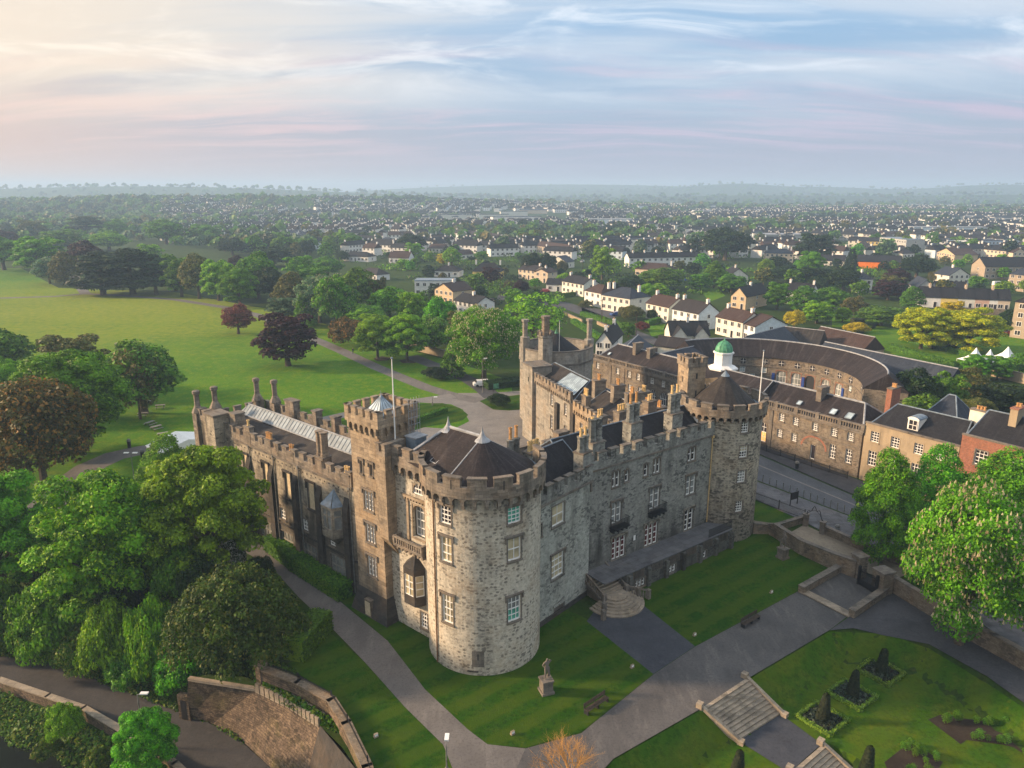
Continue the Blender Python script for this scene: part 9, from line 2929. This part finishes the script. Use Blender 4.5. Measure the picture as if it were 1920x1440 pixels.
for iy in range(0, 66):
 for ix in range(-76, 77):
  bx, by = ix * 20.0, 385 + iy * 22.0
  if abs(bx) > by * 0.80:
   continue
  ck = (ix // 6, iy // 5)
  if ck not in cells:
   cells[ck] = (rs.choice([-0.5, -0.2, 0.1, 0.35, 0.7]), rs.randint(len(KH)), rs.random())
  ang, base, den = cells[ck]
  if iy % 5 == 0 and rs.random() < 0.8 or rs.random() < 0.10 + 0.30 * (den < 0.18) + 0.10 * (by > 1000):
   continue
  ca, sa = math.cos(ang * 0.35), math.sin(ang * 0.35)
  x = bx + rs.normal() * 1.5 + (by - 800) * 0.05 * ang
  y = by + rs.normal() * 1.2 + bx * 0.10 * ang + (iy % 5 in (1, 3)) * 5
  px_, py_ = project(x, y)
  if px_ < left_limit(py_) or py_ > 486 or px_ < -60 or px_ > 1990 or py_ < 376:
   continue
  if 890 < px_ < 1075 and 402 < py_ < 416:      # playing field
   continue
  if math.sin(x * 0.013 + 1.3) * math.sin(y * 0.011 + x * 0.004) > 0.42:
   continue
  k = base if rs.random() < 0.6 else rs.randint(len(KH))
  cand.append((y, x, ang + (0 if rs.random() < 0.75 else 1.57), k))
cand.sort(key=lambda c: c[0])
NIND = 225
used_pos = []
for i, (y, x, a, k) in enumerate(cand[:NIND]):
 me, wl, rf, A = KH[k]
 o = bpy.data.objects.new('town_house', me)
 COL.objects.link(o)
 o.location = (x, y, hz(x, y))
 o.rotation_euler = (0, 0, a)
 px_, py_ = project(x, y)
 where = 'left suburb' if px_ < 750 else ('middle of town' if px_ < 1300 else 'right side of town')
 tag(o, '%s walled house with %s roof in the %s' % (wl, RN[rf], where), 'house', 'houses of the %s' % where)
 used_pos.append((x, y))
Vs, Fs, Ms = [], [], []
off = 0
mlist = [HW[k] for k in HW] + [M[k] for k in RN] + [M['glassdark'], M['white']]
mname = list(HW) + list(RN) + ['glassdark', 'white']
for (y, x, a, k) in cand[NIND:]:
 me, wl, rf, A = KH[k]
 v = A[0]
 s = 1.0 + (0.2 if y > 1100 else 0)
 ca, sa = math.cos(a) * s, math.sin(a) * s
 w = np.stack([v[:, 0] * ca - v[:, 1] * sa + x, v[:, 0] * sa + v[:, 1] * ca + y, v[:, 2] * s + hz(x, y)], 1)
 mm = {0: mname.index(wl), 1: mname.index(rf), 2: mname.index('glassdark'), 3: mname.index('white')}
 for f, m_ in zip(A[1], A[2]):
  if len(f) == 3:
   f = (f[0], f[1], f[2], f[2])
  if m_ == 3:
   continue
  Fs.append([j + off for j in f[:4]])
  Ms.append(mm[m_])
 Vs.append(w)
 off += len(v)
 used_pos.append((x, y))
if Vs:
 me = bpy.data.meshes.new('distant_houses')
 me.from_pydata(np.concatenate(Vs).tolist(), [], [tuple(dict.fromkeys(f)) for f in Fs])
 for m_ in mlist:
  me.materials.append(m_)
 me.polygons.foreach_set('material_index', Ms)
 me.update()
 tag(link_mesh(me, 'distant_houses'), kind='stuff')
# bigger pale sheds and blocks far out
for x, y, w_, d_, h_, wl, lb in ((592, 378, 46, 18, 9, 'cream', 'long cream block on the far left skyline'), (1240, 400, 60, 20, 8, 'navy', 'long dark shed in the far middle town'), (1210, 398, 30, 16, 10, 'ice', 'pale glass block beside the long dark shed'),
        (1600, 386, 70, 14, 8, 'peach', 'long peach terrace on the far right'), (1310, 393, 90, 20, 7, 'white', 'long white factory on the far right plain'), (870, 394, 60, 16, 6, 'white', 'long white shed left of the playing field'), (1000, 403, 50, 10, 6, 'peach', 'long peach block behind the playing field'),
        (1480, 404, 40, 18, 7, 'white', 'white warehouse above the large dark tree'), (1520, 412, 30, 18, 7, 'yellow', 'white and yellow warehouse in the right town'), (1400, 372, 120, 24, 9, 'white', 'row of white sheds near the right horizon')):
 q = G(x, y)
 o = thing('warehouse', lb, 'building', (q[0], q[1], hz(*q)))
 fr = Fr((0, 0), (1, 0), 0)
 mb = MB()
 mb.box(fr, -w_ / 2, w_ / 2, -d_ / 2, d_ / 2, -2, h_, 0)
 mb.build('wall', HW[wl], o, origin=(0, 0, 0))
 mb = MB()
 hip(mb, fr, -w_ / 2 - 0.3, w_ / 2 + 0.3, -d_ / 2 - 0.3, d_ / 2 + 0.3, h_, h_ + 2.0, 0.01, 0.01, 0, 0)
 mb.build('roof', M['slate_blue'], o, origin=(0, 0, 0))
 used_pos.append(q)
rw = np.random.RandomState(4)
for k in range(16):
 y = 560 + 900 * rw.random()
 x = y * (-0.15 + 0.85 * rw.random())
 w_, d_, h_ = 30 + 40 * rw.random(), 12 + 10 * rw.random(), 5 + 4 * rw.random()
 wl = ('white', 'ice', 'cream', 'grey')[k % 4]
 o = thing('warehouse', 'long %s walled shed with pale flat roof among the far town houses' % wl, 'building', (x, y, hz(x, y)), rw.normal() * 0.3, 'long sheds in the far town')
 fr = Fr((0, 0), (1, 0), 0)
 mb = MB()
 mb.box(fr, -w_ / 2, w_ / 2, -d_ / 2, d_ / 2, -2, h_, 0)
 mb.build('wall', HW[wl], o, origin=(0, 0, 0))
 mb = MB()
 mb.box(fr, -w_ / 2 - 0.3, w_ / 2 + 0.3, -d_ / 2 - 0.3, d_ / 2 + 0.3, h_, h_ + 0.5, 0)
 mb.build('roof', M['lead'] if k % 2 else M['slate_blue'], o, origin=(0, 0, 0))
 used_pos += [(x + t * w_, y) for t in (-0.5, -0.25, 0, 0.25, 0.5)]
sheet('playing_field', px([(905, 410), (925, 405), (1040, 404), (1075, 411), (1060, 415), (920, 416)]), 0.05, M['park'])
# --- trees between the houses
used = np.array(used_pos)
tl = []
tries = 0
while len(tl) < 2600 and tries < 30000:
 tries += 1
 y = 300 + 1500 * rs.random() ** 1.25
 x = (rs.random() * 2 - 1) * y * 0.78
 px_, py_ = project(x, y)
 if px_ < -80 or px_ > 2000 or py_ > 486 or py_ < 372:
  continue
 lim = left_limit(py_)
 if px_ < lim and py_ > 440:
  continue
 if 890 < px_ < 1090 and 400 < py_ < 421:
  continue
 if np.min((used[:, 0] - x) ** 2 + (used[:, 1] - y) ** 2) < 50:
  continue
 dn = math.sin(x * 0.013 + 1.3) * math.sin(y * 0.011 + x * 0.004) + 0.35
 if px_ >= lim and rs.random() > 0.10 + 1.1 * max(0, dn - 0.3):
  continue
 tl.append((y, x))
# filler trees and bushes in the nearer gardens
occ = [(o.location.x, o.location.y) for o in bpy.data.objects if o.type == 'EMPTY' and o.get('category')]
gl = []
for i in range(9000):
 a, b = 600 + 1330 * rs.random(), 470 + 170 * rs.random()
 if b > 560 and a > 1140 or a < left_limit(b) or (b > 600 and a < 1060):
  continue
 x, y = G(a, b)
 if min((x - p[0]) ** 2 + (y - p[1]) ** 2 for p in occ) < 46:
  continue
 if -1 < (a - 1130) * 0.6 - (b - 610) < 26 or abs((b - 500) + (a - 1090) * 0.55) < 14 and b < 520 and a > 1060:
  continue
 occ.append((x, y))
 gl.append((x, y))
 if len(gl) >= 105:
  break
gk_ = [('green', 'mid green'), ('dark', 'dark green'), ('bright', 'light green'), ('olive', 'olive'), ('lime', 'fresh green'), ('dark', 'dark green')]
for x, y in gl:
 lf, nm = gk_[rs.randint(6)]
 r = 2.0 + 2.6 * rs.random()
 px_, py_ = project(x, y)
 where = 'behind the park belt' if px_ < 960 else ('behind the stables' if px_ < 1450 else 'around the villa')
 tree(('town0', 'town1', 'town2', 'shrub2')[rs.randint(4)], lf, x, y, 0, r, r * (1.2 + 0.9 * rs.random()), '%s bushy garden tree between the houses %s' % (nm, where), 'garden trees %s' % where)
# hedgerow trees and woods on the hills
for i in range(2600):
 y = 1350 + 2900 * rs.random() ** 0.9
 x = (rs.random() * 2 - 1) * y * 0.76
 if math.sin(x * 0.006) * math.sin(y * 0.008 + x * 0.002) + 0.3 * math.sin(x * 0.021 + y * 0.017) > -0.1 or rs.random() < 0.25:
  tl.append((y, x))
for i in range(1500):     # treelines along the far hills
 y = 2500 + 2300 * rs.random()
 tl.append((y, (rs.random() * 2 - 1) * y * 0.76))
for i in range(900):      # wooded rise beyond the park, far left
 y = 620 + 900 * rs.random()
 x = -y * (0.30 + 0.46 * rs.random())
 px_, py_ = project(x, y, hz(x, y))
 if px_ < 560:
  tl.append((y, x))
tl.sort(key=lambda c: c[0])
lk = ['green', 'dark', 'dark', 'green', 'bright', 'olive', 'green', 'dark', 'blue', 'lime']
ln = {'green': 'mid green', 'dark': 'dark green', 'bright': 'light green', 'olive': 'olive', 'blue': 'grey green', 'lime': 'fresh green'}
NT_ = 60
for i, (y, x) in enumerate(tl[:NT_]):
 lf = lk[rs.randint(len(lk))]
 r = 3.2 + 2.6 * rs.random()
 px_, py_ = project(x, y)
 where = 'left' if px_ < 750 else ('middle' if px_ < 1300 else 'right')
 tree('town%d' % rs.randint(3), lf, x, y, hz(x, y), r, r * (1.7 + 0.7 * rs.random()), '%s garden tree among houses in the %s part of town' % (ln[lf], where), 'garden trees in the %s part of the town' % where)
bl = []
P_, N_, S_, C_ = [], [], [], []
protos = []
for k in range(4):
 r2 = np.random.RandomState(90 + k)
 p, n2 = crown_pts(r2, blobs_for('far', r2), 70, 0.3, 0.0)
 protos.append((p, n2))
groups = {k: [] for k in ('green', 'dark', 'olive', 'blue')}
for i, (y, x) in enumerate(tl[NT_:]):
 gk = ('green', 'dark', 'dark', 'olive', 'blue', 'green')[rs.randint(6)]
 groups[gk].append((x, y))
Vall, Fall, Mall = [], [], []
off = 0
ml = [LM[k] for k in groups]
for gi, (gk, L) in enumerate(groups.items()):
 for (x, y) in L:
  p, n2 = protos[rs.randint(4)]
  r = (3.4 + 3.0 * rs.random()) * (1.0 + min(0.45, max(0, y - 900) / 2500))
  h = r * (0.8 + 0.35 * rs.random())
  q = p * np.array([r, r, h]) + np.array([x, y, hz(x, y) - 0.3 * h])
  V, F = leaf_quads(q, n2, 0.62 * r, rs, 1.3)
  Vall.append(V)
  Fall.append(F + off)
  Mall.append(np.full(len(F), gi))
  off += len(V)
tag(link_mesh(np_mesh('distant_trees', np.concatenate(Vall), np.concatenate(Fall), ml, np.concatenate(Mall)), 'distant_trees'), kind='stuff')
# tangled garden greenery between the nearer houses
n_ = 90000
A_, B_ = 620 + 1330 * rs.random(n_), 455 + 190 * rs.random(n_) ** 1.3
X, Y = np.array([G(a, b) for a, b in zip(A_, B_)]).T
k_ = (np.sin(X * 0.11 + 2 * np.sin(Y * 0.045)) * np.sin(Y * 0.085 + 1.5 * np.sin(X * 0.06)) + 0.25 * np.sin(X * 0.5) * np.sin(Y * 0.43)) > 0.02
k_ &= (A_ > np.array([left_limit(b) for b in B_])) & ~((B_ > 552) & (A_ > 1060)) & ~((A_ > 1660) & (B_ > 490)) & (np.abs((B_ - 500) + (A_ - 1090) * 0.55) > 12)
X, Y = X[k_], Y[k_]
cl_ = 0.5 + 0.5 * np.sin(X * 0.23 + Y * 0.31) * np.sin(Y * 0.27 - X * 0.12)
V, F = leaf_quads(np.stack([X, Y, 0.2 + (0.6 + 2.6 * cl_) * rs.random(len(X))], 1), (lambda v: v / np.linalg.norm(v, axis=1)[:, None])(rdirs(rs, len(X)) + np.array([0, -0.2, 0.8])), 1.0, rs, 1.4)
tag(link_mesh(np_mesh('garden_greenery', V, F, [LM['green'], LM['dark'], LM['lime']], (np.floor((np.sin(X * 0.07) + np.sin(Y * 0.05 + 1) + 2) * 0.74).astype(int)) % 3), 'garden_greenery'), kind='stuff')
# copies of the small plain things need the same drawing size everywhere
for o in bpy.data.objects:
 if o.type == 'EMPTY':
  o.empty_display_size = 0.3
